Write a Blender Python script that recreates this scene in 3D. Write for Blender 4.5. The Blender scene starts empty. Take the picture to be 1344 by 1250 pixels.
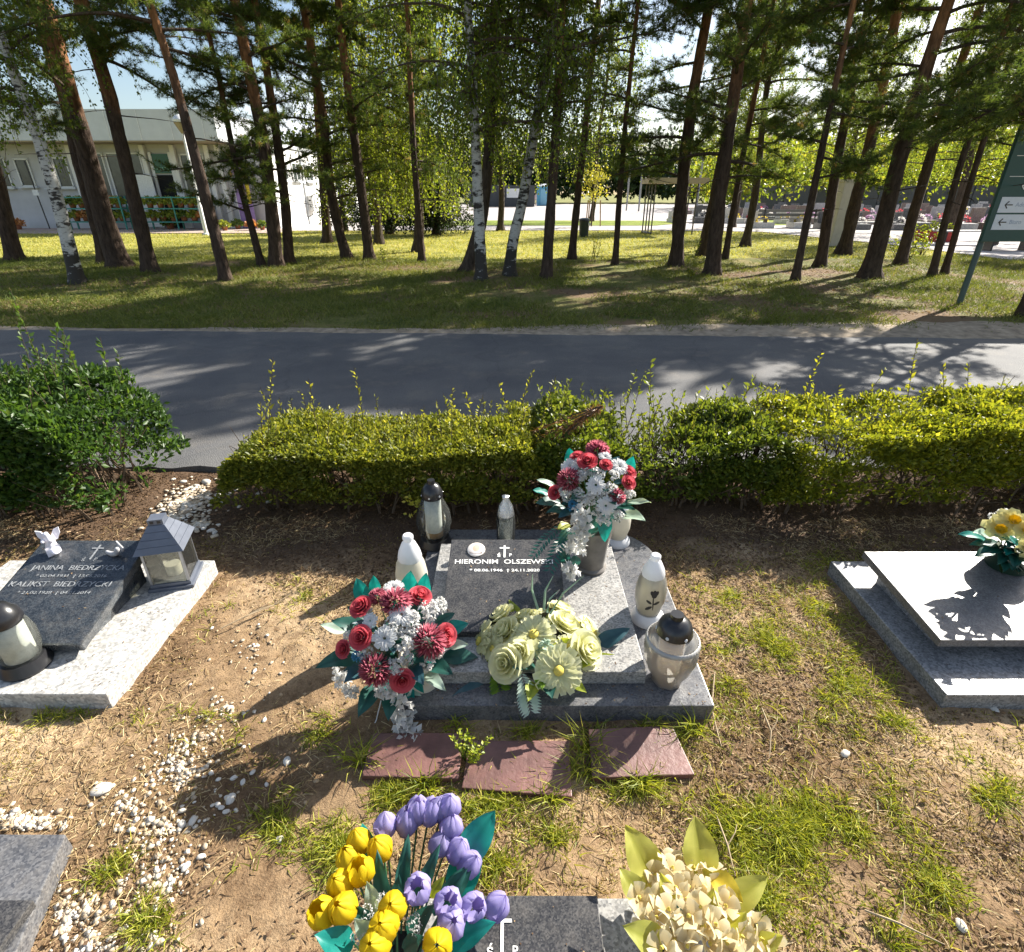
import bpy, bmesh, math, random
import numpy as np
from mathutils import Vector, Matrix, noise as mnoise

# ------------------------------------------------------------------ camera, sky, sun, exposure
scene = bpy.context.scene
R = math.radians
CAM_H, PITCH, FPX = 1.65, R(27.1), 724.0
cam_d = bpy.data.cameras.new('camera')
cam = bpy.data.objects.new('camera', cam_d)
scene.collection.objects.link(cam)
cam.location = (0, 0, CAM_H)
cam.rotation_euler = (math.pi / 2 - PITCH, 0, 0)
cam_d.sensor_fit = 'HORIZONTAL'; cam_d.sensor_width = 36.0
cam_d.lens = FPX / 1344 * 36.0
cam_d.clip_start = 0.05; cam_d.clip_end = 2000
scene.camera = cam

SUN_AZ, SUN_EL = R(49), R(32)          # azimuth measured from +Y (straight ahead) towards +X
world = bpy.data.worlds.new('World'); scene.world = world; world.use_nodes = True
wn, wl = world.node_tree.nodes, world.node_tree.links
wn.clear()
w_out = wn.new('ShaderNodeOutputWorld'); w_bg = wn.new('ShaderNodeBackground')
w_sky = wn.new('ShaderNodeTexSky'); w_sky.sky_type = 'NISHITA'; w_sky.sun_disc = False
w_sky.sun_elevation = SUN_EL; w_sky.sun_rotation = SUN_AZ
w_sky.air_density = 1.0; w_sky.dust_density = 1.2; w_sky.ozone_density = 1.0
w_tc = wn.new('ShaderNodeTexCoord'); w_map = wn.new('ShaderNodeMapping'); w_map.inputs['Scale'].default_value = (1.0, 1.0, 2.6)
w_no = wn.new('ShaderNodeTexNoise'); w_no.inputs['Scale'].default_value = 2.6; w_no.inputs['Detail'].default_value = 7; w_no.inputs['Roughness'].default_value = 0.58
w_rp = wn.new('ShaderNodeValToRGB'); w_rp.color_ramp.elements[0].position = 0.53; w_rp.color_ramp.elements[1].position = 0.68
w_mx = wn.new('ShaderNodeMixRGB'); w_mx.inputs[2].default_value = (9.5, 9.9, 10.5, 1)
wl.new(w_tc.outputs['Generated'], w_map.inputs[0]); wl.new(w_map.outputs[0], w_no.inputs['Vector'])
wl.new(w_no.outputs['Fac'], w_rp.inputs[0]); wl.new(w_rp.outputs[0], w_mx.inputs[0])
wl.new(w_sky.outputs[0], w_mx.inputs[1]); wl.new(w_mx.outputs[0], w_bg.inputs['Color'])
w_bg.inputs['Strength'].default_value = 0.064
wl.new(w_bg.outputs[0], w_out.inputs[0])

sun_d = bpy.data.lights.new('sun', 'SUN'); sun = bpy.data.objects.new('sun', sun_d)
scene.collection.objects.link(sun)
sun_d.energy = 5.0; sun_d.angle = R(0.53); sun_d.color = (1.0, 0.945, 0.85)
SUN_DIR = Vector((math.sin(SUN_AZ) * math.cos(SUN_EL), math.cos(SUN_AZ) * math.cos(SUN_EL), math.sin(SUN_EL)))
sun.rotation_euler = SUN_DIR.to_track_quat('Z', 'Y').to_euler()
sun.location = (20, 20, 30)

scene.view_settings.view_transform = 'Standard'; scene.view_settings.look = 'None'
scene.view_settings.exposure = 1.48; scene.view_settings.gamma = 1.0
scene.view_settings.use_curve_mapping = False
scene.render.engine = 'CYCLES'
scene.cycles.use_denoising = True
scene.cycles.max_bounces = 6; scene.cycles.transparent_max_bounces = 12
scene.cycles.diffuse_bounces = 2; scene.cycles.glossy_bounces = 2; scene.cycles.transmission_bounces = 6
scene.cycles.caustics_reflective = False; scene.cycles.caustics_refractive = False
scene.cycles.sample_clamp_indirect = 6.0

COL = scene.collection
ORD = ['first', 'second', 'third', 'fourth', 'fifth', 'sixth', 'seventh', 'eighth', 'ninth', 'tenth', 'eleventh', 'twelfth', 'thirteenth', 'fourteenth', 'fifteenth', 'sixteenth', 'seventeenth', 'eighteenth']
rng = np.random.default_rng(7)
rnd = random.Random(11)
CP, SP = math.cos(PITCH), math.sin(PITCH)

# where a direction seen in the photograph meets a level plane / an upright plane of the place
def ray(px, py):
    u, v = px - 672.0, 625.0 - py
    return Vector((u, FPX * CP + v * SP, -FPX * SP + v * CP))
def G(px, py, z=0.0):
    d = ray(px, py); t = (z - CAM_H) / d.z
    return Vector((d.x * t, d.y * t, z))
def P(px, py, Y):
    d = ray(px, py); t = Y / d.y
    return Vector((d.x * t, Y, CAM_H + d.z * t))

# ------------------------------------------------------------------ materials
MATS = {}
def nodes_of(name):
    m = bpy.data.materials.new(name); m.use_nodes = True
    n, l = m.node_tree.nodes, m.node_tree.links
    n.clear()
    out = n.new('ShaderNodeOutputMaterial')
    return m, n, l, out
def c4(c): return (c[0], c[1], c[2], 1.0)
def ramp(n, stops):
    r = n.new('ShaderNodeValToRGB'); e = r.color_ramp.elements
    while len(e) < len(stops): e.new(0.5)
    for k, (p, c) in enumerate(stops):
        e[k].position = p; e[k].color = c4(c)
    return r
def noise_tex(n, l, scale, detail=5, rough=0.6, vec=None, stretch=None):
    t = n.new('ShaderNodeTexNoise'); t.inputs['Scale'].default_value = scale
    t.inputs['Detail'].default_value = detail; t.inputs['Roughness'].default_value = rough
    if vec is None:
        vec = n.new('ShaderNodeTexCoord').outputs['Object']
    if stretch:
        mp = n.new('ShaderNodeMapping'); mp.inputs['Scale'].default_value = stretch
        l.new(vec, mp.inputs[0]); vec = mp.outputs[0]
    l.new(vec, t.inputs['Vector'])
    return t
def plain(name, c, rough=0.5, spec=0.5, metal=0.0, var=0.12, scale=18.0, bump=0.0, bscale=60.0, coat=0.0, trans=0.0):
    """solid colour with a little procedural mottling and relief"""
    if name in MATS: return MATS[name]
    m, n, l, out = nodes_of(name)
    b = n.new('ShaderNodeBsdfPrincipled')
    t = noise_tex(n, l, scale)
    r = ramp(n, [(0.3, [x * (1 - var) for x in c]), (0.7, [min(1, x * (1 + var)) for x in c])])
    l.new(t.outputs['Fac'], r.inputs[0]); l.new(r.outputs[0], b.inputs['Base Color'])
    b.inputs['Roughness'].default_value = rough; b.inputs['Specular IOR Level'].default_value = spec
    b.inputs['Metallic'].default_value = metal; b.inputs['Coat Weight'].default_value = coat
    if bump > 0:
        t2 = noise_tex(n, l, bscale, 4); bp = n.new('ShaderNodeBump'); bp.inputs['Strength'].default_value = bump
        bp.inputs['Distance'].default_value = 0.01
        l.new(t2.outputs['Fac'], bp.inputs['Height']); l.new(bp.outputs[0], b.inputs['Normal'])
    if trans > 0:
        tr = n.new('ShaderNodeBsdfTranslucent'); l.new(r.outputs[0], tr.inputs[0])
        mx = n.new('ShaderNodeMixShader'); mx.inputs[0].default_value = trans
        l.new(b.outputs[0], mx.inputs[1]); l.new(tr.outputs[0], mx.inputs[2]); l.new(mx.outputs[0], out.inputs[0])
    else:
        l.new(b.outputs[0], out.inputs[0])
    MATS[name] = m
    return m
def leafy(name, stops, trans=0.35, rough=0.45, spec=0.4, tint=(1.15, 1.1, 0.55)):
    """leaf material: each leaf takes its own tone from the 'tone' attribute; light passes through"""
    if name in MATS: return MATS[name]
    m, n, l, out = nodes_of(name)
    a = n.new('ShaderNodeAttribute'); a.attribute_name = 'tone'
    r = ramp(n, stops); l.new(a.outputs['Fac'], r.inputs[0])
    b = n.new('ShaderNodeBsdfPrincipled'); l.new(r.outputs[0], b.inputs['Base Color'])
    b.inputs['Roughness'].default_value = rough; b.inputs['Specular IOR Level'].default_value = spec
    tr = n.new('ShaderNodeBsdfTranslucent')
    mul = n.new('ShaderNodeMixRGB'); mul.blend_type = 'MULTIPLY'; mul.inputs[0].default_value = 1.0
    mul.inputs[2].default_value = (tint[0] * 1.5, tint[1] * 1.5, tint[2] * 1.5, 1)
    l.new(r.outputs[0], mul.inputs[1]); l.new(mul.outputs[0], tr.inputs[0])
    mx = n.new('ShaderNodeMixShader'); mx.inputs[0].default_value = trans
    l.new(b.outputs[0], mx.inputs[1]); l.new(tr.outputs[0], mx.inputs[2]); l.new(mx.outputs[0], out.inputs[0])
    MATS[name] = m
    return m
def granite(name, base, speck, rough=0.22, scale=160.0, amount=0.5, cloud=0.25, dust=0.0, spec=0.5):
    m, n, l, out = nodes_of(name)
    b = n.new('ShaderNodeBsdfPrincipled')
    t = n.new('ShaderNodeTexVoronoi'); t.inputs['Scale'].default_value = scale
    tc = n.new('ShaderNodeTexCoord'); l.new(tc.outputs['Object'], t.inputs['Vector'])
    r = ramp(n, [(0.0, base), (0.45, [a * (1 - amount) + s * amount for a, s in zip(base, speck)]), (0.9, speck)])
    sep = n.new('ShaderNodeSeparateColor'); l.new(t.outputs['Color'], sep.inputs[0])
    l.new(sep.outputs[0], r.inputs[0])
    t2 = noise_tex(n, l, 7.0, 6, 0.65)
    r2 = ramp(n, [(0.32, (1 - cloud,) * 3), (0.7, (1 + cloud * 0.3,) * 3)]); l.new(t2.outputs['Fac'], r2.inputs[0])
    mul = n.new('ShaderNodeMixRGB'); mul.blend_type = 'MULTIPLY'; mul.inputs[0].default_value = 1.0
    l.new(r.outputs[0], mul.inputs[1]); l.new(r2.outputs[0], mul.inputs[2])
    col = mul.outputs[0]
    t3 = noise_tex(n, l, 23.0, 8, 0.75)
    rr = ramp(n, [(0.35, (rough * 0.75,) * 3), (0.72, (min(1, rough * 1.7 + 0.04),) * 3)])
    l.new(t3.outputs['Fac'], rr.inputs[0])
    if dust > 0:
        t4 = noise_tex(n, l, 15.0, 8, 0.75)
        r4 = ramp(n, [(0.46, (0, 0, 0)), (0.74, (dust,) * 3)]); l.new(t4.outputs['Fac'], r4.inputs[0])
        mx = n.new('ShaderNodeMixRGB'); mx.inputs[2].default_value = (0.30, 0.27, 0.23, 1)
        l.new(r4.outputs[0], mx.inputs[0]); l.new(col, mx.inputs[1]); col = mx.outputs[0]
    l.new(col, b.inputs['Base Color']); l.new(rr.outputs[0], b.inputs['Roughness'])
    b.inputs['Specular IOR Level'].default_value = spec
    l.new(b.outputs[0], out.inputs[0])
    MATS[name] = m
    return m
def thin_glass(name, tint=(0.9, 0.93, 0.9), alpha=0.25, rough=0.08):
    """thin blown glass: clear, tinted, with Fresnel shine"""
    m, n, l, out = nodes_of(name)
    tr = n.new('ShaderNodeBsdfTransparent'); tr.inputs[0].default_value = c4(tint)
    gl = n.new('ShaderNodeBsdfGlossy'); gl.inputs['Roughness'].default_value = rough
    df = n.new('ShaderNodeBsdfDiffuse'); df.inputs[0].default_value = c4([0.9 * x for x in tint])
    tl = n.new('ShaderNodeBsdfTranslucent'); tl.inputs[0].default_value = c4([0.92 * x for x in tint])
    ad = n.new('ShaderNodeMixShader'); ad.inputs[0].default_value = 0.65
    l.new(df.outputs[0], ad.inputs[1]); l.new(tl.outputs[0], ad.inputs[2])
    fr = n.new('ShaderNodeFresnel'); fr.inputs[0].default_value = 1.5
    m1 = n.new('ShaderNodeMixShader'); m1.inputs[0].default_value = alpha
    l.new(tr.outputs[0], m1.inputs[1]); l.new(ad.outputs[0], m1.inputs[2])
    m2 = n.new('ShaderNodeMixShader'); l.new(fr.outputs[0], m2.inputs[0])
    l.new(m1.outputs[0], m2.inputs[1]); l.new(gl.outputs[0], m2.inputs[2])
    l.new(m2.outputs[0], out.inputs[0])
    MATS[name] = m
    return m

# ------------------------------------------------------------------ object helpers
def tag(o, label=None, cat=None, group=None, kind=None):
    if label: o['label'] = label
    if cat: o['category'] = cat
    if group: o['group'] = group
    if kind: o['kind'] = kind
    return o
def thing(name, label, cat, loc=(0, 0, 0), rz=0.0, group=None):
    o = bpy.data.objects.new(name, None); COL.objects.link(o)
    o.empty_display_size = 0.05
    o.location = loc; o.rotation_euler = (0, 0, rz)
    return tag(o, label, cat, group)
def link_mesh(name, me, mats, parent=None, loc=None, smooth=False):
    if not isinstance(mats, (list, tuple)): mats = [mats]
    if not me.materials:
        for m in mats: me.materials.append(m)
    if smooth and len(me.polygons):
        me.polygons.foreach_set('use_smooth', np.ones(len(me.polygons), dtype=bool))
    o = bpy.data.objects.new(name, me); COL.objects.link(o)
    if parent is not None: o.parent = parent
    if loc is not None: o.location = loc
    return o
def copy_tree(o, parent=None):
    c = o.copy(); COL.objects.link(c); c.parent = parent
    for ch in list(o.children): copy_tree(ch, c)
    return c
def orient(o, loc, normal, twist=0.0, scale=1.0):
    q = Vector(normal).normalized().to_track_quat('Z', 'Y')
    o.rotation_mode = 'QUATERNION'
    o.rotation_quaternion = q @ Matrix.Rotation(twist, 4, 'Z').to_quaternion()
    o.location = loc
    o.scale = (scale,) * 3 if not isinstance(scale, (tuple, list)) else scale

class MB:
    """collects shapes of one piece"""
    def __init__(s): s.v = []; s.f = []; s.m = []
    def add(s, vs, fs, mi=0, M=None):
        b = len(s.v)
        for p in vs:
            p = Vector(p); s.v.append(tuple(M @ p) if M is not None else tuple(p))
        for f in fs: s.f.append(tuple(i + b for i in f)); s.m.append(mi)
        return s
    def box(s, c, d, mi=0, M=None):
        x, y, z = d[0] / 2, d[1] / 2, d[2] / 2
        vs = [(c[0] + i * x, c[1] + j * y, c[2] + k * z) for i in (-1, 1) for j in (-1, 1) for k in (-1, 1)]
        return s.add(vs, [(0, 1, 3, 2), (4, 6, 7, 5), (0, 4, 5, 1), (2, 3, 7, 6), (0, 2, 6, 4), (1, 5, 7, 3)], mi, M)
    def lathe(s, prof, seg=20, mi=0, M=None, flute=0.0, nf=12, cap=True):
        vs, fs = [], []
        for r, z in prof:
            for k in range(seg):
                a = 2 * math.pi * k / seg
                rr = r * (1 + flute * math.cos(nf * a))
                vs.append((rr * math.cos(a), rr * math.sin(a), z))
        for i in range(len(prof) - 1):
            for k in range(seg):
                k2 = (k + 1) % seg
                fs.append((i * seg + k, i * seg + k2, (i + 1) * seg + k2, (i + 1) * seg + k))
        if cap:
            fs.append(tuple(reversed(range(seg)))); fs.append(tuple((len(prof) - 1) * seg + k for k in range(seg)))
        return s.add(vs, fs, mi, M)
    def tube(s, pts, rad, seg=6, mi=0, M=None, jit=0.0, cap=True):
        pts = [Vector(p) for p in pts]
        if not isinstance(rad, (list, tuple)): rad = [rad] * len(pts)
        vs, fs = [], []
        up = Vector((0.13, 0.21, 1)).normalized()
        for i, p in enumerate(pts):
            t = (pts[min(i + 1, len(pts) - 1)] - pts[max(i - 1, 0)])
            t = t.normalized() if t.length > 1e-9 else Vector((0, 0, 1))
            a = t.cross(Vector((1, 0, 0)) if abs(t.z) > 0.8 else up).normalized(); b = t.cross(a).normalized()
            for k in range(seg):
                th = 2 * math.pi * k / seg
                r = rad[i] * (1 + (rnd.uniform(-jit, jit) if jit else 0))
                vs.append(p + a * (r * math.cos(th)) + b * (r * math.sin(th)))
        for i in range(len(pts) - 1):
            for k in range(seg):
                k2 = (k + 1) % seg
                fs.append((i * seg + k, i * seg + k2, (i + 1) * seg + k2, (i + 1) * seg + k))
        if cap:
            fs.append(tuple(reversed(range(seg)))); fs.append(tuple((len(pts) - 1) * seg + k for k in range(seg)))
        return s.add(vs, fs, mi, M)
    def prism(s, poly, z0, z1, mi=0, M=None):
        n = len(poly)
        vs = [(x, y, z0) for x, y in poly] + [(x, y, z1) for x, y in poly]
        fs = [tuple(reversed(range(n))), tuple(range(n, 2 * n))] + [(k, (k + 1) % n, n + (k + 1) % n, n + k) for k in range(n)]
        return s.add(vs, fs, mi, M)
    def mesh(s, name):
        me = bpy.data.meshes.new(name); me.from_pydata(s.v, [], s.f)
        me.polygons.foreach_set('material_index', np.array(s.m, dtype=np.int32))
        bm = bmesh.new(); bm.from_mesh(me); bmesh.ops.recalc_face_normals(bm, faces=bm.faces); bm.to_mesh(me); bm.free()
        me.update()
        return me
    def build(s, name, mats, parent=None, loc=None, smooth=False, bevel=0.0, bseg=2):
        me = s.mesh(name)
        if bevel > 0:
            bm = bmesh.new(); bm.from_mesh(me)
            eds = [e for e in bm.edges if len(e.link_faces) == 2 and e.calc_face_angle(0) > 0.6]
            bmesh.ops.bevel(bm, geom=eds, offset=bevel, segments=bseg, affect='EDGES', profile=0.6)
            bm.to_mesh(me); bm.free()
        return link_mesh(name, me, mats, parent, loc, smooth)
def smooth_by_angle(o, ang=0.7):
    me = o.data
    me.polygons.foreach_set('use_smooth', np.ones(len(me.polygons), dtype=bool))
    bm = bmesh.new(); bm.from_mesh(me)
    for e in bm.edges:
        if len(e.link_faces) == 2 and e.calc_face_angle(0) > ang: e.smooth = False
    bm.to_mesh(me); bm.free()
    return o

def raw_mesh(name, V, F, tone=None):
    """V (N,3), F (M,k) numpy arrays -> mesh"""
    me = bpy.data.meshes.new(name)
    k = F.shape[1]
    me.vertices.add(len(V)); me.vertices.foreach_set('co', np.ascontiguousarray(V, dtype=np.float32).ravel())
    me.loops.add(F.size); me.loops.foreach_set('vertex_index', np.ascontiguousarray(F, dtype=np.int32).ravel())
    me.polygons.add(len(F)); me.polygons.foreach_set('loop_start', np.arange(0, F.size, k, dtype=np.int32))
    me.update(calc_edges=True)
    if tone is not None:
        at = me.attributes.new('tone', 'FLOAT', 'POINT'); at.data.foreach_set('value', np.ascontiguousarray(tone, dtype=np.float32))
    return me
def unit(a): return a / np.maximum(np.linalg.norm(a, axis=1, keepdims=True), 1e-9)
def leaves_mesh(name, pos, axis, L, W, fold=0.25, tone=None, side=None):
    """one folded lens-shaped leaf for each position"""
    n = len(pos); axis = unit(axis)
    if side is None: side = rng.normal(size=(n, 3))
    side = unit(np.cross(axis, side)); nor = np.cross(axis, side)
    L = np.broadcast_to(L, (n,))[:, None]; W = np.broadcast_to(W, (n,))[:, None]
    mid = pos + axis * L * 0.45
    V = np.stack([pos, mid + side * W * 0.5 + nor * W * fold, pos + axis * L, mid - side * W * 0.5 + nor * W * fold], 1).reshape(-1, 3)
    i = np.arange(n)[:, None] * 4
    F = np.concatenate([i + np.array([[0, 1, 2]]), i + np.array([[0, 2, 3]])], 1).reshape(-1, 3)
    if tone is None: tone = rng.random(n)
    return raw_mesh(name, V, F, np.repeat(tone, 4))
def blades_mesh(name, pos, dirn, L, W, bend=0.4, tone=None):
    """grass blades / needles: a tapering strip bent once"""
    n = len(pos); dirn = unit(dirn)
    side = unit(np.cross(dirn, rng.normal(size=(n, 3))))
    L = np.broadcast_to(L, (n,))[:, None]; W = np.broadcast_to(W, (n,))[:, None]
    mid = pos + dirn * L * 0.55
    lat = dirn.copy(); lat[:, 2] = 0; lat = unit(lat + rng.normal(size=(n, 3)) * 0.05 * np.array([1, 1, 0]))
    tip = pos + dirn * L + lat * L * bend * 0.5 - np.array([0, 0, 1]) * L * bend * 0.25
    V = np.stack([pos - side * W * 0.5, pos + side * W * 0.5, mid + side * W * 0.4, mid - side * W * 0.4, tip], 1).reshape(-1, 3)
    i = np.arange(n)[:, None] * 5
    F = np.concatenate([i + np.array([[0, 1, 2]]), i + np.array([[0, 2, 3]]), i + np.array([[3, 2, 4]])], 1).reshape(-1, 3)
    if tone is None: tone = rng.random(n)
    return raw_mesh(name, V, F, np.repeat(tone, 5))
def needles_mesh(name, pos, dirn, L, W, tone):
    n = len(pos); dirn = unit(dirn); side = unit(np.cross(dirn, rng.normal(size=(n, 3))))
    L = np.broadcast_to(L, (n,))[:, None]; W = np.broadcast_to(W, (n,))[:, None]
    V = np.stack([pos - side * W * 0.5, pos + side * W * 0.5, pos + dirn * L], 1).reshape(-1, 3)
    F = np.arange(3 * n).reshape(-1, 3)
    return raw_mesh(name, V, F, np.repeat(tone, 3))

def fbm(x, y, s=1.0, o=4, seed=0):
    """cheap value noise on arrays"""
    t = np.zeros_like(x, dtype=float); amp = 0.5; f = s
    for k in range(o):
        xi = x * f + 17.3 * k + seed * 3.1; yi = y * f + 9.7 * k + seed * 7.7
        x0 = np.floor(xi); y0 = np.floor(yi); fx = xi - x0; fy = yi - y0
        fx = fx * fx * (3 - 2 * fx); fy = fy * fy * (3 - 2 * fy)
        def h(a, b):
            v = np.sin(a * 127.1 + b * 311.7 + seed) * 43758.5453
            return v - np.floor(v)
        t += amp * ((h(x0, y0) * (1 - fx) + h(x0 + 1, y0) * fx) * (1 - fy) + (h(x0, y0 + 1) * (1 - fx) + h(x0 + 1, y0 + 1) * fx) * fy)
        amp *= 0.5; f *= 2.0
    return t
def in_poly(x, y, poly):
    ins = np.zeros(x.shape, bool); n = len(poly)
    for i in range(n):
        x1, y1 = poly[i]; x2, y2 = poly[(i + 1) % n]
        c = ((y1 > y) != (y2 > y)) & (x < (x2 - x1) * (y - y1) / ((y2 - y1) if y2 != y1 else 1e-9) + x1)
        ins ^= c
    return ins

# ================================================================== THE SETTING
def soil_h(x, y):
    x = np.asarray(x, float); y = np.asarray(y, float)
    h = 0.045 * (fbm(x, y, 1.7, 3, 1) - 0.45) + 0.020 * (fbm(x, y, 9.0, 3, 2) - 0.45) + 0.012 * (fbm(x, y, 34.0, 2, 3) - 0.4)
    return h
def soil_material():
    m, n, l, out = nodes_of('sandy soil')
    b = n.new('ShaderNodeBsdfPrincipled'); b.inputs['Roughness'].default_value = 0.95; b.inputs['Specular IOR Level'].default_value = 0.12
    t1 = noise_tex(n, l, 1.3, 6, 0.62); t2 = noise_tex(n, l, 26.0, 8, 0.7); t3 = noise_tex(n, l, 150.0, 4, 0.7)
    r1 = ramp(n, [(0.38, (0.17, 0.108, 0.060)), (0.52, (0.30, 0.205, 0.118)), (0.66, (0.52, 0.385, 0.235))])
    l.new(t1.outputs['Fac'], r1.inputs[0])
    r2 = ramp(n, [(0.3, (0.50, 0.44, 0.40)), (0.5, (1, 1, 1)), (0.75, (1.2, 1.17, 1.1))]); l.new(t2.outputs['Fac'], r2.inputs[0])
    r3 = ramp(n, [(0.3, (0.62, 0.58, 0.55)), (0.55, (1.05, 1.05, 1.05))]); l.new(t3.outputs['Fac'], r3.inputs[0])
    m1 = n.new('ShaderNodeMixRGB'); m1.blend_type = 'MULTIPLY'; m1.inputs[0].default_value = 1
    m2 = n.new('ShaderNodeMixRGB'); m2.blend_type = 'MULTIPLY'; m2.inputs[0].default_value = 1
    l.new(r1.outputs[0], m1.inputs[1]); l.new(r2.outputs[0], m1.inputs[2])
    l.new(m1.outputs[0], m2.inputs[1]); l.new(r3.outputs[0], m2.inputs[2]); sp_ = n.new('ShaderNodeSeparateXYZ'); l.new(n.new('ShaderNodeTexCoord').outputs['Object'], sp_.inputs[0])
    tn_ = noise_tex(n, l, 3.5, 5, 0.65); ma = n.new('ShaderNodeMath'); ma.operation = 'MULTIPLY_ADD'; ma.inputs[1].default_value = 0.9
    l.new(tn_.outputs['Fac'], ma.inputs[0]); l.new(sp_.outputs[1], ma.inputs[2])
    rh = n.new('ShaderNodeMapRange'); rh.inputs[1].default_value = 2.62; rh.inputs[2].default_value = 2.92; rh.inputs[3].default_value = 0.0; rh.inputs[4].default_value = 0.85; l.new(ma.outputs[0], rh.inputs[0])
    mh = n.new('ShaderNodeMixRGB'); mh.inputs[2].default_value = (0.095, 0.062, 0.042, 1)      # leaf mould along the hedge, with the hedge's shade mixed into its brown
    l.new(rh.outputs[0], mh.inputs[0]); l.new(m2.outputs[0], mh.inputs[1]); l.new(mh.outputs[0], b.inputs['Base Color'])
    ad = n.new('ShaderNodeMath'); ad.operation = 'ADD'; l.new(t2.outputs['Fac'], ad.inputs[0]); l.new(t3.outputs['Fac'], ad.inputs[1])
    bp = n.new('ShaderNodeBump'); bp.inputs['Strength'].default_value = 0.55; bp.inputs['Distance'].default_value = 0.012
    l.new(ad.outputs[0], bp.inputs['Height']); l.new(bp.outputs[0], b.inputs['Normal']); l.new(b.outputs[0], out.inputs[0])
    return m
def lawn_material(name, cols, patch=None):
    m, n, l, out = nodes_of(name)
    b = n.new('ShaderNodeBsdfPrincipled'); b.inputs['Roughness'].default_value = 0.95; b.inputs['Specular IOR Level'].default_value = 0.1
    t1 = noise_tex(n, l, 0.9, 7, 0.68); t2 = noise_tex(n, l, 22.0, 6, 0.75)
    r1 = ramp(n, [(0.34, cols[0]), (0.5, cols[1]), (0.64, cols[2])]); l.new(t1.outputs['Fac'], r1.inputs[0])
    r2 = ramp(n, [(0.3, (0.55, 0.55, 0.5)), (0.7, (1.25, 1.25, 1.2))]); l.new(t2.outputs['Fac'], r2.inputs[0])
    m1 = n.new('ShaderNodeMixRGB'); m1.blend_type = 'MULTIPLY'; m1.inputs[0].default_value = 1
    l.new(r1.outputs[0], m1.inputs[1]); l.new(r2.outputs[0], m1.inputs[2]); col = m1.outputs[0]
    if patch:
        t3 = noise_tex(n, l, 0.55, 5, 0.6); r3 = ramp(n, [(0.5, (0, 0, 0)), (0.58, (1, 1, 1))]); l.new(t3.outputs['Fac'], r3.inputs[0])
        m2 = n.new('ShaderNodeMixRGB'); m2.inputs[2].default_value = c4(patch)
        l.new(r3.outputs[0], m2.inputs[0]); l.new(col, m2.inputs[1]); col = m2.outputs[0]
    l.new(col, b.inputs['Base Color'])
    bp = n.new('ShaderNodeBump'); bp.inputs['Strength'].default_value = 0.6; bp.inputs['Distance'].default_value = 0.05
    l.new(t2.outputs['Fac'], bp.inputs['Height']); l.new(bp.outputs[0], b.inputs['Normal']); l.new(b.outputs[0], out.inputs[0])
    return m
def asphalt_material():
    m, n, l, out = nodes_of('worn asphalt')
    b = n.new('ShaderNodeBsdfPrincipled'); b.inputs['Roughness'].default_value = 0.82; b.inputs['Specular IOR Level'].default_value = 0.35
    t1 = noise_tex(n, l, 0.8, 5, 0.6); t2 = noise_tex(n, l, 110.0, 3, 0.8)
    v = n.new('ShaderNodeTexVoronoi'); v.inputs['Scale'].default_value = 130; tc = n.new('ShaderNodeTexCoord'); l.new(tc.outputs['Object'], v.inputs['Vector'])
    r1 = ramp(n, [(0.35, (0.082, 0.084, 0.092)), (0.65, (0.135, 0.133, 0.132))]); l.new(t1.outputs['Fac'], r1.inputs[0])
    r2 = ramp(n, [(0.25, (0.55, 0.55, 0.55)), (0.75, (1.5, 1.48, 1.42))]); l.new(t2.outputs['Fac'], r2.inputs[0])
    m1 = n.new('ShaderNodeMixRGB'); m1.blend_type = 'MULTIPLY'; m1.inputs[0].default_value = 1
    l.new(r1.outputs[0], m1.inputs[1]); l.new(r2.outputs[0], m1.inputs[2])
    # cracks
    mpc = n.new('ShaderNodeMapping'); nz = noise_tex(n, l, 1.5, 3); mv = n.new('ShaderNodeMixRGB'); mv.inputs[0].default_value = 0.35
    l.new(tc.outputs['Object'], mv.inputs[1]); l.new(nz.outputs['Color'], mv.inputs[2])
    vc = n.new('ShaderNodeTexVoronoi'); vc.feature = 'DISTANCE_TO_EDGE'; vc.inputs['Scale'].default_value = 0.55; l.new(mv.outputs[0], vc.inputs['Vector'])
    rc = ramp(n, [(0.0, (0.86, 0.86, 0.86)), (0.008, (1, 1, 1))]); l.new(vc.outputs['Distance'], rc.inputs[0])
    m2 = n.new('ShaderNodeMixRGB'); m2.blend_type = 'MULTIPLY'; m2.inputs[0].default_value = 1
    l.new(m1.outputs[0], m2.inputs[1]); l.new(rc.outputs[0], m2.inputs[2])
    # dust blown over from the verges
    t5 = noise_tex(n, l, 1.7, 8, 0.72); r5 = ramp(n, [(0.52, (0, 0, 0)), (0.8, (0.55, 0.55, 0.55))]); l.new(t5.outputs['Fac'], r5.inputs[0])
    m3 = n.new('ShaderNodeMixRGB'); m3.inputs[2].default_value = (0.26, 0.22, 0.17, 1)
    l.new(r5.outputs[0], m3.inputs[0]); l.new(m2.outputs[0], m3.inputs[1])
    l.new(m3.outputs[0], b.inputs['Base Color'])
    bp = n.new('ShaderNodeBump'); bp.inputs['Strength'].default_value = 0.5; bp.inputs['Distance'].default_value = 0.006
    l.new(v.outputs['Distance'], bp.inputs['Height']); l.new(bp.outputs[0], b.inputs['Normal']); l.new(b.outputs[0], out.inputs[0])
    return m
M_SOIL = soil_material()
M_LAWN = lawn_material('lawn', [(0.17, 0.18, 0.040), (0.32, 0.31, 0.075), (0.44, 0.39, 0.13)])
M_GLADE = lawn_material('shaded grass', [(0.085, 0.105, 0.028), (0.17, 0.17, 0.055), (0.27, 0.22, 0.10)], patch=(0.20, 0.135, 0.08))
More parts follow.
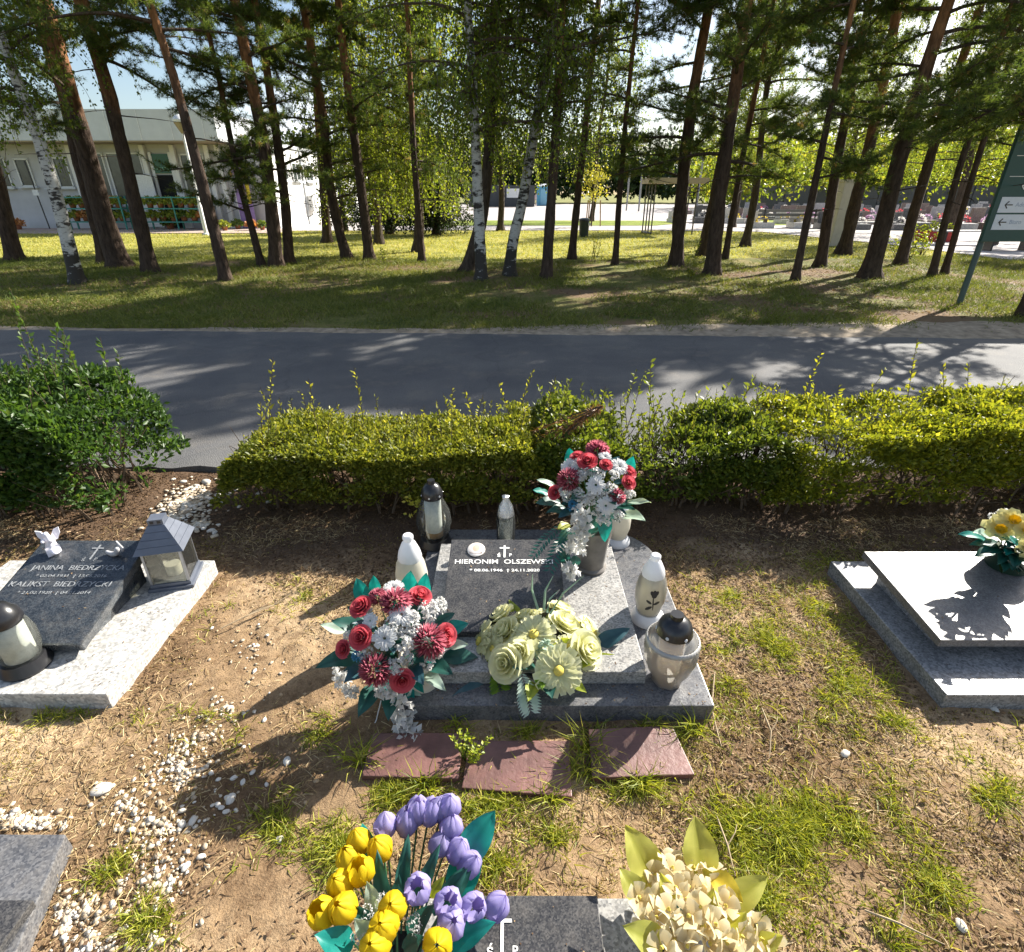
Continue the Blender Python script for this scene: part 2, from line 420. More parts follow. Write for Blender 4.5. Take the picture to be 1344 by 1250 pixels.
M_ISLE = lawn_material('mown grass', [(0.15, 0.20, 0.035), (0.21, 0.26, 0.05), (0.28, 0.30, 0.07)])
M_ASPH = asphalt_material()
M_PAVE = plain('pale paving', (0.42, 0.38, 0.36), 0.9, 0.2, var=0.15, scale=2.2, bump=0.2, bscale=30)
M_VERGE = plain('gravelly verge', (0.34, 0.275, 0.20), 0.95, 0.15, var=0.38, scale=9.0, bump=0.7, bscale=90)

def grid_obj(name, xs, ys, zf, mat, kind='structure', smooth=True):
    X, Y = np.meshgrid(xs, ys); Z = zf(X, Y)
    V = np.stack([X, Y, Z], -1).reshape(-1, 3); nx, ny = len(xs), len(ys)
    i = (np.arange(ny - 1)[:, None] * nx + np.arange(nx - 1)[None, :]).ravel()
    F = np.stack([i, i + 1, i + nx + 1, i + nx], 1)
    o = link_mesh(name, raw_mesh(name, V, F), mat, smooth=smooth)
    return tag(o, kind=kind)
# one great sheet to the horizon
g = MB(); g.add([(-900, -300, -0.09), (900, -300, -0.09), (900, 1500, -0.09), (-900, 1500, -0.09)], [(0, 1, 2, 3)])
tag(g.build('ground', plain('far meadow', (0.20, 0.20, 0.07), 0.95, 0.1, var=0.3, scale=0.2)), kind='structure')
# cemetery soil with its bumps
ROAD_NEAR = 3.36
def soil_z(X, Y):
    z = soil_h(X, Y)
    e = np.clip((Y - 3.28) / 0.14, 0, 1)
    return z * (1 - e) - 0.05 * e
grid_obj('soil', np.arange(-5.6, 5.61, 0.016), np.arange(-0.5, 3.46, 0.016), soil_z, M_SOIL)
outer = MB()
for x0, x1, y0, y1 in ((-40, -5.6, -8, 3.42), (5.6, 40, -8, 3.42), (-5.6, 5.6, -8, -0.5)):
    outer.add([(x0, y0, -0.012), (x1, y0, -0.012), (x1, y1, -0.012), (x0, y1, -0.012)], [(0, 1, 2, 3)])
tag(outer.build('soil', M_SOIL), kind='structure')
# road
fa, fb = G(0, 434), G(1344, 446)
def road_far(x): return fa.y + (fb.y - fa.y) * (x - fa.x) / (fb.x - fa.x)
xs = np.concatenate([np.arange(-60, -9, 3.0), np.arange(-9, 9.01, 0.08), np.arange(12, 61, 3.0)])
top = [(x, ROAD_NEAR + 0.035 * math.sin(2.1 * x) * math.sin(0.7 * x + 1) + 0.02 * math.sin(17 * x)) for x in xs]
bot = [(x, road_far(x) + 0.03 * math.sin(3.1 * x + 2) * math.sin(0.9 * x) + 0.015 * math.sin(13 * x)) for x in xs]
rd = MB(); n_ = len(xs)
vs = [(x, y, 0.008) for x, y in top] + [(x, y, 0.012) for x, y in bot] + [(x, y - 0.02, -0.08) for x, y in top] + [(x, y + 0.02, -0.08) for x, y in bot]
fs = []
for k in range(n_ - 1):
    fs += [(k, k + 1, n_ + k + 1, n_ + k), (2 * n_ + k, 2 * n_ + k + 1, k + 1, k), (n_ + k, n_ + k + 1, 3 * n_ + k + 1, 3 * n_ + k)]
rd.add(vs, fs); tag(rd.build('road', M_ASPH), kind='structure')
# shaded grass strip under the trees, then the open lawn
def glade_h(X, Y):
    e = np.clip((Y - road_far(X)) / 0.6, 0, 1)
    return -0.02 + e * (0.05 + 0.10 * (fbm(X, Y, 0.45, 3, 5) - 0.45) + 0.04 * (fbm(X, Y, 2.6, 3, 6) - 0.45))
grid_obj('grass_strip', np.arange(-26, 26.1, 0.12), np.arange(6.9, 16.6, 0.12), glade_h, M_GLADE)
lw = MB(); lw.add([(-70, 16.4, 0.0), (70, 16.4, 0.0), (70, 120, 0.0), (-70, 120, 0.0)], [(0, 1, 2, 3)])
tag(lw.build('lawn', M_LAWN), kind='structure')
# sandy verge along the far kerb of the road
vg = MB(); xs2 = np.arange(-12, 14, 0.1); k_ = len(xs2)
wv = 0.16 + 0.85 * np.clip((xs2 + 2.5) / 8, 0, 1) + 0.40 * (fbm(xs2, xs2 * 0, 0.9, 4, 9) - 0.3)
a_ = [(x, road_far(x) - 0.05, 0.005) for x in xs2]
b_ = [(x, road_far(x) + max(0.06, w) * 0.5, float(glade_h(np.array(x), np.array(road_far(x) + max(0.06, w) * 0.5))) + 0.03) for x, w in zip(xs2, wv)]
c_ = [(x, road_far(x) + max(0.06, w), float(glade_h(np.array(x), np.array(road_far(x) + max(0.06, w)))) - 0.006) for x, w in zip(xs2, wv)]
vg.add(a_ + b_ + c_, [(k, k + 1, k_ + k + 1, k_ + k) for k in range(k_ - 1)] + [(k_ + k, k_ + k + 1, 2 * k_ + k + 1, 2 * k_ + k) for k in range(k_ - 1)])
tag(vg.build('verge', M_VERGE, smooth=True), kind='structure')
# pale plaza and footpath beyond the lawn
def sheet(name, pts, z, mat):
    m = MB(); m.add([(p[0], p[1], z) for p in pts], [tuple(range(len(pts)))]); return tag(m.build(name, mat), kind='structure')
pz = [G(300, 304), G(560, 303), G(860, 303), G(1000, 305), G(1180, 323), G(1344, 345)]
sheet('plaza', [(-28, 34)] + [(p.x, p.y) for p in pz] + [(30, 16.5), (80, 20), (80, 110), (-9, 110), (-9, 52), (-28, 40)], 0.02, M_PAVE)
isl = [G(500, 297), G(860, 297), G(905, 293), G(860, 290.5), G(500, 290)]
sheet('grass_island', [(p.x, p.y) for p in isl], 0.035, M_ISLE)
sheet('grass_plot', [(p.x, p.y) for p in [G(985, 297), G(1055, 296), G(1040, 289), G(990, 289)]], 0.035, M_ISLE)

# ------------------------------------------------------------------ trees
def bark_material(name, low, high, scale, z0, z1, dark=0.35):
    m, n, l, out = nodes_of(name)
    b = n.new('ShaderNodeBsdfPrincipled'); b.inputs['Roughness'].default_value = 0.92; b.inputs['Specular IOR Level'].default_value = 0.15
    tc = n.new('ShaderNodeTexCoord')
    t = noise_tex(n, l, scale, 6, 0.7, tc.outputs['Object'], (1, 1, 0.28))
    v = n.new('ShaderNodeTexVoronoi'); v.feature = 'DISTANCE_TO_EDGE'; v.inputs['Scale'].default_value = scale * 0.9
    mp = n.new('ShaderNodeMapping'); mp.inputs['Scale'].default_value = (1, 1, 0.3); l.new(tc.outputs['Object'], mp.inputs[0]); l.new(mp.outputs[0], v.inputs['Vector'])
    sp = n.new('ShaderNodeSeparateXYZ'); l.new(tc.outputs['Object'], sp.inputs[0])
    mr = n.new('ShaderNodeMapRange'); mr.inputs[1].default_value = z0; mr.inputs[2].default_value = z1; l.new(sp.outputs[2], mr.inputs[0])
    nz = noise_tex(n, l, 2.5, 4); ad = n.new('ShaderNodeMath'); ad.operation = 'ADD'; sb = n.new('ShaderNodeMath'); sb.operation = 'SUBTRACT'; sb.inputs[1].default_value = 0.5
    l.new(nz.outputs['Fac'], sb.inputs[0]); l.new(mr.outputs[0], ad.inputs[0]); l.new(sb.outputs[0], ad.inputs[1])
    r = ramp(n, [(0.25, low), (0.75, high)]); l.new(ad.outputs[0], r.inputs[0])
    r2 = ramp(n, [(0.3, (dark,) * 3), (0.65, (1.15, 1.15, 1.15))]); l.new(t.outputs['Fac'], r2.inputs[0])
    mu = n.new('ShaderNodeMixRGB'); mu.blend_type = 'MULTIPLY'; mu.inputs[0].default_value = 1; l.new(r.outputs[0], mu.inputs[1]); l.new(r2.outputs[0], mu.inputs[2])
    l.new(mu.outputs[0], b.inputs['Base Color'])
    bp = n.new('ShaderNodeBump'); bp.inputs['Strength'].default_value = 0.9; bp.inputs['Distance'].default_value = 0.03
    mm = n.new('ShaderNodeMath'); mm.operation = 'ADD'; l.new(v.outputs['Distance'], mm.inputs[0]); l.new(t.outputs['Fac'], mm.inputs[1])
    l.new(mm.outputs[0], bp.inputs['Height']); l.new(bp.outputs[0], b.inputs['Normal']); l.new(b.outputs[0], out.inputs[0])
    return m
def birch_material():
    m, n, l, out = nodes_of('birch bark')
    b = n.new('ShaderNodeBsdfPrincipled'); b.inputs['Roughness'].default_value = 0.7; b.inputs['Specular IOR Level'].default_value = 0.25
    tc = n.new('ShaderNodeTexCoord')
    t = noise_tex(n, l, 5.0, 5, 0.6, tc.outputs['Object'], (1, 1, 2.2))
    t2 = noise_tex(n, l, 16.0, 3, 0.6, tc.outputs['Object'], (0.6, 0.6, 4.0))
    sp = n.new('ShaderNodeSeparateXYZ'); l.new(tc.outputs['Object'], sp.inputs[0])
    mr = n.new('ShaderNodeMapRange'); mr.inputs[1].default_value = 1.0; mr.inputs[2].default_value = 0.0; mr.inputs[3].default_value = 0.0; mr.inputs[4].default_value = 0.22
    l.new(sp.outputs[2], mr.inputs[0])
    ad = n.new('ShaderNodeMath'); ad.operation = 'ADD'; l.new(t.outputs['Fac'], ad.inputs[0]); l.new(mr.outputs[0], ad.inputs[1])
    r = ramp(n, [(0.51, (0, 0, 0)), (0.58, (1, 1, 1))]); l.new(ad.outputs[0], r.inputs[0])
    r2 = ramp(n, [(0.60, (0, 0, 0)), (0.66, (0.9, 0.9, 0.9))]); l.new(t2.outputs['Fac'], r2.inputs[0])
    mxm = n.new('ShaderNodeMath'); mxm.operation = 'MAXIMUM'; l.new(r.outputs[0], mxm.inputs[0]); l.new(r2.outputs[0], mxm.inputs[1])
    mx = n.new('ShaderNodeMixRGB'); mx.inputs[1].default_value = (0.50, 0.49, 0.46, 1); mx.inputs[2].default_value = (0.045, 0.040, 0.035, 1)
    l.new(mxm.outputs[0], mx.inputs[0]); l.new(mx.outputs[0], b.inputs['Base Color'])
    bp = n.new('ShaderNodeBump'); bp.inputs['Strength'].default_value = 0.5; bp.inputs['Distance'].default_value = 0.02
    l.new(mxm.outputs[0], bp.inputs['Height']); l.new(bp.outputs[0], b.inputs['Normal']); l.new(b.outputs[0], out.inputs[0])
    return m
M_PINE_BARK = bark_material('pine bark', (0.080, 0.056, 0.042), (0.30, 0.145, 0.065), 16.0, 2.2, 5.2)
M_DARK_BARK = bark_material('dark bark', (0.085, 0.065, 0.050), (0.12, 0.085, 0.06), 18.0, 2.0, 6.0)
M_BIRCH = birch_material()
M_NEEDLE = leafy('pine needles', [(0.0, (0.045, 0.078, 0.018)), (0.5, (0.088, 0.130, 0.030)), (0.86, (0.16, 0.18, 0.045)), (1.0, (0.26, 0.18, 0.07))], 0.46, 0.5, 0.3)
M_BLEAF = leafy('birch leaves', [(0.0, (0.060, 0.100, 0.014)), (0.5, (0.11, 0.16, 0.020)), (0.9, (0.20, 0.23, 0.028)), (1.0, (0.30, 0.26, 0.03))], 0.55, 0.4, 0.4)
M_WILLOW = leafy('pale hanging leaves', [(0.0, (0.085, 0.125, 0.018)), (0.6, (0.16, 0.20, 0.025)), (1.0, (0.28, 0.27, 0.04))], 0.58, 0.45, 0.3)
M_DARKLEAF = leafy('dark evergreen leaves', [(0.0, (0.014, 0.030, 0.010)), (0.7, (0.030, 0.055, 0.016)), (1.0, (0.05, 0.075, 0.022))], 0.2, 0.5, 0.3)
M_TWIG = plain('twigs', (0.085, 0.062, 0.045), 0.9, 0.2, var=0.3)

def trunk_path(pix, H):
    """trunk line: base where the photo shows it, then up through the points seen, then on to its full height"""
    b = G(*pix[0]); pts = [Vector((b.x, b.y, -0.15)), Vector((b.x, b.y, 0.03))]
    for k, p in enumerate(pix[1:]):
        q = P(p[0], p[1], b.y); pts.append(q)
    d = (pts[-1] - pts[-2]).normalized(); d = (d + Vector((0, 0, 1.2))).normalized()
    while pts[-1].z < H: pts.append(pts[-1] + d * 0.8 + Vector((rnd.uniform(-.06, .06), rnd.uniform(-.06, .06), 0)))
    # resample finely
    out = [pts[0]]
    for a, c in zip(pts, pts[1:]):
        k = max(1, int((c - a).length / 0.16))
        for j in range(1, k + 1): out.append(a.lerp(c, j / k))
    for _ in range(3):
        out = [out[0], out[1]] + [(out[i - 1] + out[i] * 2 + out[i + 1]) / 4 for i in range(2, len(out) - 1)] + [out[-1]]
    return out
def trunk_mesh(path, r0, H, base, flare=0.55, seg=14, rough=0.06, top=0.28):
    vs, fs = [], []; ph = rnd.uniform(0, 6)
    for i, p in enumerate(path):
        h = max(0, p.z) / H
        r = r0 * (1 - (1 - top) * h) * (1 + flare * math.exp(-max(0, p.z) / 0.16))
        for k in range(seg):
            a = 2 * math.pi * k / seg
            nz = mnoise.noise(Vector((math.cos(a) * 2.2 + ph, math.sin(a) * 2.2, p.z * 2.3))) + 0.5 * mnoise.noise(Vector((math.cos(a) * 6 + ph, math.sin(a) * 6, p.z * 7)))
            fl = flare * 0.5 * math.exp(-max(0, p.z) / 0.12) * max(0, math.cos(3 * a + ph))
            rr = r * (1 + rough * 1.6 * nz + fl)
            vs.append((p.x - base.x + rr * math.cos(a), p.y - base.y + rr * math.sin(a), p.z - base.z))
    for i in range(len(path) - 1):
        for k in range(seg):
            k2 = (k + 1) % seg
            fs.append((i * seg + k, i * seg + k2, (i + 1) * seg + k2, (i + 1) * seg + k))
    fs.append(tuple((len(path) - 1) * seg + k for k in range(seg)))
    me = bpy.data.meshes.new('trunk'); me.from_pydata(vs, [], fs); me.update(); return me
def at_height(path, z):
    for a, b in zip(path, path[1:]):
        if a.z <= z <= b.z: return a.lerp(b, (z - a.z) / max(1e-6, b.z - a.z))
    return path[-1].copy()
def bough(start, az, length, rise, droop, steps=7):
    pts = [start.copy()]; d = Vector((math.cos(az) * math.cos(rise), math.sin(az) * math.cos(rise), math.sin(rise)))
    for k in range(steps):
        d = (d + Vector((rnd.uniform(-.14, .14), rnd.uniform(-.14, .14), rnd.uniform(-.1, .1) - droop))).normalized()
        pts.append(pts[-1] + d * (length / steps))
    return pts
def pine_crown(path, H, low, n_limb, reach, base, dens=1.0, dead=3, needle=0.095, wid=0.0085, per=13):
    wood = MB(); TP, TD = [], []
    for k in range(n_limb):
        f = (k + rnd.random()) / n_limb; z = low + (H - low) * f
        s = at_height(path, z); L = reach * (1.0 - 0.72 * f ** 1.4) * rnd.uniform(0.65, 1.15)
        br = bough(s, rnd.uniform(0, 6.283), L, rnd.uniform(-0.1, 0.45), rnd.uniform(0.0, 0.09))
        r0 = 0.010 + 0.013 * L
        wood.tube([p - base for p in br], [r0 * (1 - 0.8 * j / (len(br) - 1)) for j in range(len(br))], 5, cap=False)
        for j in range(2, len(br)):
            nt = rnd.randint(3, 6)
            for q in range(nt):
                p0 = br[j - 1].lerp(br[j], rnd.random()); dd = (br[j] - br[j - 1]).normalized()
                sd = (dd * 0.7 + Vector((rnd.uniform(-1, 1), rnd.uniform(-1, 1), rnd.uniform(-.35, .5)))).normalized()
                tl = rnd.uniform(0.22, 0.55); tw = [p0, p0 + sd * tl * 0.5, p0 + sd * tl + Vector((0, 0, rnd.uniform(-.03, .10)))]
                wood.tube([p - base for p in tw], [0.006, 0.005, 0.003], 3, cap=False)
                nn = max(3, int(tl / 0.042 * dens))
                for w in range(nn):
                    t = 0.25 + 0.75 * w / nn; pp = p0 + (tw[2] - p0) * t
                    TP.append(pp - base + Vector((rnd.gauss(0, .02), rnd.gauss(0, .02), rnd.gauss(0, .02)))); TD.append(sd)
    for k in range(dead):                      # bare dead boughs below the crown
        z = rnd.uniform(max(1.3, low - 1.6), low + 0.3); s = at_height(path, z)
        br = bough(s, rnd.uniform(0, 6.283), rnd.uniform(0.5, 1.5), rnd.uniform(-0.2, 0.3), 0.03, 5)
        wood.tube([p - base for p in br], [0.014 * (1 - 0.8 * j / 5) for j in range(6)], 4, cap=False)
    if not TP: return wood, None
    TP = np.array([tuple(p) for p in TP]); TD = np.array([tuple(d) for d in TD])
    pos = np.repeat(TP, per, 0); d = np.repeat(TD, per, 0) * 0.75 + rng.normal(size=(len(TP) * per, 3)) * 0.75
    tone = np.clip(np.repeat(rng.random(len(TP)) * 0.75, per) + rng.random(len(pos)) * 0.2, 0, 1)
    tone = np.where(np.repeat(rng.random(len(TP)), per) > 0.965, 1.0, tone * 0.88)
    hi = np.clip((pos[:, 2] - 4.8) / 0.6, 0, 1)          # needles enlarged in the unseen upper crown to cast denser shade
    return wood, needles_mesh('crown', pos, d, needle * (0.8 + 0.5 * rng.random(len(pos))) * (1 + 0.4 * hi), wid * (1 + 0.8 * hi), tone)
def strand_crown(path, H, low, n_limb, reach, base, strands=9, leaf=0.055, hang=(0.5, 1.7), step=0.04, lift=0.5, ground_gap=1.0):
    """birch and willow: rising limbs with long hanging leafy strands"""
    wood = MB(); LP = []
    for k in range(n_limb):
        f = (k + rnd.random()) / n_limb; z = low + (H - low) * f
        s = at_height(path, z); L = reach * (1.0 - 0.6 * f ** 1.5) * rnd.uniform(0.6, 1.2)
        br = bough(s, rnd.uniform(0, 6.283), L, lift * rnd.uniform(0.5, 1.4), 0.11)
        r0 = 0.008 + 0.011 * L
        wood.tube([p - base for p in br], [r0 * (1 - 0.85 * j / (len(br) - 1)) for j in range(len(br))], 4, cap=False)
        for q in range(strands):
            j = rnd.randint(1, len(br) - 1); p = br[j - 1].lerp(br[j], rnd.random())
            d = Vector((rnd.uniform(-1, 1), rnd.uniform(-1, 1), rnd.uniform(-0.2, 0.5))).normalized()
            hl = rnd.uniform(*hang); st = [p.copy()]; c = p.copy(); m = max(3, int(hl / 0.16))
            for w in range(m):
                d = (d + Vector((rnd.uniform(-.12, .12), rnd.uniform(-.12, .12), -0.42))).normalized()
                c = c + d * (hl / m)
                if c.z < ground_gap: break
                st.append(c.copy())
            if len(st) < 3: continue
            wood.tube([x - base for x in st], [0.004] * len(st), 3, cap=False)
            for a, b in zip(st, st[1:]):
                kk = max(1, int((b - a).length / step))
                for w in range(kk): LP.append(tuple(a.lerp(b, w / kk) - base))
    LP = np.array(LP); LP += rng.normal(size=LP.shape) * 0.035
    ax = rng.normal(size=LP.shape) * 0.7; ax[:, 2] -= 0.75
    return wood, leaves_mesh('crown', LP, ax, leaf * (0.7 + 0.6 * rng.random(len(LP))), leaf * 0.72, 0.15, np.clip(rng.beta(2, 2.4, len(LP)), 0, 1))

def tree(name, label, pix, wpx, H, low, kind, n_limb, reach, dens=1.0, dead=3, group='trees between the road and the lawn', fork=None, bark=None, **kw):
    path = trunk_path(pix, H); base = Vector((path[1].x, path[1].y, 0))
    t = thing(name, label, 'tree', base, group=group)
    zc = base.y * CP + CAM_H * SP
    r0 = 0.5 * wpx * zc / FPX
    bm_ = bark or (M_BIRCH if kind == 'birch' else M_PINE_BARK)
    tr = link_mesh('trunk', trunk_mesh(path, r0, H, base, rough=0.05 if kind == 'birch' else 0.085, flare=0.45), bm_, t, smooth=True)
    if fork:
        fp, frel = fork
        q = [P(a, b, base.y + 0.02) for a, b in fp]
        d = (q[-1] - q[-2]).normalized()
        while q[-1].z < H * 0.8: q.append(q[-1] + d * 0.8)
        fine = [q[0]]
        for a, b in zip(q, q[1:]):
            for j in range(1, 7): fine.append(a.lerp(b, j / 6))
        link_mesh('stem', trunk_mesh(fine, r0 * frel, H, base, flare=0.0, rough=0.07), bm_, t, smooth=True)
    if kind == 'pine': wood, cr = pine_crown(path, H, low, n_limb, reach, base, dens, dead, **kw); lm = M_NEEDLE
    else: wood, cr = strand_crown(path, H, low, n_limb, reach, base, **kw); lm = M_BLEAF if kind == 'birch' else M_WILLOW
    if wood.v: tag(wood.build('branches', M_TWIG if kind != 'pine' else M_DARK_BARK, t), kind='stuff')
    if cr is not None: tag(link_mesh('crown', cr, lm, t), kind='stuff')
    return t
TR = [
 # name, label, trunk seen in the photo, width, height, lowest foliage, kind, limbs, reach
 ('pine_tree', 'leaning pine trunk at the far left edge of the picture', [(20, 344), (2, 262), (-40, 100)], 19, 9.5, 3.40, 'pine', 16, 2.0),
 ('birch_tree', 'white birch with dark bark scars, leaning left, leftmost of the birches', [(103, 375), (75, 260), (45, 165), (12, 80), (-15, 0)], 17, 9.0, 2.9, 'birch', 16, 1.8),
 ('pine_tree', 'thick pine with sunlit orange upper bark in front of the shop building', [(158, 352), (140, 300), (112, 195), (92, 125), (58, 0)], 25, 9.2, 2.90, 'pine', 16, 2.0),
 ('pine_tree', 'slimmer pine trunk hugging the thick orange pine on its left', [(140, 348), (128, 300), (103, 215), (85, 130), (40, 0)], 16, 8.6, 3.60, 'pine', 14, 1.8),
 ('pine_tree', 'forked pine right of the thick orange-barked pine', [(199, 360), (183, 290), (160, 195), (138, 110), (103, 0)], 18, 9.2, 3.60, 'pine', 22, 2.0),
 ('pine_tree', 'straight slender pine leaning left beside the white lamp post', [(298, 372), (280, 300), (255, 200), (222, 80), (194, 0)], 15, 9.6, 3.90, 'pine', 20, 1.9),
 ('pine_tree', 'thin young pine between the lamp post pine and the twin trunks', [(344, 352), (328, 290), (312, 232), (285, 90), (262, 0)], 9, 7.5, 1.25, 'pine', 16, 1.3),
 ('pine_tree', 'dark pine of the twin pair, left of the two touching trunks', [(364, 353), (356, 270), (345, 180), (322, 70), (308, 0)], 17, 9.6, 1.50, 'pine', 30, 2.2),
 ('pine_tree', 'dark pine of the twin pair, right of the two touching trunks', [(380, 349), (375, 270), (362, 170), (345, 60), (334, 0)], 13, 9.0, 1.60, 'pine', 20, 1.8),
 ('pine_tree', 'pine trunk standing farther back with its foot on the sunlit lawn', [(430, 319), (424, 240), (415, 120), (405, 0)], 12, 9.5, 2.8, 'pine', 22, 2.0),
 ('pine_tree', 'pine with a swept base curving up beside the back lawn pine', [(456, 341), (444, 300), (432, 240), (424, 150), (400, 20), (396, 0)], 13, 9.4, 1.50, 'pine', 24, 2.0),
 ('pine_tree', 'upright pine in front of the hanging birch curtain on its left side', [(485, 342), (477, 270), (465, 180), (452, 80), (444, 0)], 13, 9.6, 3.4, 'pine', 16, 1.8),
 ('pine_tree', 'thin dark trunk standing alone before the dark evergreen shrubs', [(554, 345), (549, 280), (543, 200), (538, 90), (534, 0)], 9, 8.4, 1.90, 'pine', 14, 1.4),
 ('birch_tree', 'bright white birch trunk in the middle of the row', [(632, 371), (629, 300), (625, 200), (620, 100), (613, 0)], 15, 9.0, 2.7, 'birch', 26, 2.3),
 ('alder_tree', 'dark trunk with a wide flared foot right behind the white birch', [(612, 358), (630, 300), (641, 220), (645, 120), (650, 0)], 17, 9.2, 2.6, 'birch', 26, 2.2),
 ('birch_tree', 'grey birch with a bent foot leaning to the right', [(668, 365), (672, 320), (686, 265), (700, 180), (720, 70), (733, 0)], 15, 9.0, 2.6, 'birch', 22, 2.0),
 ('pine_tree', 'straight pine just right of the bent grey birch', [(717, 369), (721, 300), (729, 190), (733, 90), (738, 0)], 14, 9.6, 3.8, 'pine', 14, 1.8),
 ('pine_tree', 'slender pine standing beside the litter bin', [(750, 342), (757, 270), (765, 200), (776, 90), (786, 0)], 10, 9.4, 3.4, 'pine', 16, 1.7),
 ('pine_tree', 'thinnest straight pine right of the litter bin', [(807, 350), (813, 260), (820, 170), (831, 60), (838, 0)], 8, 8.6, 2.00, 'pine', 18, 1.5),
 ('pine_tree', 'dark leaning pine with a low bough, right of the shelter posts', [(887, 352), (892, 280), (901, 190), (912, 110), (932, 0)], 17, 9.4, 1.90, 'pine', 26, 2.1),
 ('pine_tree', 'stout pine in front of the pair that crosses at the middle right', [(934, 362), (943, 270), (954, 190), (967, 100), (981, 0)], 19, 9.6, 1.90, 'pine', 26, 2.1),
 ('pine_tree', 'stocky pine half hidden behind the stout middle right pine', [(922, 336), (938, 260), (955, 170), (985, 0)], 15, 9.4, 3.0, 'pine', 16, 1.8),
 ('pine_tree', 'thin crooked pine leaning away right of the stout pine', [(951, 342), (963, 270), (978, 190), (1000, 80), (1016, 0)], 8, 8.4, 2.6, 'pine', 14, 1.5),
 ('pine_tree', 'thin bent young pine left of the pale pillar', [(1043, 370), (1055, 310), (1070, 240), (1086, 160), (1110, 50)], 10, 8.0, 1.90, 'pine', 18, 1.5),
 ('pine_tree', 'reddish pine standing just left of the pale pillar', [(1076, 351), (1089, 270), (1103, 190), (1124, 80), (1142, 0)], 13, 9.6, 3.0, 'pine', 18, 1.8),
 ('pine_tree', 'pine hiding the right edge of the pale pillar', [(1107, 334), (1124, 260), (1142, 190), (1165, 80), (1180, 0)], 16, 10.5, 3.0, 'pine', 22, 2.0),
 ('pine_tree', 'thickest right hand pine with flaring dark foot', [(1140, 366), (1160, 290), (1180, 210), (1212, 100), (1246, 0)], 22, 10.8, 2.6, 'pine', 30, 2.3),
 ('pine_tree', 'pine rising out of the leafy bush on the right', [(1180, 349), (1202, 270), (1226, 190), (1262, 80), (1290, 0)], 13, 10.4, 2.6, 'pine', 24, 2.0),
 ('pine_tree', 'left one of the two thin dark pines beside the green sign', [(1222, 365), (1243, 280), (1262, 210), (1287, 140), (1330, 0)], 9, 9.6, 2.5, 'pine', 22, 1.7),
 ('pine_tree', 'right one of the two thin dark pines beside the green sign', [(1238, 362), (1262, 280), (1286, 200), (1345, 20)], 8, 9.4, 2.5, 'pine', 20, 1.6),
 ('pine_tree', 'pine trunk foot cut by the right picture edge behind the sign', [(1345, 418), (1372, 330), (1420, 180)], 17, 10.0, 2.5, 'pine', 24, 2.0),
]
for k, (nm, lb, pix, w, H, low, kd, nl, rc) in enumerate(TR):
    kw = {}
    if nm == 'alder_tree': kw['bark'] = M_DARK_BARK
    if kd == 'birch': kw.update(strands=17, leaf=0.062, ground_gap=1.7, step=0.034)
    fk = None
    H = min(H, (G(*pix[0]).y - 3.35) * 0.90 - 0.5)      # the crowns' shade ends at the hedge
    low = min(low, H * 0.6)
    if 'forked' in lb: fk = ([(172, 245), (150, 130), (128, 60), (112, 0)], 0.62)
    tree(nm, lb, pix, w, H, low, kd, int(nl * ((1.0 if pix[0][0] < 320 else 1.08) if kd == 'pine' else 1.35)), rc * 1.08, fork=fk, **kw)

# trees farther back: hanging birches and willows beyond the lawn
def back_tree(name, label, x, y, H, low, kind, n_limb, reach, r=0.16, group='trees beyond the lawn', **kw):
    base = Vector((x, y, 0)); lean = rnd.uniform(-.05, .05)
    path = [Vector((x, y, -0.1))] + [Vector((x + lean * z + 0.08 * math.sin(z), y, z)) for z in np.arange(0.03, H + 0.2, 0.3)]
    t = thing(name, label, 'tree', base, group=group)
    link_mesh('trunk', trunk_mesh(path, r, H, base, seg=9), M_DARK_BARK, t, smooth=True)
    if kind == 'pine': wood, cr = pine_crown(path, H, low, n_limb, reach, base, 0.7, 1, needle=0.14, wid=0.014, per=9); lm = M_NEEDLE
    else: wood, cr = strand_crown(path, H, low, n_limb, reach, base, **kw); lm = {'birch': M_BLEAF, 'willow': M_WILLOW, 'dark': M_DARKLEAF}[kind]
    tag(wood.build('branches', M_TWIG, t), kind='stuff'); tag(link_mesh('crown', cr, lm, t), kind='stuff')
    return t
big = dict(strands=13, leaf=0.12, step=0.085, hang=(0.8, 2.6))
back_tree('weeping_birch', 'weeping birch whose leafy curtain hangs left of the white birch', -3.0, 19.0, 9.0, 2.0, 'willow', 46, 2.5, ground_gap=0.9, strands=18, leaf=0.085, step=0.05, hang=(0.8, 2.4))
back_tree('weeping_birch', 'second weeping birch curtain behind the thin lone dark trunk', -4.9, 22.0, 9.5, 2.0, 'willow', 46, 2.7, ground_gap=0.6, strands=18, leaf=0.09, step=0.055, hang=(0.8, 2.6))
back_tree('evergreen_shrub', 'dark evergreen shrub mass under the weeping birches', -5.6, 27.5, 4.8, 0.3, 'dark', 64, 2.0, ground_gap=0.05, strands=22, leaf=0.11, step=0.07, hang=(0.4, 1.3))
back_tree('evergreen_shrub', 'rounded dark evergreen shrub just left of the white birch', -3.4, 27.0, 4.0, 0.3, 'dark', 56, 1.7, ground_gap=0.05, strands=22, leaf=0.11, step=0.07, hang=(0.4, 1.3))
back_tree('evergreen_shrub', 'smaller dark evergreen shrub right of the shop wing', -8.2, 29.5, 3.6, 0.4, 'dark', 28, 1.7, ground_gap=0.15, strands=14, leaf=0.11, step=0.07, hang=(0.4, 1.2))
back_tree('weeping_birch', 'yellow-green birch seen between the white birch and bent birch', -0.6, 30.0, 10, 2.6, 'willow', 34, 3.2, ground_gap=1.6, **big)
back_tree('weeping_birch', 'tall birch behind the litter bin', 5.2, 40.0, 11, 3.4, 'willow', 34, 4.0, ground_gap=2.2, **big)
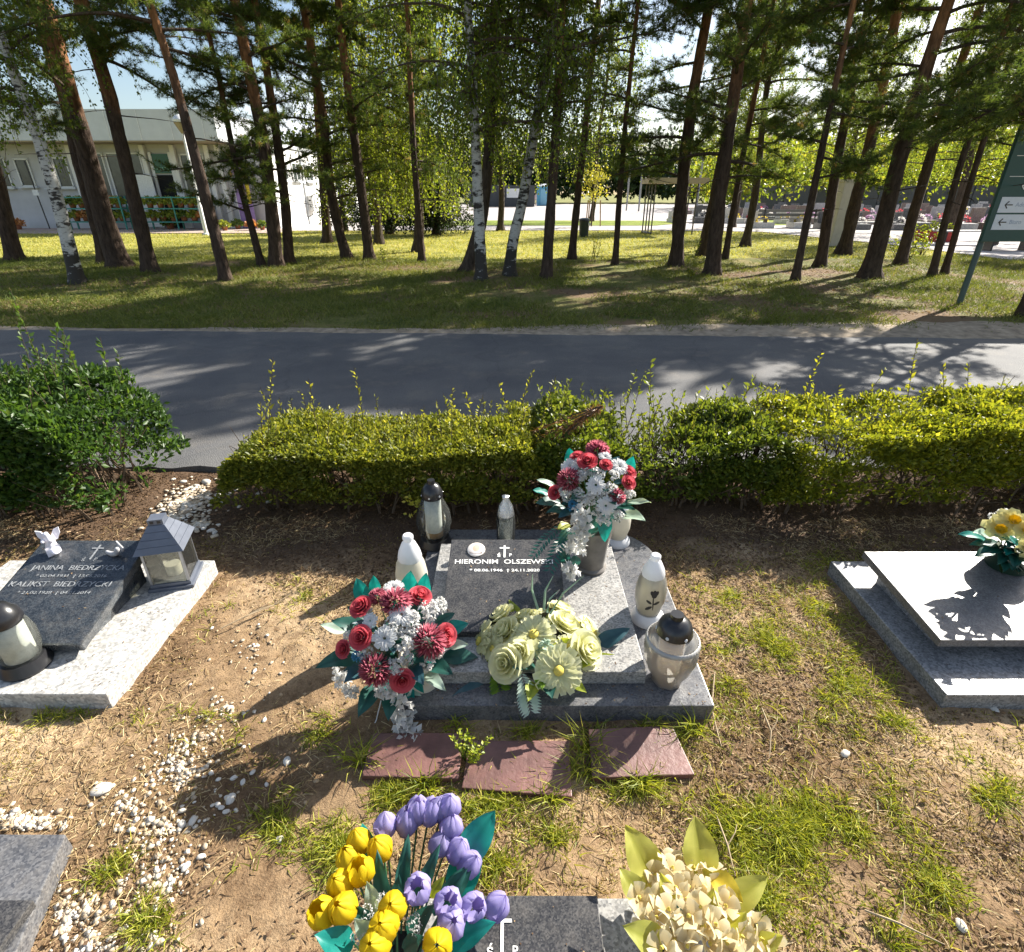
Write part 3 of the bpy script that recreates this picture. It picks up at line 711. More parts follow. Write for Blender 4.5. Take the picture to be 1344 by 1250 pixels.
for k, (x, y, H, lb) in enumerate([(12.0, 33, 10, 'left'), (16.5, 31, 10, 'middle'), (19.5, 27, 10, 'right')]):
    back_tree('willow_tree', 'pale green hanging tree behind the right hand pines, %s of three' % lb, x, y, H, 2.6, 'willow', 44, 3.4, ground_gap=1.9, strands=16, leaf=0.095, step=0.075, hang=(0.8, 2.6))
for k, (x, y, H, lb) in enumerate([                                   (8.2, 21.0, 9, 'small pine seen beyond the shelter posts'), (22.5, 24.0, 9, 'pine behind the green sign board')]):
    back_tree('pine_tree', lb, x, y, H, 2.9, 'pine', 30, 2.6, r=0.14)
# the far wood reads as one mass
def wood_mass(name, n, x0, x1, y0, y1, h, mat, leaf, label):
    m = int(n / 160); cx = rng.uniform(x0, x1, m); cy = rng.uniform(y0, y1, m); hh = h * rng.uniform(0.55, 1.1, m)
    k = np.repeat(np.arange(m), 160); u = rng.normal(size=(len(k), 3)); u = unit(u) * (rng.random((len(k), 1)) ** 0.4)
    rr = hh[k] * 0.28
    pos = np.stack([cx[k] + u[:, 0] * rr, cy[k] + u[:, 1] * rr, hh[k] * 0.56 + u[:, 2] * hh[k] * 0.46], 1)
    pos[:, 2] = np.maximum(pos[:, 2], 0.25)
    ax = rng.normal(size=pos.shape); ax[:, 2] -= 0.4
    o = link_mesh(name, leaves_mesh(name, pos, ax, leaf * (0.6 + 0.7 * rng.random(len(pos))), leaf * 0.7, 0.2), mat)
    return tag(o, label, 'trees', kind='stuff')
wood_mass('far_wood', 86000, -110, 180, 112, 140, 13, M_DARKLEAF, 1.0, 'dark green wood far behind the plaza')
wood_mass('far_wood', 44000, 22, 90, 62, 84, 9, M_WILLOW, 0.45, 'lighter wood behind the distant graves')

# ------------------------------------------------------------------ hedges
M_HEDGE = leafy('privet leaves', [(0.0, (0.085, 0.115, 0.012)), (0.45, (0.19, 0.215, 0.020)), (0.85, (0.35, 0.34, 0.030)), (1.0, (0.48, 0.41, 0.07))], 0.42, 0.45, 0.35)
M_HEDGE_D = leafy('dark glossy hedge leaves', [(0.0, (0.030, 0.070, 0.014)), (0.6, (0.060, 0.115, 0.022)), (1.0, (0.13, 0.18, 0.035))], 0.40, 0.42, 0.35)
M_STEM = plain('hedge stems', (0.13, 0.095, 0.065), 0.9, 0.2, var=0.35)
def hedge(name, label, x0, x1, yf, yb, top, n, mat, leaf, gaps=(), shoots=40, shoot_len=(0.12, 0.3), round_ends=0.25, nstem=160, under=0.12):
    t = thing(name, label, 'hedge', ((x0 + x1) / 2, (yf + yb) / 2, 0)); c = Vector(t.location)
    def prof(x):
        e = np.clip(np.minimum(x - x0, x1 - x) / round_ends, 0, 1); e = np.sqrt(1 - (1 - e) ** 2)
        return e
    def topz(x, y): return top(x) * (0.76 + 0.30 * fbm(x, y, 2.3, 3, 21) + 0.22 * fbm(x, y, 7.0, 2, 26)) * (0.35 + 0.65 * prof(x))
    # leaves gather near the clipped surface and thin out inside
    m = int(n * 1.9); x = rng.uniform(x0 - .05, x1 + .05, m); s = rng.random(m)
    w = (yb - yf)
    y = yf + w * rng.random(m); tz = topz(x, y)
    depth = np.minimum(rng.exponential(0.055, m), 0.45) - 0.03 * rng.random(m)
    mode = rng.random(m)
    z = np.where(mode < 0.45, tz - depth, under + (tz - under) * rng.random(m) ** 0.75)
    bul = 0.06 * (fbm(x, z, 3.0, 3, 22) - 0.4)
    yy = np.where(mode < 0.45, y, np.where(mode < 0.85, yf + depth * 1.0 + bul + 0.10 * np.abs(z / np.maximum(tz, .1) - 0.6), yb - depth + bul))
    keep = (z > under * (0.4 + 0.9 * rng.random(m)))
    keep &= fbm(x * 1.0, yy + z * 1.7, 5.0, 3, 23) > rng.normal(0.37, 0.07, m)
    for gx, gz, gr, gd in gaps:
        dd = ((x - gx) / gr) ** 2 + ((z - gz) / (gr * 0.42)) ** 2
        keep &= ~((dd < 1) & (rng.random(m) < gd))
    keep &= rng.random(m) < (0.25 + 0.75 * prof(x))
    pos = np.stack([x, yy, z], 1)[keep][:n]
    out = np.stack([rng.normal(size=len(pos)) * 0.7, (pos[:, 1] - (yf + yb) / 2) / w * 1.2 + rng.normal(size=len(pos)) * 0.6, rng.normal(size=len(pos)) * 0.5 + 0.55], 1)
    L = leaf * (0.65 + 0.6 * rng.random(len(pos)))
    tone = np.clip(rng.beta(2, 3, len(pos)) + 0.2 * (fbm(pos[:, 0], pos[:, 1], 1.2, 3, 24) - 0.45), 0, 1)
    # woody stems
    wd = MB(); SP_, SD_ = [], []
    for k in range(nstem):
        bx = rnd.uniform(x0 + 0.08, x1 - 0.08); by = rnd.uniform(yf + 0.12, yb - 0.12); hz = float(top(np.array(bx))) * rnd.uniform(0.6, 0.95)
        p = Vector((bx, by, -0.03)); pts = [p]; d = Vector((rnd.uniform(-.3, .3), rnd.uniform(-.3, .3), 1)).normalized()
        for q in range(4):
            d = (d + Vector((rnd.uniform(-.3, .3), rnd.uniform(-.3, .3), 0.2))).normalized(); pts.append(pts[-1] + d * hz / 4)
        wd.tube([q - c for q in pts], [0.008, 0.007, 0.005, 0.004, 0.002], 4, cap=False)
        for q in (1, 2, 3):
            sd = (Vector((rnd.uniform(-1, 1), rnd.uniform(-1, 1), 0.6))).normalized()
            wd.tube([pts[q] - c, pts[q] + sd * 0.12 - c, pts[q] + sd * 0.22 + Vector((0, 0, .04)) - c], [0.004, 0.003, 0.0015], 3, cap=False)
    # upright shoots that escaped the shears
    for k in range(shoots):
        sx = rnd.uniform(x0 + .1, x1 - .1); sy = rnd.uniform(yf + .1, yb); sz = float(topz(np.array(sx), np.array(sy))) - 0.06
        L_ = rnd.uniform(*shoot_len) * (1.8 if rnd.random() < 0.12 else 1); d = Vector((rnd.uniform(-.35, .35), rnd.uniform(-.3, .3), 1)).normalized()
        tip = Vector((sx, sy, sz)) + d * L_
        wd.tube([Vector((sx, sy, sz)) - c, tip - c], [0.003, 0.0015], 3, cap=False)
        for q in range(int(L_ / 0.016)):
            SP_.append(tuple(Vector((sx, sy, sz)) + d * (0.016 * q))); SD_.append((rnd.gauss(0, 1), rnd.gauss(0, 1), 0.9))
    pos = np.concatenate([pos, np.array(SP_)]) if SP_ else pos
    out = np.concatenate([out, np.array(SD_)]) if SP_ else out
    L = np.concatenate([L, leaf * (0.7 + 0.5 * rng.random(len(SP_)))]) if SP_ else L
    tone = np.concatenate([tone, np.clip(0.45 + 0.4 * rng.random(len(SP_)), 0, 1)]) if SP_ else tone
    pos = pos - np.array([c.x, c.y, 0])
    tag(wd.build('stems', M_STEM, t), kind='stuff')
    tag(link_mesh('foliage', leaves_mesh('foliage', pos, out, L, L * 0.48, 0.2, tone), mat, t), kind='stuff')
    return t
xr0 = G(338, 640).x
M_HEDGE_O = leafy('olive privet leaves', [(0.0, (0.080, 0.105, 0.016)), (0.45, (0.17, 0.19, 0.024)), (0.8, (0.33, 0.32, 0.045)), (1.0, (0.48, 0.42, 0.11))], 0.40, 0.45, 0.35)
M_HEDGE_G = leafy('green shrub leaves', [(0.0, (0.058, 0.092, 0.014)), (0.5, (0.115, 0.150, 0.020)), (0.88, (0.21, 0.235, 0.032)), (1.0, (0.34, 0.22, 0.08))], 0.40, 0.45, 0.35)
hedge('privet_hedge', 'low olive privet hedge behind the black-capped candle', xr0, 0.22, 2.62, 3.30,
      lambda x: 0.43 + 0.035 * np.sin(x * 3.1 + 0.5), 62000, M_HEDGE_O, 0.028, shoots=60, nstem=70)
hedge('green_shrub_hedge', 'ragged green part of the hedge behind the right bouquet', 0.08, 1.60, 2.66, 3.34,
      lambda x: 0.45 + 0.05 * np.sin(x * 4.3 + 1.0), 40000, M_HEDGE_G, 0.036, gaps=[(0.80, 0.30, 0.28, 0.95), (1.3, 0.16, 0.22, 0.6), (0.35, 0.38, 0.2, 0.5)], shoots=75, nstem=110, shoot_len=(0.12, 0.3))
hedge('privet_hedge', 'bright yellow-green privet hedge behind the right grave', 1.42, 5.2, 2.62, 3.34,
      lambda x: 0.54 + 0.04 * np.sin(x * 2.3 + 0.5), 92000, M_HEDGE, 0.031, gaps=[(2.1, 0.2, 0.16, 0.7), (2.9, 0.16, 0.2, 0.5)], shoots=70, nstem=110)
hedge('evergreen_hedge', 'taller dark green hedge at the left behind the lantern grave', -5.4, G(205, 640).x + 0.03, 2.55, 3.36,
      lambda x: 0.60 + 0.10 * np.clip((-x - 1.9) / 0.8, -1, 1) + 0.04 * np.sin(x * 3), 85000, M_HEDGE_D, 0.040, shoots=190, shoot_len=(0.12, 0.34))

# withered brown conifer branch caught in the hedge
wb = thing('withered_branch', 'withered rust-brown fir branch lying on top of the hedge', 'branch', P(778, 540, 2.82))
mb = MB(); LPs, LDs = [], []
for k in range(7):
    a0 = R(200) + k * 0.12 - 0.35; L_ = rnd.uniform(0.26, 0.44)
    p = Vector((0.05, 0, 0.03)); d = Vector((math.cos(a0), rnd.uniform(-.4, .2), rnd.uniform(-.55, .05))).normalized()
    pts = [p + d * L_ * j / 4 + Vector((0, 0, -0.05 * (j / 4) ** 2)) for j in range(5)]
    mb.tube(pts, [0.005, 0.004, 0.003, 0.002, 0.001], 4)
    for j in range(80):
        q = pts[0].lerp(pts[-1], j / 80); LPs.append(tuple(q)); LDs.append((d.x + rnd.gauss(0, .8), d.y + rnd.gauss(0, .8), d.z + rnd.gauss(0, .6)))
mb.build('twig', M_TWIG, wb)
tag(link_mesh('needles', needles_mesh('needles', np.array(LPs), np.array(LDs), 0.045, 0.006, rng.random(len(LPs))),
    leafy('rusty needles', [(0, (0.20, 0.09, 0.035)), (1, (0.36, 0.19, 0.08))], 0.2), wb), kind='stuff')
# bright sprig sticking out of the hedge by the black-capped candle
sp = thing('hedge_sprig', 'bright yellow-green leafy sprig beside the black-capped candle', 'sprig', P(556, 668, 2.45))
pp, dd = [], []
for k in range(9):
    d = Vector((rnd.uniform(-1, .6), rnd.uniform(-.6, .3), rnd.uniform(-.2, .7))).normalized()
    for j in range(9): pp.append(tuple(d * (0.012 * j))); dd.append((d.x + rnd.gauss(0, .8), d.y + rnd.gauss(0, .8), d.z + rnd.gauss(0, .8)))
mb = MB(); mb.tube([(0.08, 0.25, -0.12), (0.03, 0.1, -0.03), (0, 0, 0)], 0.003, 4); mb.build('stem', M_STEM, sp)
link_mesh('leaves', leaves_mesh('leaves', np.array(pp), np.array(dd), 0.028, 0.014, 0.2, 0.7 + 0.3 * rng.random(len(pp))), M_HEDGE, sp)['kind'] = 'stuff'

# ================================================================== GRAVES
M_PLATE = granite('dark polished granite', (0.030, 0.031, 0.035), (0.095, 0.092, 0.09), 0.16, 260, 0.35, 0.25, dust=0.20, spec=0.35)
M_MID = granite('grey granite', (0.15, 0.15, 0.15), (0.42, 0.41, 0.39), 0.30, 170, 0.5, 0.25, dust=0.4)
M_BASE = granite('charcoal granite', (0.065, 0.068, 0.078), (0.17, 0.17, 0.175), 0.28, 190, 0.4, 0.3, dust=0.35)
M_LIGHT = granite('pale speckled granite', (0.27, 0.27, 0.26), (0.62, 0.60, 0.56), 0.45, 110, 0.45, 0.2, dust=0.5)
M_LPLATE = granite('blue-black granite', (0.020, 0.026, 0.034), (0.07, 0.08, 0.09), 0.16, 240, 0.3, 0.3, dust=0.25)
M_RPLATE = granite('glossy brown-grey granite', (0.09, 0.082, 0.08), (0.20, 0.19, 0.185), 0.42, 220, 0.4, 0.2, dust=0.15, spec=0.8)
M_RBASE = granite('grey speckled granite', (0.12, 0.125, 0.13), (0.34, 0.34, 0.34), 0.30, 150, 0.5, 0.25, dust=0.25, spec=0.7)
M_PAINT = plain('white lettering', (0.78, 0.77, 0.74), 0.6, 0.3, var=0.05)
M_PAINT_W = plain('weathered lettering', (0.26, 0.27, 0.28), 0.7, 0.3, var=0.45, scale=90)
def text_obj(s, size, parent, loc, mat, bold=0.0, width=None, name='inscription', rz=0.0, align='CENTER'):
    cu = bpy.data.curves.new(name, 'FONT'); cu.body = s; cu.size = size; cu.align_x = align; cu.align_y = 'CENTER'
    cu.extrude = 0.0006; cu.offset = bold * size; cu.resolution_u = 3
    o = bpy.data.objects.new(name, cu); COL.objects.link(o)
    dg = bpy.context.evaluated_depsgraph_get(); me = bpy.data.meshes.new_from_object(o.evaluated_get(dg))
    bpy.data.objects.remove(o); bpy.data.curves.remove(cu)
    if width:
        co = np.zeros(len(me.vertices) * 3); me.vertices.foreach_get('co', co); co = co.reshape(-1, 3)
        co[:, 0] *= width / max(1e-6, np.ptp(co[:, 0])); me.vertices.foreach_set('co', co.ravel()); me.update()
    me.materials.clear(); me.name = name
    t = link_mesh(name, me, mat, parent, loc); t.rotation_euler = (0, 0, rz)
    return t
def cross_obj(parent, loc, h, w, mat, th=0.009, arm=0.72):
    m = MB(); z = 0.0006
    m.box((0, 0, 0), (th, h, z * 2)); m.box((0, h * (arm - 0.5), 0.0004), (w, th, z * 2))
    return m.build('cross', mat, parent, loc)
def plate_obj(parent, x0, x1, y0, y1, zf, zb, th, mat, bevel=0.004, name='name_plate'):
    """a tilted plate: front edge top at zf, back edge top at zb (local frame: origin at centre of its top face)"""
    L = math.hypot(y1 - y0, zb - zf); a = math.atan2(zb - zf, y1 - y0)
    m = MB(); m.box((0, 0, -th / 2), (x1 - x0, L, th))
    o = m.build(name, mat, parent, bevel=bevel)
    o.location = Vector(((x0 + x1) / 2, (y0 + y1) / 2, (zf + zb) / 2)) - (parent.location if parent else Vector())
    o.rotation_euler = (a, 0, 0)
    return o, L
# ---- the middle grave
gv = thing('grave', 'low grey granite grave in the middle with tilted name plate and portrait', 'grave', (0.14, 1.85, 0))
o_ = gv.location
poly = [(-0.42, 1.335), (0.70, 1.335), (0.70, 2.20)] + [(0.70 - 0.26 * (1 - math.cos(a)), 2.20 + 0.26 * math.sin(a)) for a in np.linspace(0.2, math.pi / 2, 8)] + [(-0.42, 2.46)]
m = MB(); m.prism([(x - o_.x, y - o_.y) for x, y in poly], -0.10, 0.075); m.build('base_slab', M_BASE, gv, bevel=0.004)
m = MB(); m.box(((-0.345 + 0.48) / 2 - o_.x, (1.43 + 2.24) / 2 - o_.y, 0.105), (0.825, 0.81, 0.058)); m.build('middle_slab', M_MID, gv, bevel=0.003)
m = MB()   # wedge under the plate
m.add([(-0.25, 1.66, 0.134), (0.19, 1.66, 0.134), (0.19, 2.06, 0.134), (-0.25, 2.06, 0.134), (-0.25, 1.66, 0.135), (0.19, 1.66, 0.135), (0.19, 2.06, 0.205), (-0.25, 2.06, 0.205)],
      [(0, 3, 2, 1), (4, 5, 6, 7), (0, 1, 5, 4), (2, 3, 7, 6), (1, 2, 6, 5), (3, 0, 4, 7)], M=Matrix.Translation((-o_.x, -o_.y, 0)))
m.build('wedge', M_BASE, gv)
pl, PL = plate_obj(gv, -0.275, 0.213, 1.60, 2.10, 0.165, 0.252, 0.04, M_PLATE)
text_obj('HIERONIM  OLSZEWSKI', 0.036, pl, (-0.004, 0.112, 0.0012), M_PAINT, 0.012, 0.425)
text_obj('* 08.06.1946  † 24.11.2020', 0.021, pl, (0.0, 0.062, 0.0012), M_PAINT, 0.02, 0.30)
text_obj('ś', 0.032, pl, (-0.027, 0.152, 0.0012), M_PAINT, 0.02); text_obj('P', 0.026, pl, (0.024, 0.152, 0.0012), M_PAINT, 0.02)
cross_obj(pl, (-0.002, 0.176, 0.0012), 0.075, 0.044, M_PAINT, 0.0085, 0.78)
port = MB(); port.lathe([(0.001, 0.0), (0.038, 0.0), (0.040, 0.003), (0.037, 0.006), (0.001, 0.0065)], 28, M=Matrix.Diagonal((1, 1.1, 1, 1)))
po = port.build('portrait', plain('ceramic white', (0.78, 0.72, 0.66), 0.2, 0.6, var=0.05), pl, (-0.128, 0.185, 0.0005), smooth=True)
mm = MB(); mm.lathe([(0.001, 0), (0.016, 0), (0.001, 0.0012)], 18, M=Matrix.Translation((0, 0.006, 0.0066)) @ Matrix.Diagonal((1, 1.3, 1, 1)))
mm.build('portrait_face', plain('faded skin print', (0.66, 0.42, 0.32), 0.4, 0.4, var=0.12, scale=80), po)
mm = MB(); mm.prism([(-0.027, -0.027), (0.027, -0.027), (0.030, -0.017), (0.012, -0.026), (-0.012, -0.026), (-0.030, -0.017)], 0.0062, 0.0069)
mm.build('portrait_suit', plain('faded suit print', (0.16, 0.13, 0.12), 0.4, 0.4), po)
# ---- the left grave
gl = thing('grave', 'dark tilted grave plate on pale speckled granite at the left', 'grave', (-1.9, 1.8, 0)); o_ = gl.location
m = MB(); m.box((-1.93 - o_.x, 1.785 - o_.y, 0.0), (0.99, 0.80, 0.15)); m.build('base_slab', M_LIGHT, gl, bevel=0.004)
m = MB(); m.add([(-2.06, 1.62, 0.077), (-1.665, 1.62, 0.077), (-1.665, 2.02, 0.077), (-2.06, 2.02, 0.077), (-2.06, 1.62, 0.10), (-1.665, 1.62, 0.10), (-1.665, 2.02, 0.205), (-2.06, 2.02, 0.205)],
      [(0, 3, 2, 1), (4, 5, 6, 7), (0, 1, 5, 4), (2, 3, 7, 6), (1, 2, 6, 5), (3, 0, 4, 7)], M=Matrix.Translation((-o_.x, -o_.y, 0)))
m.build('wedge', M_LPLATE, gl)
pl2, _ = plate_obj(gl, -2.11, -1.63, 1.56, 2.08, 0.135, 0.262, 0.042, M_LPLATE, 0.008)
text_obj('JANINA  BIEDRZYCKA', 0.038, pl2, (0.015, 0.105, 0.0012), M_PAINT_W, 0.0, 0.40)
text_obj('* 02.04.1931  † 13.06.2016', 0.022, pl2, (0.01, 0.062, 0.0012), M_PAINT_W, 0.0, 0.30)
text_obj('KALIKST  BIEDRZYCKI', 0.038, pl2, (-0.01, 0.018, 0.0012), M_PAINT_W, 0.0, 0.42)
text_obj('* 21.02.1928  † 04.01.2014', 0.022, pl2, (-0.01, -0.025, 0.0012), M_PAINT_W, 0.0, 0.30)
cross_obj(pl2, (0.035, 0.195, 0.0012), 0.085, 0.05, M_PAINT_W, 0.007, 0.76); text_obj('P', 0.028, pl2, (0.06, 0.152, 0.0012), M_PAINT_W, 0.0)
text_obj('ś', 0.03, pl2, (0.008, 0.152, 0.0012), M_PAINT_W, 0.0)
# ---- the right grave
gr = thing('grave', 'glossy grave plate glaring white in the sun at the right edge', 'grave', (2.0, 1.8, 0)); o_ = gr.location
m = MB(); m.box((2.06 - o_.x, 1.785 - o_.y, -0.005), (1.04, 0.80, 0.15)); m.build('base_slab', M_RBASE, gr, bevel=0.004)
m = MB(); m.add([(1.66, 1.66, 0.071), (2.36, 1.66, 0.071), (2.36, 2.02, 0.071), (1.66, 2.02, 0.071), (1.66, 1.66, 0.134), (2.36, 1.66, 0.134), (2.36, 2.02, 0.158), (1.66, 2.02, 0.158)],
      [(0, 3, 2, 1), (4, 5, 6, 7), (0, 1, 5, 4), (2, 3, 7, 6), (1, 2, 6, 5), (3, 0, 4, 7)], M=Matrix.Translation((-o_.x, -o_.y, 0)))
m.build('wedge', M_RBASE, gr)
plate_obj(gr, 1.602, 2.42, 1.555, 2.08, 0.165, 0.200, 0.035, M_RPLATE, 0.003)
# ---- the near grave at the bottom edge
gb = thing('grave', 'dark granite grave cut by the bottom edge with a white cross', 'grave', (0.08, 0.5, 0)); o_ = gb.location
zb = 0.07; q0 = G(612, 1178, zb); q1 = G(806, 1178, zb + 0.02)
m = MB(); m.box((0.10 - o_.x, 0.30 - o_.y, -0.02), (0.66, 0.93, 0.13)); m.build('base_slab', M_MID, gb, bevel=0.004)
pb = MB(); pb.box((0, 0, 0), (0.36, 0.72, 0.032)); pbo = pb.build('name_plate', M_PLATE, gb, (0.035 - o_.x, 0.395 - o_.y, 0.062), bevel=0.003)
pc = G(659, 1223, 0.079)
cross_obj(pbo, (pc.x - 0.035, pc.y - 0.395, 0.0172), 0.085, 0.046, M_PAINT, 0.0075, 0.76)
pc2 = G(643, 1249, 0.079); text_obj('ś', 0.034, pbo, (pc2.x - 0.035, pc2.y - 0.395, 0.0172), M_PAINT, 0.01)
pc3 = G(676, 1249, 0.079); text_obj('P', 0.028, pbo, (pc3.x - 0.035, pc3.y - 0.395, 0.0172), M_PAINT, 0.01)
# ---- corner slab at the bottom left
gs = thing('grave', 'charcoal granite grave slab in the bottom left corner among pebbles', 'grave', (-1.35, 0.6, 0)); o_ = gs.location
c0 = G(86, 1095, 0.05); c1 = G(20, 1250, 0.05)
m = MB(); m.prism([(-2.1 - o_.x, 0.0 - o_.y), (c1.x - o_.x, 0.0 - o_.y), (c1.x - o_.x, c1.y - o_.y), (c0.x - o_.x, c0.y - o_.y), (-2.1 - o_.x, c0.y - o_.y)], -0.08, 0.05)
m.build('base_slab', M_BASE, gs, bevel=0.004)
c2 = G(-60, 1182, 0.075); c3 = G(44, 1182, 0.075)
m = MB(); m.prism([(-2.05 - o_.x, 0.05 - o_.y), (c1.x - 0.045 - o_.x, 0.05 - o_.y), (c3.x - o_.x, c3.y - o_.y), (-2.05 - o_.x, c3.y - o_.y)], 0.052, 0.078)
m.build('name_plate', M_PLATE, gs, bevel=0.003)

# ---- three brown tiles sunk in the soil in front of the middle grave
M_TILE = plain('red-brown clinker tile', (0.15, 0.072, 0.062), 0.5, 0.5, var=0.35, scale=9, bump=0.25, bscale=45)
for k, (pts, lb) in enumerate([([(474, 1018), (490, 962), (608, 962), (602, 1022)], 'left one of three red-brown tiles in the soil, under the white hanging blossoms'),
                               ([(606, 1034), (616, 972), (747, 972), (751, 1046)], 'middle one of three red-brown tiles, reaching nearest the camera'),
                               ([(777, 1021), (772, 958), (882, 952), (912, 1015)], 'right one of three red-brown tiles in front of the glass candle')]):
    q = [G(a, b, 0.024) for a, b in pts]; c = sum(q, Vector()) / 4
    t = thing('clinker_tile', lb, 'tile', (c.x, c.y, 0), group='tiles in front of the middle grave')
    m = MB(); m.prism([(p.x - c.x, p.y - c.y) for p in q], -0.03, 0.024); ob = m.build('slab', M_TILE, t, bevel=0.003)
    ob.rotation_euler = (R(rnd.uniform(-1.5, 1.5)), R(rnd.uniform(-1.5, 1.5)), 0)

# ================================================================== CANDLES
M_GLASS = thin_glass('clear glass', (0.88, 0.92, 0.88), 0.10)
M_FROST = thin_glass('milky glass', (0.96, 0.94, 0.87), 0.50, 0.2)
M_GGREEN = thin_glass('greenish rippled glass', (0.90, 0.94, 0.89), 0.15, 0.1)
M_BLACKP = plain('black plastic', (0.018, 0.018, 0.02), 0.28, 0.5, var=0.1)
M_WHITEP = plain('white plastic', (0.80, 0.81, 0.83), 0.35, 0.5, var=0.05, trans=0.35)
M_CREAMG = plain('cream candle glass', (0.80, 0.77, 0.68), 0.3, 0.5, var=0.06, trans=0.55)
M_SILVER = plain('silver foil', (0.62, 0.64, 0.66), 0.22, 0.5, metal=0.9, var=0.2, scale=120, bump=0.5, bscale=150)
M_WAX = plain('amber wax', (0.55, 0.33, 0.14), 0.45, 0.4, var=0.2, scale=30, trans=0.25)
M_PAPER = plain('white insert', (0.72, 0.71, 0.68), 0.5, 0.4, var=0.15, scale=40, trans=0.25)
def part_lathe(name, prof, mat, par, seg=28, **k):
    m = MB(); m.lathe(prof, seg, **k); return smooth_by_angle(m.build(name, mat, par))
def height_to(b, py, px): return P(px, py, b.y).z - b.z
def candle_black(label, b, H, r, wax=True, bodymat=None, base_black=True):
    t = thing('grave_candle', label, 'candle', b, group='candles on the middle grave')
    hb = 0.12 * H; hg = 0.74 * H
    part_lathe('base', [(0.001, 0), (r * 0.86, 0), (r * 0.92, 0.008), (r * 0.80, hb), (r * 0.6, hb + 0.004), (0.001, hb + 0.004)], M_BLACKP if base_black else M_FROST, t)
    part_lathe('glass', [(r * 0.62, hb), (r * 0.88, hb + 0.10 * H), (r, hb + 0.24 * H), (r * 0.92, hb + 0.40 * H), (r * 0.66, hb + 0.55 * H), (r * 0.52, hg)], bodymat or M_GLASS, t, cap=False)
    ins = part_lathe('insert', [(0.001, hb + 0.008), (r * 0.46, hb + 0.008), (r * 0.47, hg * 0.98), (r * 0.43, hg * 0.98), (r * 0.42, hb + 0.14)], M_PAPER, t, 20)
    part_lathe('wax', [(0.001, hb + 0.006), (r * 0.49, hb + 0.006), (r * 0.49, hb + 0.10 * H), (0.001, hb + 0.12 * H)], M_WAX, t, 18)
    lid = part_lathe('lid', [(r * 0.56, hg), (r * 0.60, hg + 0.012), (r * 0.58, hg + 0.35 * (H - hg)), (r * 0.42, hg + 0.68 * (H - hg)), (r * 0.22, hg + 0.8 * (H - hg)), (r * 0.2, H), (0.001, H)], M_BLACKP, t, 24)
    for k in range(6):
        a = k * math.pi / 3 + 0.4; mm = MB(); mm.lathe([(0.001, 0), (0.0055, 0), (0.004, 0.002), (0.001, 0.0022)], 8)
        v = mm.build('vent', M_SILVER, lid); orient(v, (r * 0.595 * math.cos(a), r * 0.595 * math.sin(a), hg + 0.2 * (H - hg)), (math.cos(a), math.sin(a), 0.15))
    return t
def candle_white(label, b, H, r, rose=False, solid=True, group='candles on the middle grave'):
    t = thing('grave_candle', label, 'candle', b, group=group)
    hb = 0.14 * H
    part_lathe('base', [(0.001, 0), (r * 0.98, 0), (r * 1.02, 0.006), (r * 0.98, hb * 0.55), (r * 0.74, hb), (0.001, hb)], M_WHITEP, t)
    part_lathe('body', [(r * 0.66, hb), (r * 0.74, hb + 0.06 * H), (r * 0.90, hb + 0.22 * H), (r * 0.92, hb + 0.36 * H), (r * 0.80, hb + 0.50 * H), (r * 0.62, 0.72 * H)], M_CREAMG if solid else M_FROST, t, flute=0.012, nf=10, cap=False)
    part_lathe('insert', [(0.001, hb + 0.004), (r * 0.58, hb + 0.004), (r * 0.60, 0.70 * H), (0.001, 0.70 * H)], M_CREAMG, t, 20)
    part_lathe('lid', [(r * 0.66, 0.70 * H), (r * 0.68, 0.73 * H), (r * 0.60, 0.80 * H), (r * 0.38, 0.90 * H), (r * 0.25, 0.925 * H), (r * 0.25, 0.945 * H), (r * 0.30, 0.955 * H), (r * 0.30, 0.985 * H), (r * 0.24, H), (0.001, H)], M_WHITEP, t, 24)
    if rose:   # printed black rose
        m = MB(); rr = r * 0.945; z0 = hb + 0.13 * H; s = H * 0.34; a0 = -math.pi / 2 - 0.1
        def blob(u, v, ru, rv, tilt=0.0, n=10):
            vs = [(0, 0)]
            for k in range(n):
                a = 2 * math.pi * k / n; x = ru * math.cos(a); y = rv * math.sin(a)
                vs.append((x * math.cos(tilt) - y * math.sin(tilt), x * math.sin(tilt) + y * math.cos(tilt)))
            P3 = []
            for x, y in vs:
                a = a0 + (u + x) * s / rr; P3.append((rr * math.cos(a), rr * math.sin(a), z0 + (v + y) * s))
            m.add(P3, [(0, k + 1, (k + 1) % n + 1) for k in range(n)])
        blob(0.03, 0.76, 0.10, 0.12); blob(-0.04, 0.84, 0.075, 0.13, 0.4); blob(0.10, 0.85, 0.075, 0.13, -0.4); blob(0.03, 0.92, 0.06, 0.08); blob(0.02, 0.42, 0.025, 0.34, 0.06); blob(0.15, 0.42, 0.13, 0.06, 0.5); blob(-0.13, 0.45, 0.12, 0.055, -0.6); blob(-0.12, 0.18, 0.15, 0.06, 0.7)
        m.build('printed_rose', M_BLACKP, t)
    return t
b1 = G(571, 716, 0.075); b1.y += 0.02
candle_black('tall clear glass candle with black cap and base beside the plate', b1, height_to(b1, 630, 571), 0.088)
b2 = P(664, 706, 2.30); b2.z = 0.075
t2 = thing('grave_candle', 'small clear candle with silver cap behind the name plate', 'candle', b2, group='candles on the middle grave')
H2 = height_to(b2, 650, 664)
part_lathe('glass', [(0.036, 0), (0.044, 0.02), (0.046, H2 * 0.5), (0.042, H2 * 0.64)], M_GLASS, t2, flute=0.03, nf=8, cap=False)
part_lathe('insert', [(0.001, 0.003), (0.028, 0.003), (0.032, H2 * 0.55), (0.001, H2 * 0.55)], M_SILVER, t2, 16, flute=0.06, nf=9)
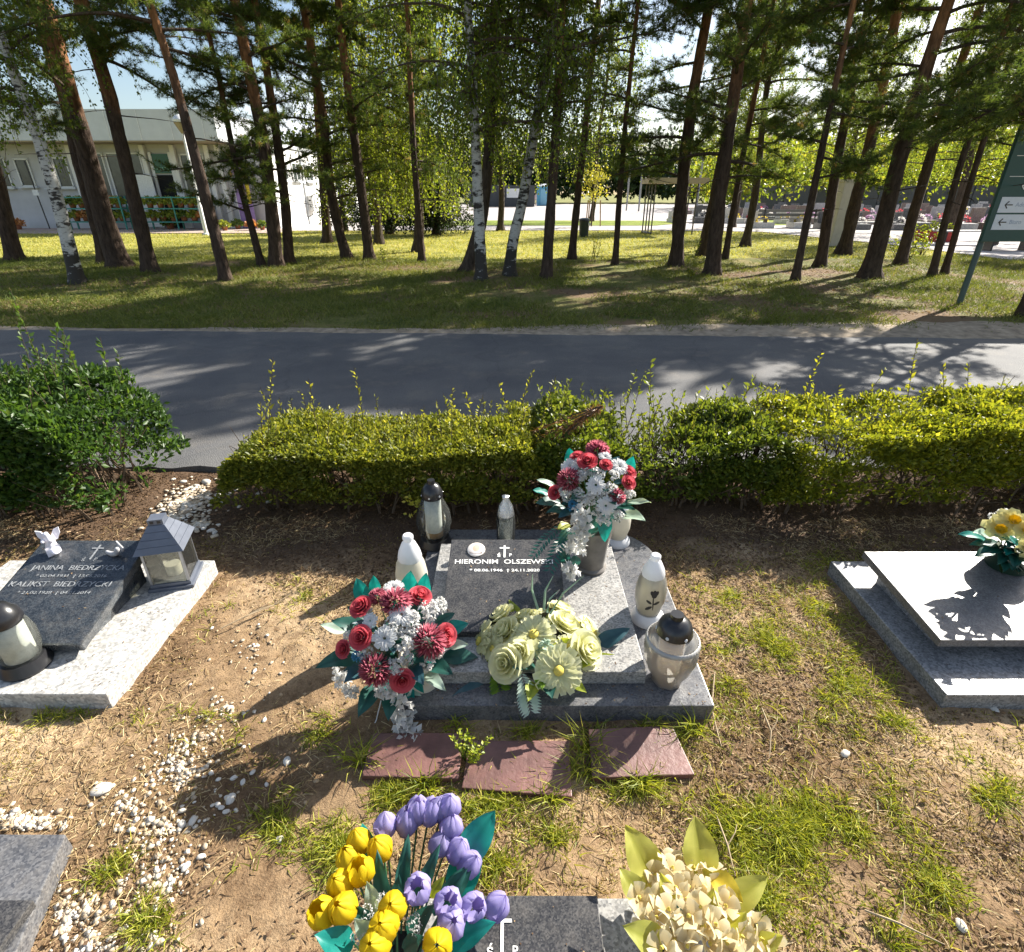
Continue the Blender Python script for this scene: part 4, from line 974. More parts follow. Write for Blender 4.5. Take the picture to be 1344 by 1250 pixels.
part_lathe('lid', [(0.040, H2 * 0.6), (0.042, H2 * 0.66), (0.034, H2 * 0.8), (0.016, H2 * 0.92), (0.018, H2 * 0.98), (0.001, H2)], M_SILVER, t2, 18)
b3 = G(545, 800, 0.075); b3.x -= 0.0
candle_white('plain white candle standing behind the left bouquet', b3, height_to(b3, 702, 540), 0.072)
b4 = G(849, 812, 0.075)
candle_white('white candle printed with a black rose', b4, height_to(b4, 728, 860), 0.068, rose=True, solid=False)
b5 = G(876, 897, 0.075); b5.y += 0.02
hh5 = height_to(b5, 806, 894); r5 = 0.096
t5 = thing('grave_candle', 'large milky glass candle with black dotted cap at the front right corner', 'candle', b5, group='candles on the middle grave')
part_lathe('glass', [(0.001, 0.004), (r5 * 0.56, 0.004), (r5 * 0.60, 0.03), (r5 * 0.80, 0.22 * hh5), (r5 * 0.97, 0.42 * hh5), (r5, 0.54 * hh5), (r5 * 0.92, 0.64 * hh5), (r5 * 0.74, 0.71 * hh5), (r5 * 0.58, 0.74 * hh5)], thin_glass('cloudy clear glass', (0.97, 0.96, 0.92), 0.48, 0.12), t5, 48, flute=0.02, nf=8, cap=False)
part_lathe('wax', [(0.001, 0.008), (r5 * 0.50, 0.008), (r5 * 0.54, 0.16 * hh5), (0.001, 0.19 * hh5)], M_WAX, t5, 18)
part_lathe('insert', [(0.001, 0.18 * hh5), (r5 * 0.42, 0.18 * hh5), (r5 * 0.44, 0.66 * hh5), (0.001, 0.66 * hh5)], plain('peach insert', (0.84, 0.74, 0.62), 0.5, 0.4, var=0.1, trans=0.5), t5, 20)
mm = MB(); mm.lathe([(r5 * 0.955, 0.600 * hh5), (r5 * 0.985, 0.612 * hh5), (r5 * 0.93, 0.655 * hh5), (r5 * 0.90, 0.655 * hh5)], 96, flute=0.018, nf=40, cap=False); mm.build('ribbed_collar', plain('grey rib', (0.36, 0.35, 0.33), 0.4, 0.5), t5, smooth=True)
lid5 = part_lathe('lid', [(r5 * 0.60, 0.735 * hh5), (r5 * 0.66, 0.745 * hh5), (r5 * 0.63, 0.80 * hh5), (r5 * 0.56, 0.87 * hh5), (r5 * 0.36, 0.93 * hh5), (r5 * 0.24, 0.945 * hh5), (r5 * 0.23, hh5), (0.001, hh5)], M_BLACKP, t5, 24)
for k in range(6):
    a = k * math.pi / 3 + 0.9; mm = MB(); mm.lathe([(0.001, 0), (0.0065, 0), (0.005, 0.002), (0.001, 0.0024)], 8)
    v = mm.build('vent', M_WHITEP, lid5); orient(v, (r5 * 0.645 * math.cos(a), r5 * 0.645 * math.sin(a), 0.78 * hh5), (math.cos(a), math.sin(a), 0.2))
b6 = G(810, 716, 0.075); b6.y += 0.03
candle_white('white candle half hidden behind the right vase', b6, 0.27, 0.068)
# left grave candle
b7 = G(36, 874, 0.075); t7 = thing('grave_candle', 'frosted glass candle with dark base and cap on the left grave', 'candle', b7)
H7 = 0.31
part_lathe('base', [(0.001, 0), (0.080, 0), (0.084, 0.01), (0.070, 0.05), (0.001, 0.05)], M_BLACKP, t7)
part_lathe('glass', [(0.060, 0.05), (0.072, 0.09), (0.074, 0.15), (0.062, 0.20), (0.052, 0.215)], M_GGREEN, t7, seg=56, flute=0.012, nf=14, cap=False)
part_lathe('insert', [(0.001, 0.052), (0.050, 0.052), (0.050, 0.205), (0.001, 0.205)], M_PAPER, t7)
part_lathe('lid', [(0.056, 0.21), (0.060, 0.22), (0.056, 0.25), (0.030, 0.285), (0.016, 0.29), (0.018, 0.308), (0.001, H7)], M_BLACKP, t7)
# metal lantern on the left grave
lan_b = G(225, 768, 0.075); lan_b.y += 0.05
lt = thing('grave_lantern', 'square metal and glass lantern with stepped roof on the left grave', 'lantern', lan_b, rz=R(14))
M_STEEL = plain('grey steel', (0.33, 0.34, 0.36), 0.32, 0.5, metal=0.85, var=0.15, scale=30)
M_ROOF = plain('blue-grey painted tin', (0.12, 0.135, 0.17), 0.4, 0.5, metal=0.2, var=0.12)
m = MB(); m.box((0, 0, 0.008), (0.185, 0.185, 0.016)); m.box((0, 0, 0.024), (0.165, 0.165, 0.016)); m.build('base', M_ROOF, lt, bevel=0.002)
for sx in (-1, 1):
    for sy in (-1, 1):
        m = MB(); m.box((sx * 0.074, sy * 0.074, 0.115), (0.010, 0.010, 0.170)); m.build('corner_post', M_STEEL, lt)
for k in range(4):
    a = k * math.pi / 2; m = MB(); m.box((0, -0.074, 0.116), (0.136, 0.003, 0.166)); p = m.build('pane', thin_glass('lantern glass', (0.92, 0.92, 0.86), 0.06) if 'lantern glass' not in MATS else MATS['lantern glass'], lt); p.rotation_euler = (0, 0, a)
m = MB(); zz = 0.200
for k, (s0, s1, h) in enumerate([(0.098, 0.084, 0.026), (0.082, 0.068, 0.026), (0.066, 0.050, 0.026), (0.048, 0.034, 0.024)]):
    m.add([(-s0, -s0, zz), (s0, -s0, zz), (s0, s0, zz), (-s0, s0, zz), (-s1, -s1, zz + h), (s1, -s1, zz + h), (s1, s1, zz + h), (-s1, s1, zz + h)],
          [(0, 3, 2, 1), (4, 5, 6, 7), (0, 1, 5, 4), (1, 2, 6, 5), (2, 3, 7, 6), (3, 0, 4, 7)]); zz += h + 0.001
roof = m.build('roof', M_ROOF, lt)
m = MB(); m.box((0, 0, zz + 0.012), (0.060, 0.060, 0.024)); ch = m.build('chimney', M_ROOF, roof)
m = MB(); m.box((-0.014, -0.0302, zz + 0.012), (0.014, 0.002, 0.012)); m.box((0.014, -0.0302, zz + 0.012), (0.014, 0.002, 0.012)); m.build('vent', M_BLACKP, roof)
part_lathe('candle', [(0.001, 0.033), (0.032, 0.033), (0.032, 0.085), (0.001, 0.085)], M_PAPER, lt, 18)

# figurines on the left plate
def skinned(name, verts, edges, radii, mat, parent, sub=1):
    me = bpy.data.meshes.new(name); me.from_pydata(verts, edges, []); o = bpy.data.objects.new(name, me); COL.objects.link(o); o.parent = parent
    sk = o.modifiers.new('skin', 'SKIN'); sk.use_smooth_shade = True
    for k, r in enumerate(radii): me.skin_vertices[0].data[k].radius = (r, r)
    me.skin_vertices[0].data[0].use_root = True
    ss = o.modifiers.new('sub', 'SUBSURF'); ss.levels = ss.render_levels = sub
    dg = bpy.context.evaluated_depsgraph_get(); nm = bpy.data.meshes.new_from_object(o.evaluated_get(dg)); o.modifiers.clear(); o.data = nm
    nm.materials.append(mat); return o
M_PORC = plain('white porcelain', (0.74, 0.72, 0.78), 0.35, 0.5, var=0.08)
def on_plate(plate, x, y): return plate.matrix_basis @ Vector((x, y, 0)) + plate.parent.location
ab = on_plate(pl2, -0.155, 0.205)
an = thing('angel_figurine', 'small white porcelain angel kneeling on the left grave plate', 'figurine', ab, rz=R(25))
skinned('body', [(0, 0, 0.0), (0, 0, 0.035), (0, 0.0, 0.062), (0, -0.006, 0.080), (0, -0.008, 0.100), (0.022, -0.012, 0.058), (0.010, -0.034, 0.066), (-0.022, -0.012, 0.058), (-0.010, -0.034, 0.066), (0.012, -0.03, 0.008), (0.016, -0.05, 0.008)],
        [(0, 1), (1, 2), (2, 3), (3, 4), (2, 5), (5, 6), (2, 7), (7, 8), (0, 9), (9, 10)], [0.026, 0.021, 0.016, 0.009, 0.016, 0.009, 0.006, 0.009, 0.006, 0.014, 0.010], M_PORC, an)
for s in (-1, 1):
    m = MB(); pts = [(0, 0.004, 0.05), (s * 0.022, 0.018, 0.092), (s * 0.042, 0.022, 0.098), (s * 0.040, 0.02, 0.070), (s * 0.026, 0.016, 0.044)]
    m.add([Vector(p) for p in pts] + [Vector(p) + Vector((0, 0.006, 0)) for p in pts], [(0, 1, 2, 3, 4), (9, 8, 7, 6, 5)] + [(k, (k + 1) % 5, 5 + (k + 1) % 5, 5 + k) for k in range(5)])
    m.build('wing', M_PORC, an)
M_GREYF = plain('grey stone figure', (0.36, 0.36, 0.37), 0.6, 0.4, var=0.25, scale=60)
ab2 = on_plate(pl2, 0.135, 0.175)
an2 = thing('angel_figurine', 'little grey winged figurine beside the cross on the left plate', 'figurine', ab2, rz=R(-20))
skinned('body', [(0, 0, 0.004), (0.012, 0, 0.016), (0.02, 0.006, 0.030), (0.016, 0.004, 0.046), (-0.03, -0.004, 0.010), (-0.045, -0.006, 0.018)], [(0, 1), (1, 2), (2, 3), (0, 4), (4, 5)], [0.013, 0.013, 0.011, 0.011, 0.010, 0.006], M_GREYF, an2)
m = MB(); m.add([(0.02, 0.012, 0.03), (0.0, 0.022, 0.062), (0.036, 0.02, 0.03), (0.03, 0.016, 0.016), (0.02, 0.018, 0.03), (0.0, 0.028, 0.062), (0.036, 0.026, 0.03), (0.03, 0.022, 0.016)],
    [(0, 1, 2, 3), (7, 6, 5, 4), (0, 4, 5, 1), (1, 5, 6, 2), (2, 6, 7, 3), (3, 7, 4, 0)]); m.build('wing', M_GREYF, an2)

# ================================================================== FLOWERS
def petal_mat(name, a, b, trans=0.5, rough=0.6):
    return leafy(name, [(0.0, a), (1.0, b)], trans, rough, 0.25, tint=(0.667, 0.66, 0.64))
M_RED = petal_mat('rose red', (0.36, 0.022, 0.045), (0.70, 0.13, 0.16))
M_WINE = petal_mat('wine chrysanthemum', (0.26, 0.018, 0.055), (0.60, 0.20, 0.26))
M_WHITE = petal_mat('white petals', (0.62, 0.62, 0.61), (0.86, 0.86, 0.85))
M_CREAM = petal_mat('cream petals', (0.66, 0.66, 0.26), (0.86, 0.85, 0.56))
M_LIME = leafy('lime leaves', [(0, (0.16, 0.22, 0.015)), (1, (0.42, 0.46, 0.05))], 0.35)
M_YEL = petal_mat('yellow tulip', (0.62, 0.40, 0.004), (0.80, 0.64, 0.02))
M_LILAC = petal_mat('lilac tulip', (0.27, 0.22, 0.52), (0.52, 0.47, 0.78))
M_HYD = petal_mat('cream hydrangea', (0.60, 0.44, 0.18), (0.84, 0.77, 0.54))
M_HLEAF = leafy('yellow-green leaf', [(0, (0.30, 0.32, 0.04)), (1, (0.52, 0.52, 0.14))], 0.4)
M_TEAL = leafy('teal fabric leaf', [(0, (0.004, 0.17, 0.145)), (1, (0.02, 0.33, 0.28))], 0.35, 0.4, 0.5, tint=(0.5, 1.0, 0.95))
M_DTEAL = leafy('dark green fabric leaf', [(0, (0.010, 0.055, 0.045)), (1, (0.03, 0.13, 0.10))], 0.25, 0.4, 0.5, tint=(0.6, 1.0, 0.9))
M_BTEAL = leafy('blue-green leaf', [(0, (0.018, 0.06, 0.075)), (1, (0.05, 0.12, 0.14))], 0.2, 0.35, 0.5, tint=(0.6, 1.0, 1.0))
M_PALEL = leafy('pale silvery leaf', [(0, (0.30, 0.42, 0.34)), (1, (0.55, 0.66, 0.56))], 0.3, 0.3, 0.6)
M_FERN = leafy('fern green', [(0, (0.07, 0.16, 0.01)), (1, (0.22, 0.34, 0.03))], 0.35)
M_BLUE = petal_mat('blue petals', (0.04, 0.20, 0.42), (0.15, 0.45, 0.65))
M_YCORE = plain('yellow flower centre', (0.62, 0.50, 0.10), 0.8, 0.2, var=0.2, scale=150)
M_FSTEM = plain('green plastic stem', (0.03, 0.10, 0.04), 0.5, 0.4, var=0.2)

def grid_faces(nu, nv, b): return [(b + i * nv + j, b + i * nv + j + 1, b + (i + 1) * nv + j + 1, b + (i + 1) * nv + j) for i in range(nu - 1) for j in range(nv - 1)]
class FB:
    """petal collector with tones"""
    def __init__(s): s.v = []; s.f = []; s.t = []
    def patch(s, pts, nu, nv, tones):
        b = len(s.v); s.v += pts; s.f += grid_faces(nu, nv, b); s.t += tones
    def mesh(s, name):
        me = bpy.data.meshes.new(name); me.from_pydata([tuple(p) for p in s.v], [], s.f); me.update()
        at = me.attributes.new('tone', 'FLOAT', 'POINT'); at.data.foreach_set('value', np.array(s.t, dtype=np.float32))
        me.polygons.foreach_set('use_smooth', np.ones(len(me.polygons), dtype=bool)); return me
def rose_mesh(R_, seed):
    r = random.Random(seed); fb = FB()
    for li, (n, rr, h, flare) in enumerate([(2, 0.16, 0.72, -0.02), (3, 0.32, 0.76, 0.03), (4, 0.52, 0.70, 0.10), (5, 0.72, 0.56, 0.20), (6, 0.90, 0.36, 0.28)]):
        for k in range(n):
            a0 = 2 * math.pi * (k + 0.5 * (li % 2) + r.uniform(-.1, .1)) / n; half = 1.35 * math.pi / n + 0.15
            nu, nv = 5, 6; pts, tn = [], []
            for i in range(nu):
                t = i / (nu - 1)
                for j in range(nv):
                    s = 2 * j / (nv - 1) - 1; a = a0 + s * half * (0.75 + 0.25 * t)
                    rad = R_ * (rr * (0.30 + 0.70 * math.sin(1.35 * t)) + flare * max(0, t - 0.6) * 1.6 + 0.035 * s)
                    z = R_ * (h * t - 0.16 * t * s * s - flare * 0.8 * max(0, t - 0.75)) + R_ * r.uniform(-.012, .012)
                    pts.append((rad * math.cos(a), rad * math.sin(a), z)); tn.append(min(1, 0.15 + 0.75 * t * t + 0.12 * li * t))
            fb.patch(pts, nu, nv, tn)
    return fb.mesh('rose')
def tulip_mesh(R_, seed):
    r = random.Random(seed); fb = FB(); H = R_ * r.uniform(2.0, 2.3); opn = r.choice([0.0, 0.05, 0.1, 0.3])
    for li in range(2):
        for k in range(3):
            a0 = 2 * math.pi * (k + 0.5 * li) / 3 + r.uniform(-.12, .12); nu, nv = 7, 6; pts, tn = [], []; off = r.uniform(0.94, 1.06)
            for i in range(nu):
                t = i / (nu - 1); prof = math.sin(math.pi * (0.10 + (0.885 - opn * 0.30) * t)) ** 0.7
                for j in range(nv):
                    s = 2 * j / (nv - 1) - 1; a = a0 + s * 1.02 * (1 - 0.72 * t ** 3.5)
                    rad = R_ * prof * (1.0 if li else 0.90) * off * (1 - 0.05 * s * s) * (1 + 0.05 * math.sin(5 * s + 3 * t + k * 2.1) + r.uniform(-.025, .025))
                    pts.append((rad * math.cos(a), rad * math.sin(a), H * t * (1 - 0.02 * s * s) - 0.04 * R_ * abs(s))); tn.append(min(1, max(0, 0.15 + 0.55 * t + 0.25 * (1 - abs(s)) + r.uniform(-.25, .25))))
            fb.patch(pts, nu, nv, tn)
    return fb.mesh('tulip')
def mum_mesh(R_, n=150, seed=0):
    k = np.arange(n); ph = k * 2.39996; cz = 1 - 1.15 * (k + 0.5) / n; sz = np.sqrt(np.clip(1 - cz * cz, 0, 1))
    d = np.stack([np.cos(ph) * sz, np.sin(ph) * sz, cz], 1) + np.random.default_rng(seed).normal(size=(n, 3)) * 0.07; d = unit(d)
    d[:, 2] *= 0.8
    me = leaves_mesh('chrysanthemum', d * R_ * 0.42, d, R_ * 0.58, R_ * 0.24, 0.35, np.clip(rng.random(n) * 0.85, 0, 1), side=np.cross(d, np.array([[0, 0, 1.0]])) + 1e-3)
    at = me.attributes['tone']; v = np.zeros(n * 4); at.data.foreach_get('value', v); v = v.reshape(-1, 4); v[:, 2] = np.clip(v[:, 2] + 0.6, 0, 1); v[:, 0] *= 0.3; at.data.foreach_set('value', v.ravel().astype(np.float32))
    core = FB(); return me
def daisy_mesh(R_, n=17, rows=2, seed=0, wide=0.34):
    r = random.Random(seed); fb = FB()
    for q in range(rows):
        for k in range(n):
            a = 2 * math.pi * (k + 0.5 * q) / n + r.uniform(-.08, .08); el = 0.15 + 0.35 * q + r.uniform(-.1, .1); L = R_ * (1 - 0.22 * q) * r.uniform(.9, 1.05); pts, tn = [], []
            for i in range(4):
                t = i / 3; w = R_ * wide * 0.5 * (0.5 + 0.9 * math.sin(math.pi * (0.12 + 0.72 * t)))
                for j in (-1, 0, 1):
                    rad = R_ * 0.12 + (L - R_ * 0.12) * t; z = rad * math.tan(el) * (1 - 0.75 * t) + (0.06 * R_ if j else 0)
                    x, y = rad, j * w; pts.append((x * math.cos(a) - y * math.sin(a), x * math.sin(a) + y * math.cos(a), z)); tn.append(min(1, 0.45 + 0.5 * t + r.uniform(-.1, .1)))
            fb.patch(pts, 4, 3, tn)
    return fb.mesh('daisy')
def spray_mesh(R_, n=26, seed=0, pet=0.5):
    g_ = np.random.default_rng(seed); d = unit(g_.normal(size=(n, 3))); d[:, 2] = np.abs(d[:, 2]) * 0.8
    c = d * R_ * (0.3 + 0.6 * g_.random((n, 1)))
    pos, ax = [], []
    for p, dd in zip(c, d):
        for k in range(4):
            v = np.cross(dd, g_.normal(size=3)); v /= np.linalg.norm(v) + 1e-6; pos.append(p); ax.append(v + dd * 0.4)
    return leaves_mesh('blossom_spray', np.array(pos), np.array(ax), R_ * pet, R_ * pet * 0.75, 0.2, 0.3 + 0.7 * g_.random(len(pos)))
def leaf_mesh(L, W, droop=0.25, seed=0, crease=0.22, wave=0.03):
    """broad leaf along +Y, facing +Z, creased on its midrib"""
    r = random.Random(seed); fb = FB(); nu, nv = 9, 7; pts, tn = [], []; ph = r.uniform(0, 6)
    for i in range(nu):
        t = i / (nu - 1); w = W * 0.5 * (math.sin(math.pi * min(1, 0.03 + 0.97 * t) ** 0.8) ** 0.85 + 0.02 * (1 - t))
        for j in range(nv):
            s = 2 * j / (nv - 1) - 1
            z = crease * w * abs(s) - droop * L * t * t + wave * L * math.sin(9 * t + ph + 2 * s) * abs(s)
            pts.append((s * w, L * t * (1 - 0.12 * droop * t), z)); tn.append(min(1, max(0, 0.55 + 0.25 * math.sin(26 * t + 3 * abs(s)) * abs(s) - (0.35 if j == 3 else 0) + r.uniform(-.08, .08))))
    fb.patch(pts, nu, nv, tn); return fb.mesh('leaf')
def fern_mesh(L, W, n=13, droop=0.35):
    pos, ax, LL = [], [], []
    for k in range(n):
        t = (k + 1) / (n + 1); y = L * t; z = -droop * L * t * t
        for s in (-1, 1):
            pos.append((0, y, z)); ax.append((s * 1.0, 0.55, -0.1)); LL.append(W * math.sin(math.pi * (0.2 + 0.75 * (1 - t))) * 0.62 + 0.004)
    m = leaves_mesh('fern_frond', np.array(pos), np.array(ax), np.array(LL), np.array(LL) * 0.32, 0.1, 0.2 + 0.8 * rng.random(len(pos)), side=np.array([[0, 0, 1.0]]) * np.ones((len(pos), 1)))
    return m
def on_dome(px, py, K, rad, flat=1.0, push=1.0):
    """where the line of sight meets the flower dome round K"""
    d = ray(px, py).normalized(); o = Vector((0, 0, CAM_H)) - K
    S = Vector((1, 1, 1 / flat)); od = Vector((o.x, o.y, o.z * S.z)); dd = Vector((d.x, d.y, d.z * S.z))
    a = dd.dot(dd); b = od.dot(dd); c = od.dot(od) - (rad * push) ** 2; disc = b * b - a * c
    t = (-b - math.sqrt(disc)) / a if disc > 0 else -b / a
    p = Vector((0, 0, CAM_H)) + d * t
    return p, ((p - K).normalized() * 0.8 + Vector((0, -0.35, 0.35))).normalized()
VARIANTS = {}
def variants(key, fn, n):
    if key not in VARIANTS: VARIANTS[key] = [fn(k) for k in range(n)]
    return rnd.choice(VARIANTS[key])
class Bouquet:
    def __init__(s, name, label, base, K, rad, flat=1.0, group=None):
        s.t = thing(name, label, 'bouquet', base, group=group); s.K = K; s.rad = rad; s.flat = flat; s.stems = MB()
    def put(s, name, me, mat, px, py, push=1.0, tilt=None, twist=None, scale=1.0, stem=True, normal=None):
        p, n = on_dome(px, py, s.K, s.rad, s.flat, push)
        if normal is not None: n = Vector(normal)
        o = link_mesh(name, me, mat, s.t)
        orient(o, p - s.t.location, n, rnd.uniform(0, 6.28) if twist is None else twist, scale)
        if stem:
            c = s.K - Vector((0, 0, s.rad * 0.6 * s.flat)) - s.t.location; e = p - s.t.location
            s.stems.tube([c, c.lerp(e, 0.5) + Vector((0, 0, 0.02)), e], 0.0025, 4)
        return o
    def size(s, px_r, px, py):
        p, _ = on_dome(px, py, s.K, s.rad, s.flat); return px_r * (p.y * CP + (CAM_H - p.z) * SP) / FPX
    def leaf(s, px, py, Lpx, Wpx, mat, droop=0.25, push=1.0, out=None, up=0.35, name='leaf'):
        p, n = on_dome(px, py, s.K, s.rad, s.flat, push); k = s.size(1.0, px, py)
        d = (p - s.K); d.z *= 0.5; d = d.normalized() if out is None else Vector(out).normalized()
        me = leaf_mesh(Lpx * k, Wpx * k, droop, rnd.randint(0, 999))
        o = link_mesh(name, me, mat, s.t)
        y = (d + Vector((0, 0, up))).normalized(); nn = Vector((0, -0.35, 1)).normalized(); x = y.cross(nn)
        if x.length < 1e-3: x = Vector((1, 0, 0))
        x.normalize(); z = x.cross(y)
        M = Matrix((x, y, z)).transposed().to_4x4(); M.translation = p - s.t.location - y * (Lpx * k * 0.5)
        o.matrix_local = M
        return o
    def done(s): 
        if s.stems.v: tag(s.stems.build('stems', M_FSTEM, s.t), kind='stuff')
def filler(b, box, nl, ns, mats, white, Lpx=34, push=(0.72, 0.9), srad=9):
    x0, y0, x1, y1 = box
    for k in range(nl):
        a = rnd.uniform(0, 6.283); r = math.sqrt(rnd.random()) * 0.92
        b.leaf((x0 + x1) / 2 + (x1 - x0) / 2 * r * math.cos(a), (y0 + y1) / 2 + (y1 - y0) / 2 * r * math.sin(a), Lpx * rnd.uniform(.8, 1.3), Lpx * .45, rnd.choice(mats), rnd.uniform(.1, .4), rnd.uniform(*push))
    for k in range(ns):
        a = rnd.uniform(0, 6.283); r = math.sqrt(rnd.random()) * 0.9
        sprays(b, [((x0 + x1) / 2 + (x1 - x0) / 2 * r * math.cos(a), (y0 + y1) / 2 + (y1 - y0) / 2 * r * math.sin(a), srad)], white, rnd.uniform(.88, .97))
def roses(b, L, mat):
    for px, py, r in L: b.put('rose', variants(('rose', r // 3, mat.name), lambda k: rose_mesh(b.size(r, px, py) * 1.08, k), 2), mat, px, py)
def mums(b, L, mat):
    for px, py, r in L: b.put('chrysanthemum', variants(('mum', r // 3, mat.name), lambda k: mum_mesh(b.size(r, px, py) * 1.15, 150, k), 2), mat, px, py)
def daisies(b, L, mat, core=None, wide=0.26, n=15):
    for px, py, r in L:
        o = b.put('daisy', variants(('daisy', r // 3, mat.name), lambda k: daisy_mesh(b.size(r, px, py) * 1.1, n, 2, k, wide), 2), mat, px, py, push=1.02)
        if core:
            m = MB(); R_ = b.size(r, px, py); m.lathe([(0.001, R_ * 0.05), (R_ * 0.26, R_ * 0.06), (R_ * 0.22, R_ * 0.22), (0.001, R_ * 0.27)], 10); m.build('flower_centre', core, o, smooth=True)
def sprays(b, L, mat, push=0.97, pet=0.5, n=22):
    for px, py, r in L: b.put('blossom_spray', variants(('spray', r // 3, mat.name, pet), lambda k: spray_mesh(b.size(r, px, py), n, k, pet), 3), mat, px, py, push=push, stem=False)

# vases
M_VASE = plain('taupe stone vase', (0.15, 0.135, 0.12), 0.4, 0.5, var=0.25, scale=20)
M_VCREAM = plain('cream vase', (0.62, 0.56, 0.46), 0.5, 0.4, var=0.12, scale=25)
vb = G(776, 748, 0.134); vb.y += 0.02
vs_ = thing('vase', 'dark taupe stone vase on the grey granite slab holding the right bouquet', 'vase', vb)
part_lathe('body', [(0.001, 0), (0.068, 0), (0.070, 0.012), (0.060, 0.022), (0.064, 0.05), (0.074, 0.15), (0.082, 0.215), (0.080, 0.222), (0.072, 0.215), (0.060, 0.06), (0.001, 0.05)], M_VASE, vs_)
vb2 = G(556, 918, 0.02); vb2.y += 0.03
vs2 = thing('vase', 'cream vase under the front left bouquet', 'vase', vb2)
part_lathe('body', [(0.001, 0), (0.055, 0), (0.058, 0.01), (0.050, 0.03), (0.062, 0.12), (0.078, 0.19), (0.074, 0.192), (0.058, 0.12), (0.001, 0.05)], M_VCREAM, vs2)

# ---- front left bouquet
K = P(522, 846, 1.50)
B = Bouquet('flower_bouquet', 'red rose and white bouquet with teal leaves at the front left of the grave', Vector((vb2.x, vb2.y, 0.05)), K, 0.215)
roses(B, [(475, 798, 14), (475, 837, 14), (551, 784, 13), (528, 892, 14), (584, 834, 13), (452, 852, 11)], M_RED)
mums(B, [(520, 791, 20), (496, 784, 12), (563, 842, 22), (493, 879, 20)], M_WINE)
daisies(B, [(517, 772, 13), (505, 838, 15), (527, 807, 15), (486, 815, 10)], M_WHITE, None)
sprays(B, [(563, 802, 15), (540, 813, 13), (532, 846, 14), (453, 896, 15), (447, 884, 13), (464, 907, 14), (507, 906, 15), (520, 874, 13), (561, 871, 10), (577, 795, 13), (513, 826, 11), (480, 858, 10), (545, 828, 11)], M_WHITE)
for k, (px, py, r, pu) in enumerate([(524, 926, 14, 1.0), (527, 938, 14, 1.03), (530, 950, 13, 1.06), (535, 962, 12, 1.1), (546, 978, 11, 1.15)]):
    B.put('blossom_spray', variants(('orchid', k % 2), lambda q: spray_mesh(0.042, 9, q + 40, 0.75), 2), M_WHITE, px, py, push=pu, stem=False)
sprays(B, [(471, 862, 9)], M_BLUE)
for a in [(473, 774, 34, 20, M_TEAL, 0.0, 0.9, (-0.35, 0.3, 1)), (492, 769, 30, 16, M_TEAL, 0.0, 0.9, (-.1, .3, 1)), (538, 768, 40, 26, M_TEAL, 0.05, 0.95, (0.1, 0.3, 1)), (557, 772, 44, 22, M_TEAL, 0.0, 0.95, (0.2, 0.3, 1)),
          (599, 823, 32, 22, M_TEAL, 0.2, 1.0, None), (437, 824, 34, 15, M_PALEL, 0.1, 1.1, None), (449, 862, 62, 30, M_DTEAL, 0.3, 1.0, None), (603, 860, 46, 24, M_DTEAL, 0.3, 1.05, None),
          (598, 876, 44, 24, M_DTEAL, 0.35, 1.0, None), (574, 873, 46, 24, M_DTEAL, 0.3, 0.97, None), (484, 911, 46, 26, M_DTEAL, 0.5, 1.0, None), (545, 929, 44, 24, M_PALEL, 0.7, 1.0, (0.2, -0.6, -0.8)),
          (512, 918, 40, 24, M_DTEAL, 0.5, 0.95, None), (601, 846, 26, 14, M_PALEL, 0.2, 1.1, None), (568, 890, 40, 18, M_PALEL, 0.4, 1.0, None), (460, 820, 50, 26, M_DTEAL, 0.2, 0.9, None), (505, 860, 46, 24, M_DTEAL, 0.2, 0.9, None), (545, 860, 46, 24, M_DTEAL, 0.2, 0.9, None),
          (470, 880, 44, 24, M_BTEAL, 0.3, 0.95, None), (545, 880, 40, 20, M_BTEAL, 0.4, 1.0, None)]:
    B.leaf(a[0], a[1], a[2], a[3], a[4], a[5], a[6], a[7])
filler(B, (440, 775, 605, 915), 26, 16, [M_DTEAL, M_DTEAL, M_BTEAL, M_TEAL], M_WHITE)
m = MB(); hk = [P(x, y, 1.33) for x, y in [(500, 920), (494, 945), (487, 962), (489, 968), (496, 962), (498, 953), (488, 952)]]
m.tube([p - B.t.location for p in hk], 0.0022, 5); m.build('wire_hook', M_WHITEP, B.t)
B.done()
# ---- back right bouquet in the vase
K = P(780, 652, 2.03)
B = Bouquet('flower_bouquet', 'red and white bouquet with trailing blossoms in the dark vase', Vector((vb.x, vb.y, vb.z + 0.06)), K, 0.20)
roses(B, [(771, 607, 12), (758, 601, 10), (795, 611, 8), (825, 621, 11), (824, 634, 11), (729, 647, 10)], M_RED)
mums(B, [(784, 592, 15), (747, 630, 16), (810, 652, 14)], M_WINE)
daisies(B, [(782, 637, 14), (795, 664, 13), (748, 612, 12), (794, 600, 11), (813, 613, 12)], M_WHITE, None)
sprays(B, [(761, 626, 11), (776, 655, 11), (766, 657, 11), (744, 642, 12), (802, 640, 11), (811, 677, 11), (792, 681, 12), (805, 624, 11), (826, 648, 8), (770, 622, 10), (786, 622, 10), (757, 611, 9)], M_WHITE)
for k, (px, py, r, pu) in enumerate([(763, 677, 12, 1.0), (759, 688, 13, 1.04), (765, 697, 11, 1.04), (758, 707, 13, 1.08), (760, 718, 12, 1.10), (743, 716, 11, 1.08), (750, 748, 10, 1.2)]):
    B.put('blossom_spray', variants(('orchid2', k % 2), lambda q: spray_mesh(0.045, 9, q + 60, 0.75), 2), M_WHITE, px, py, push=pu, stem=False)
sprays(B, [(752, 664, 8)], M_BLUE)
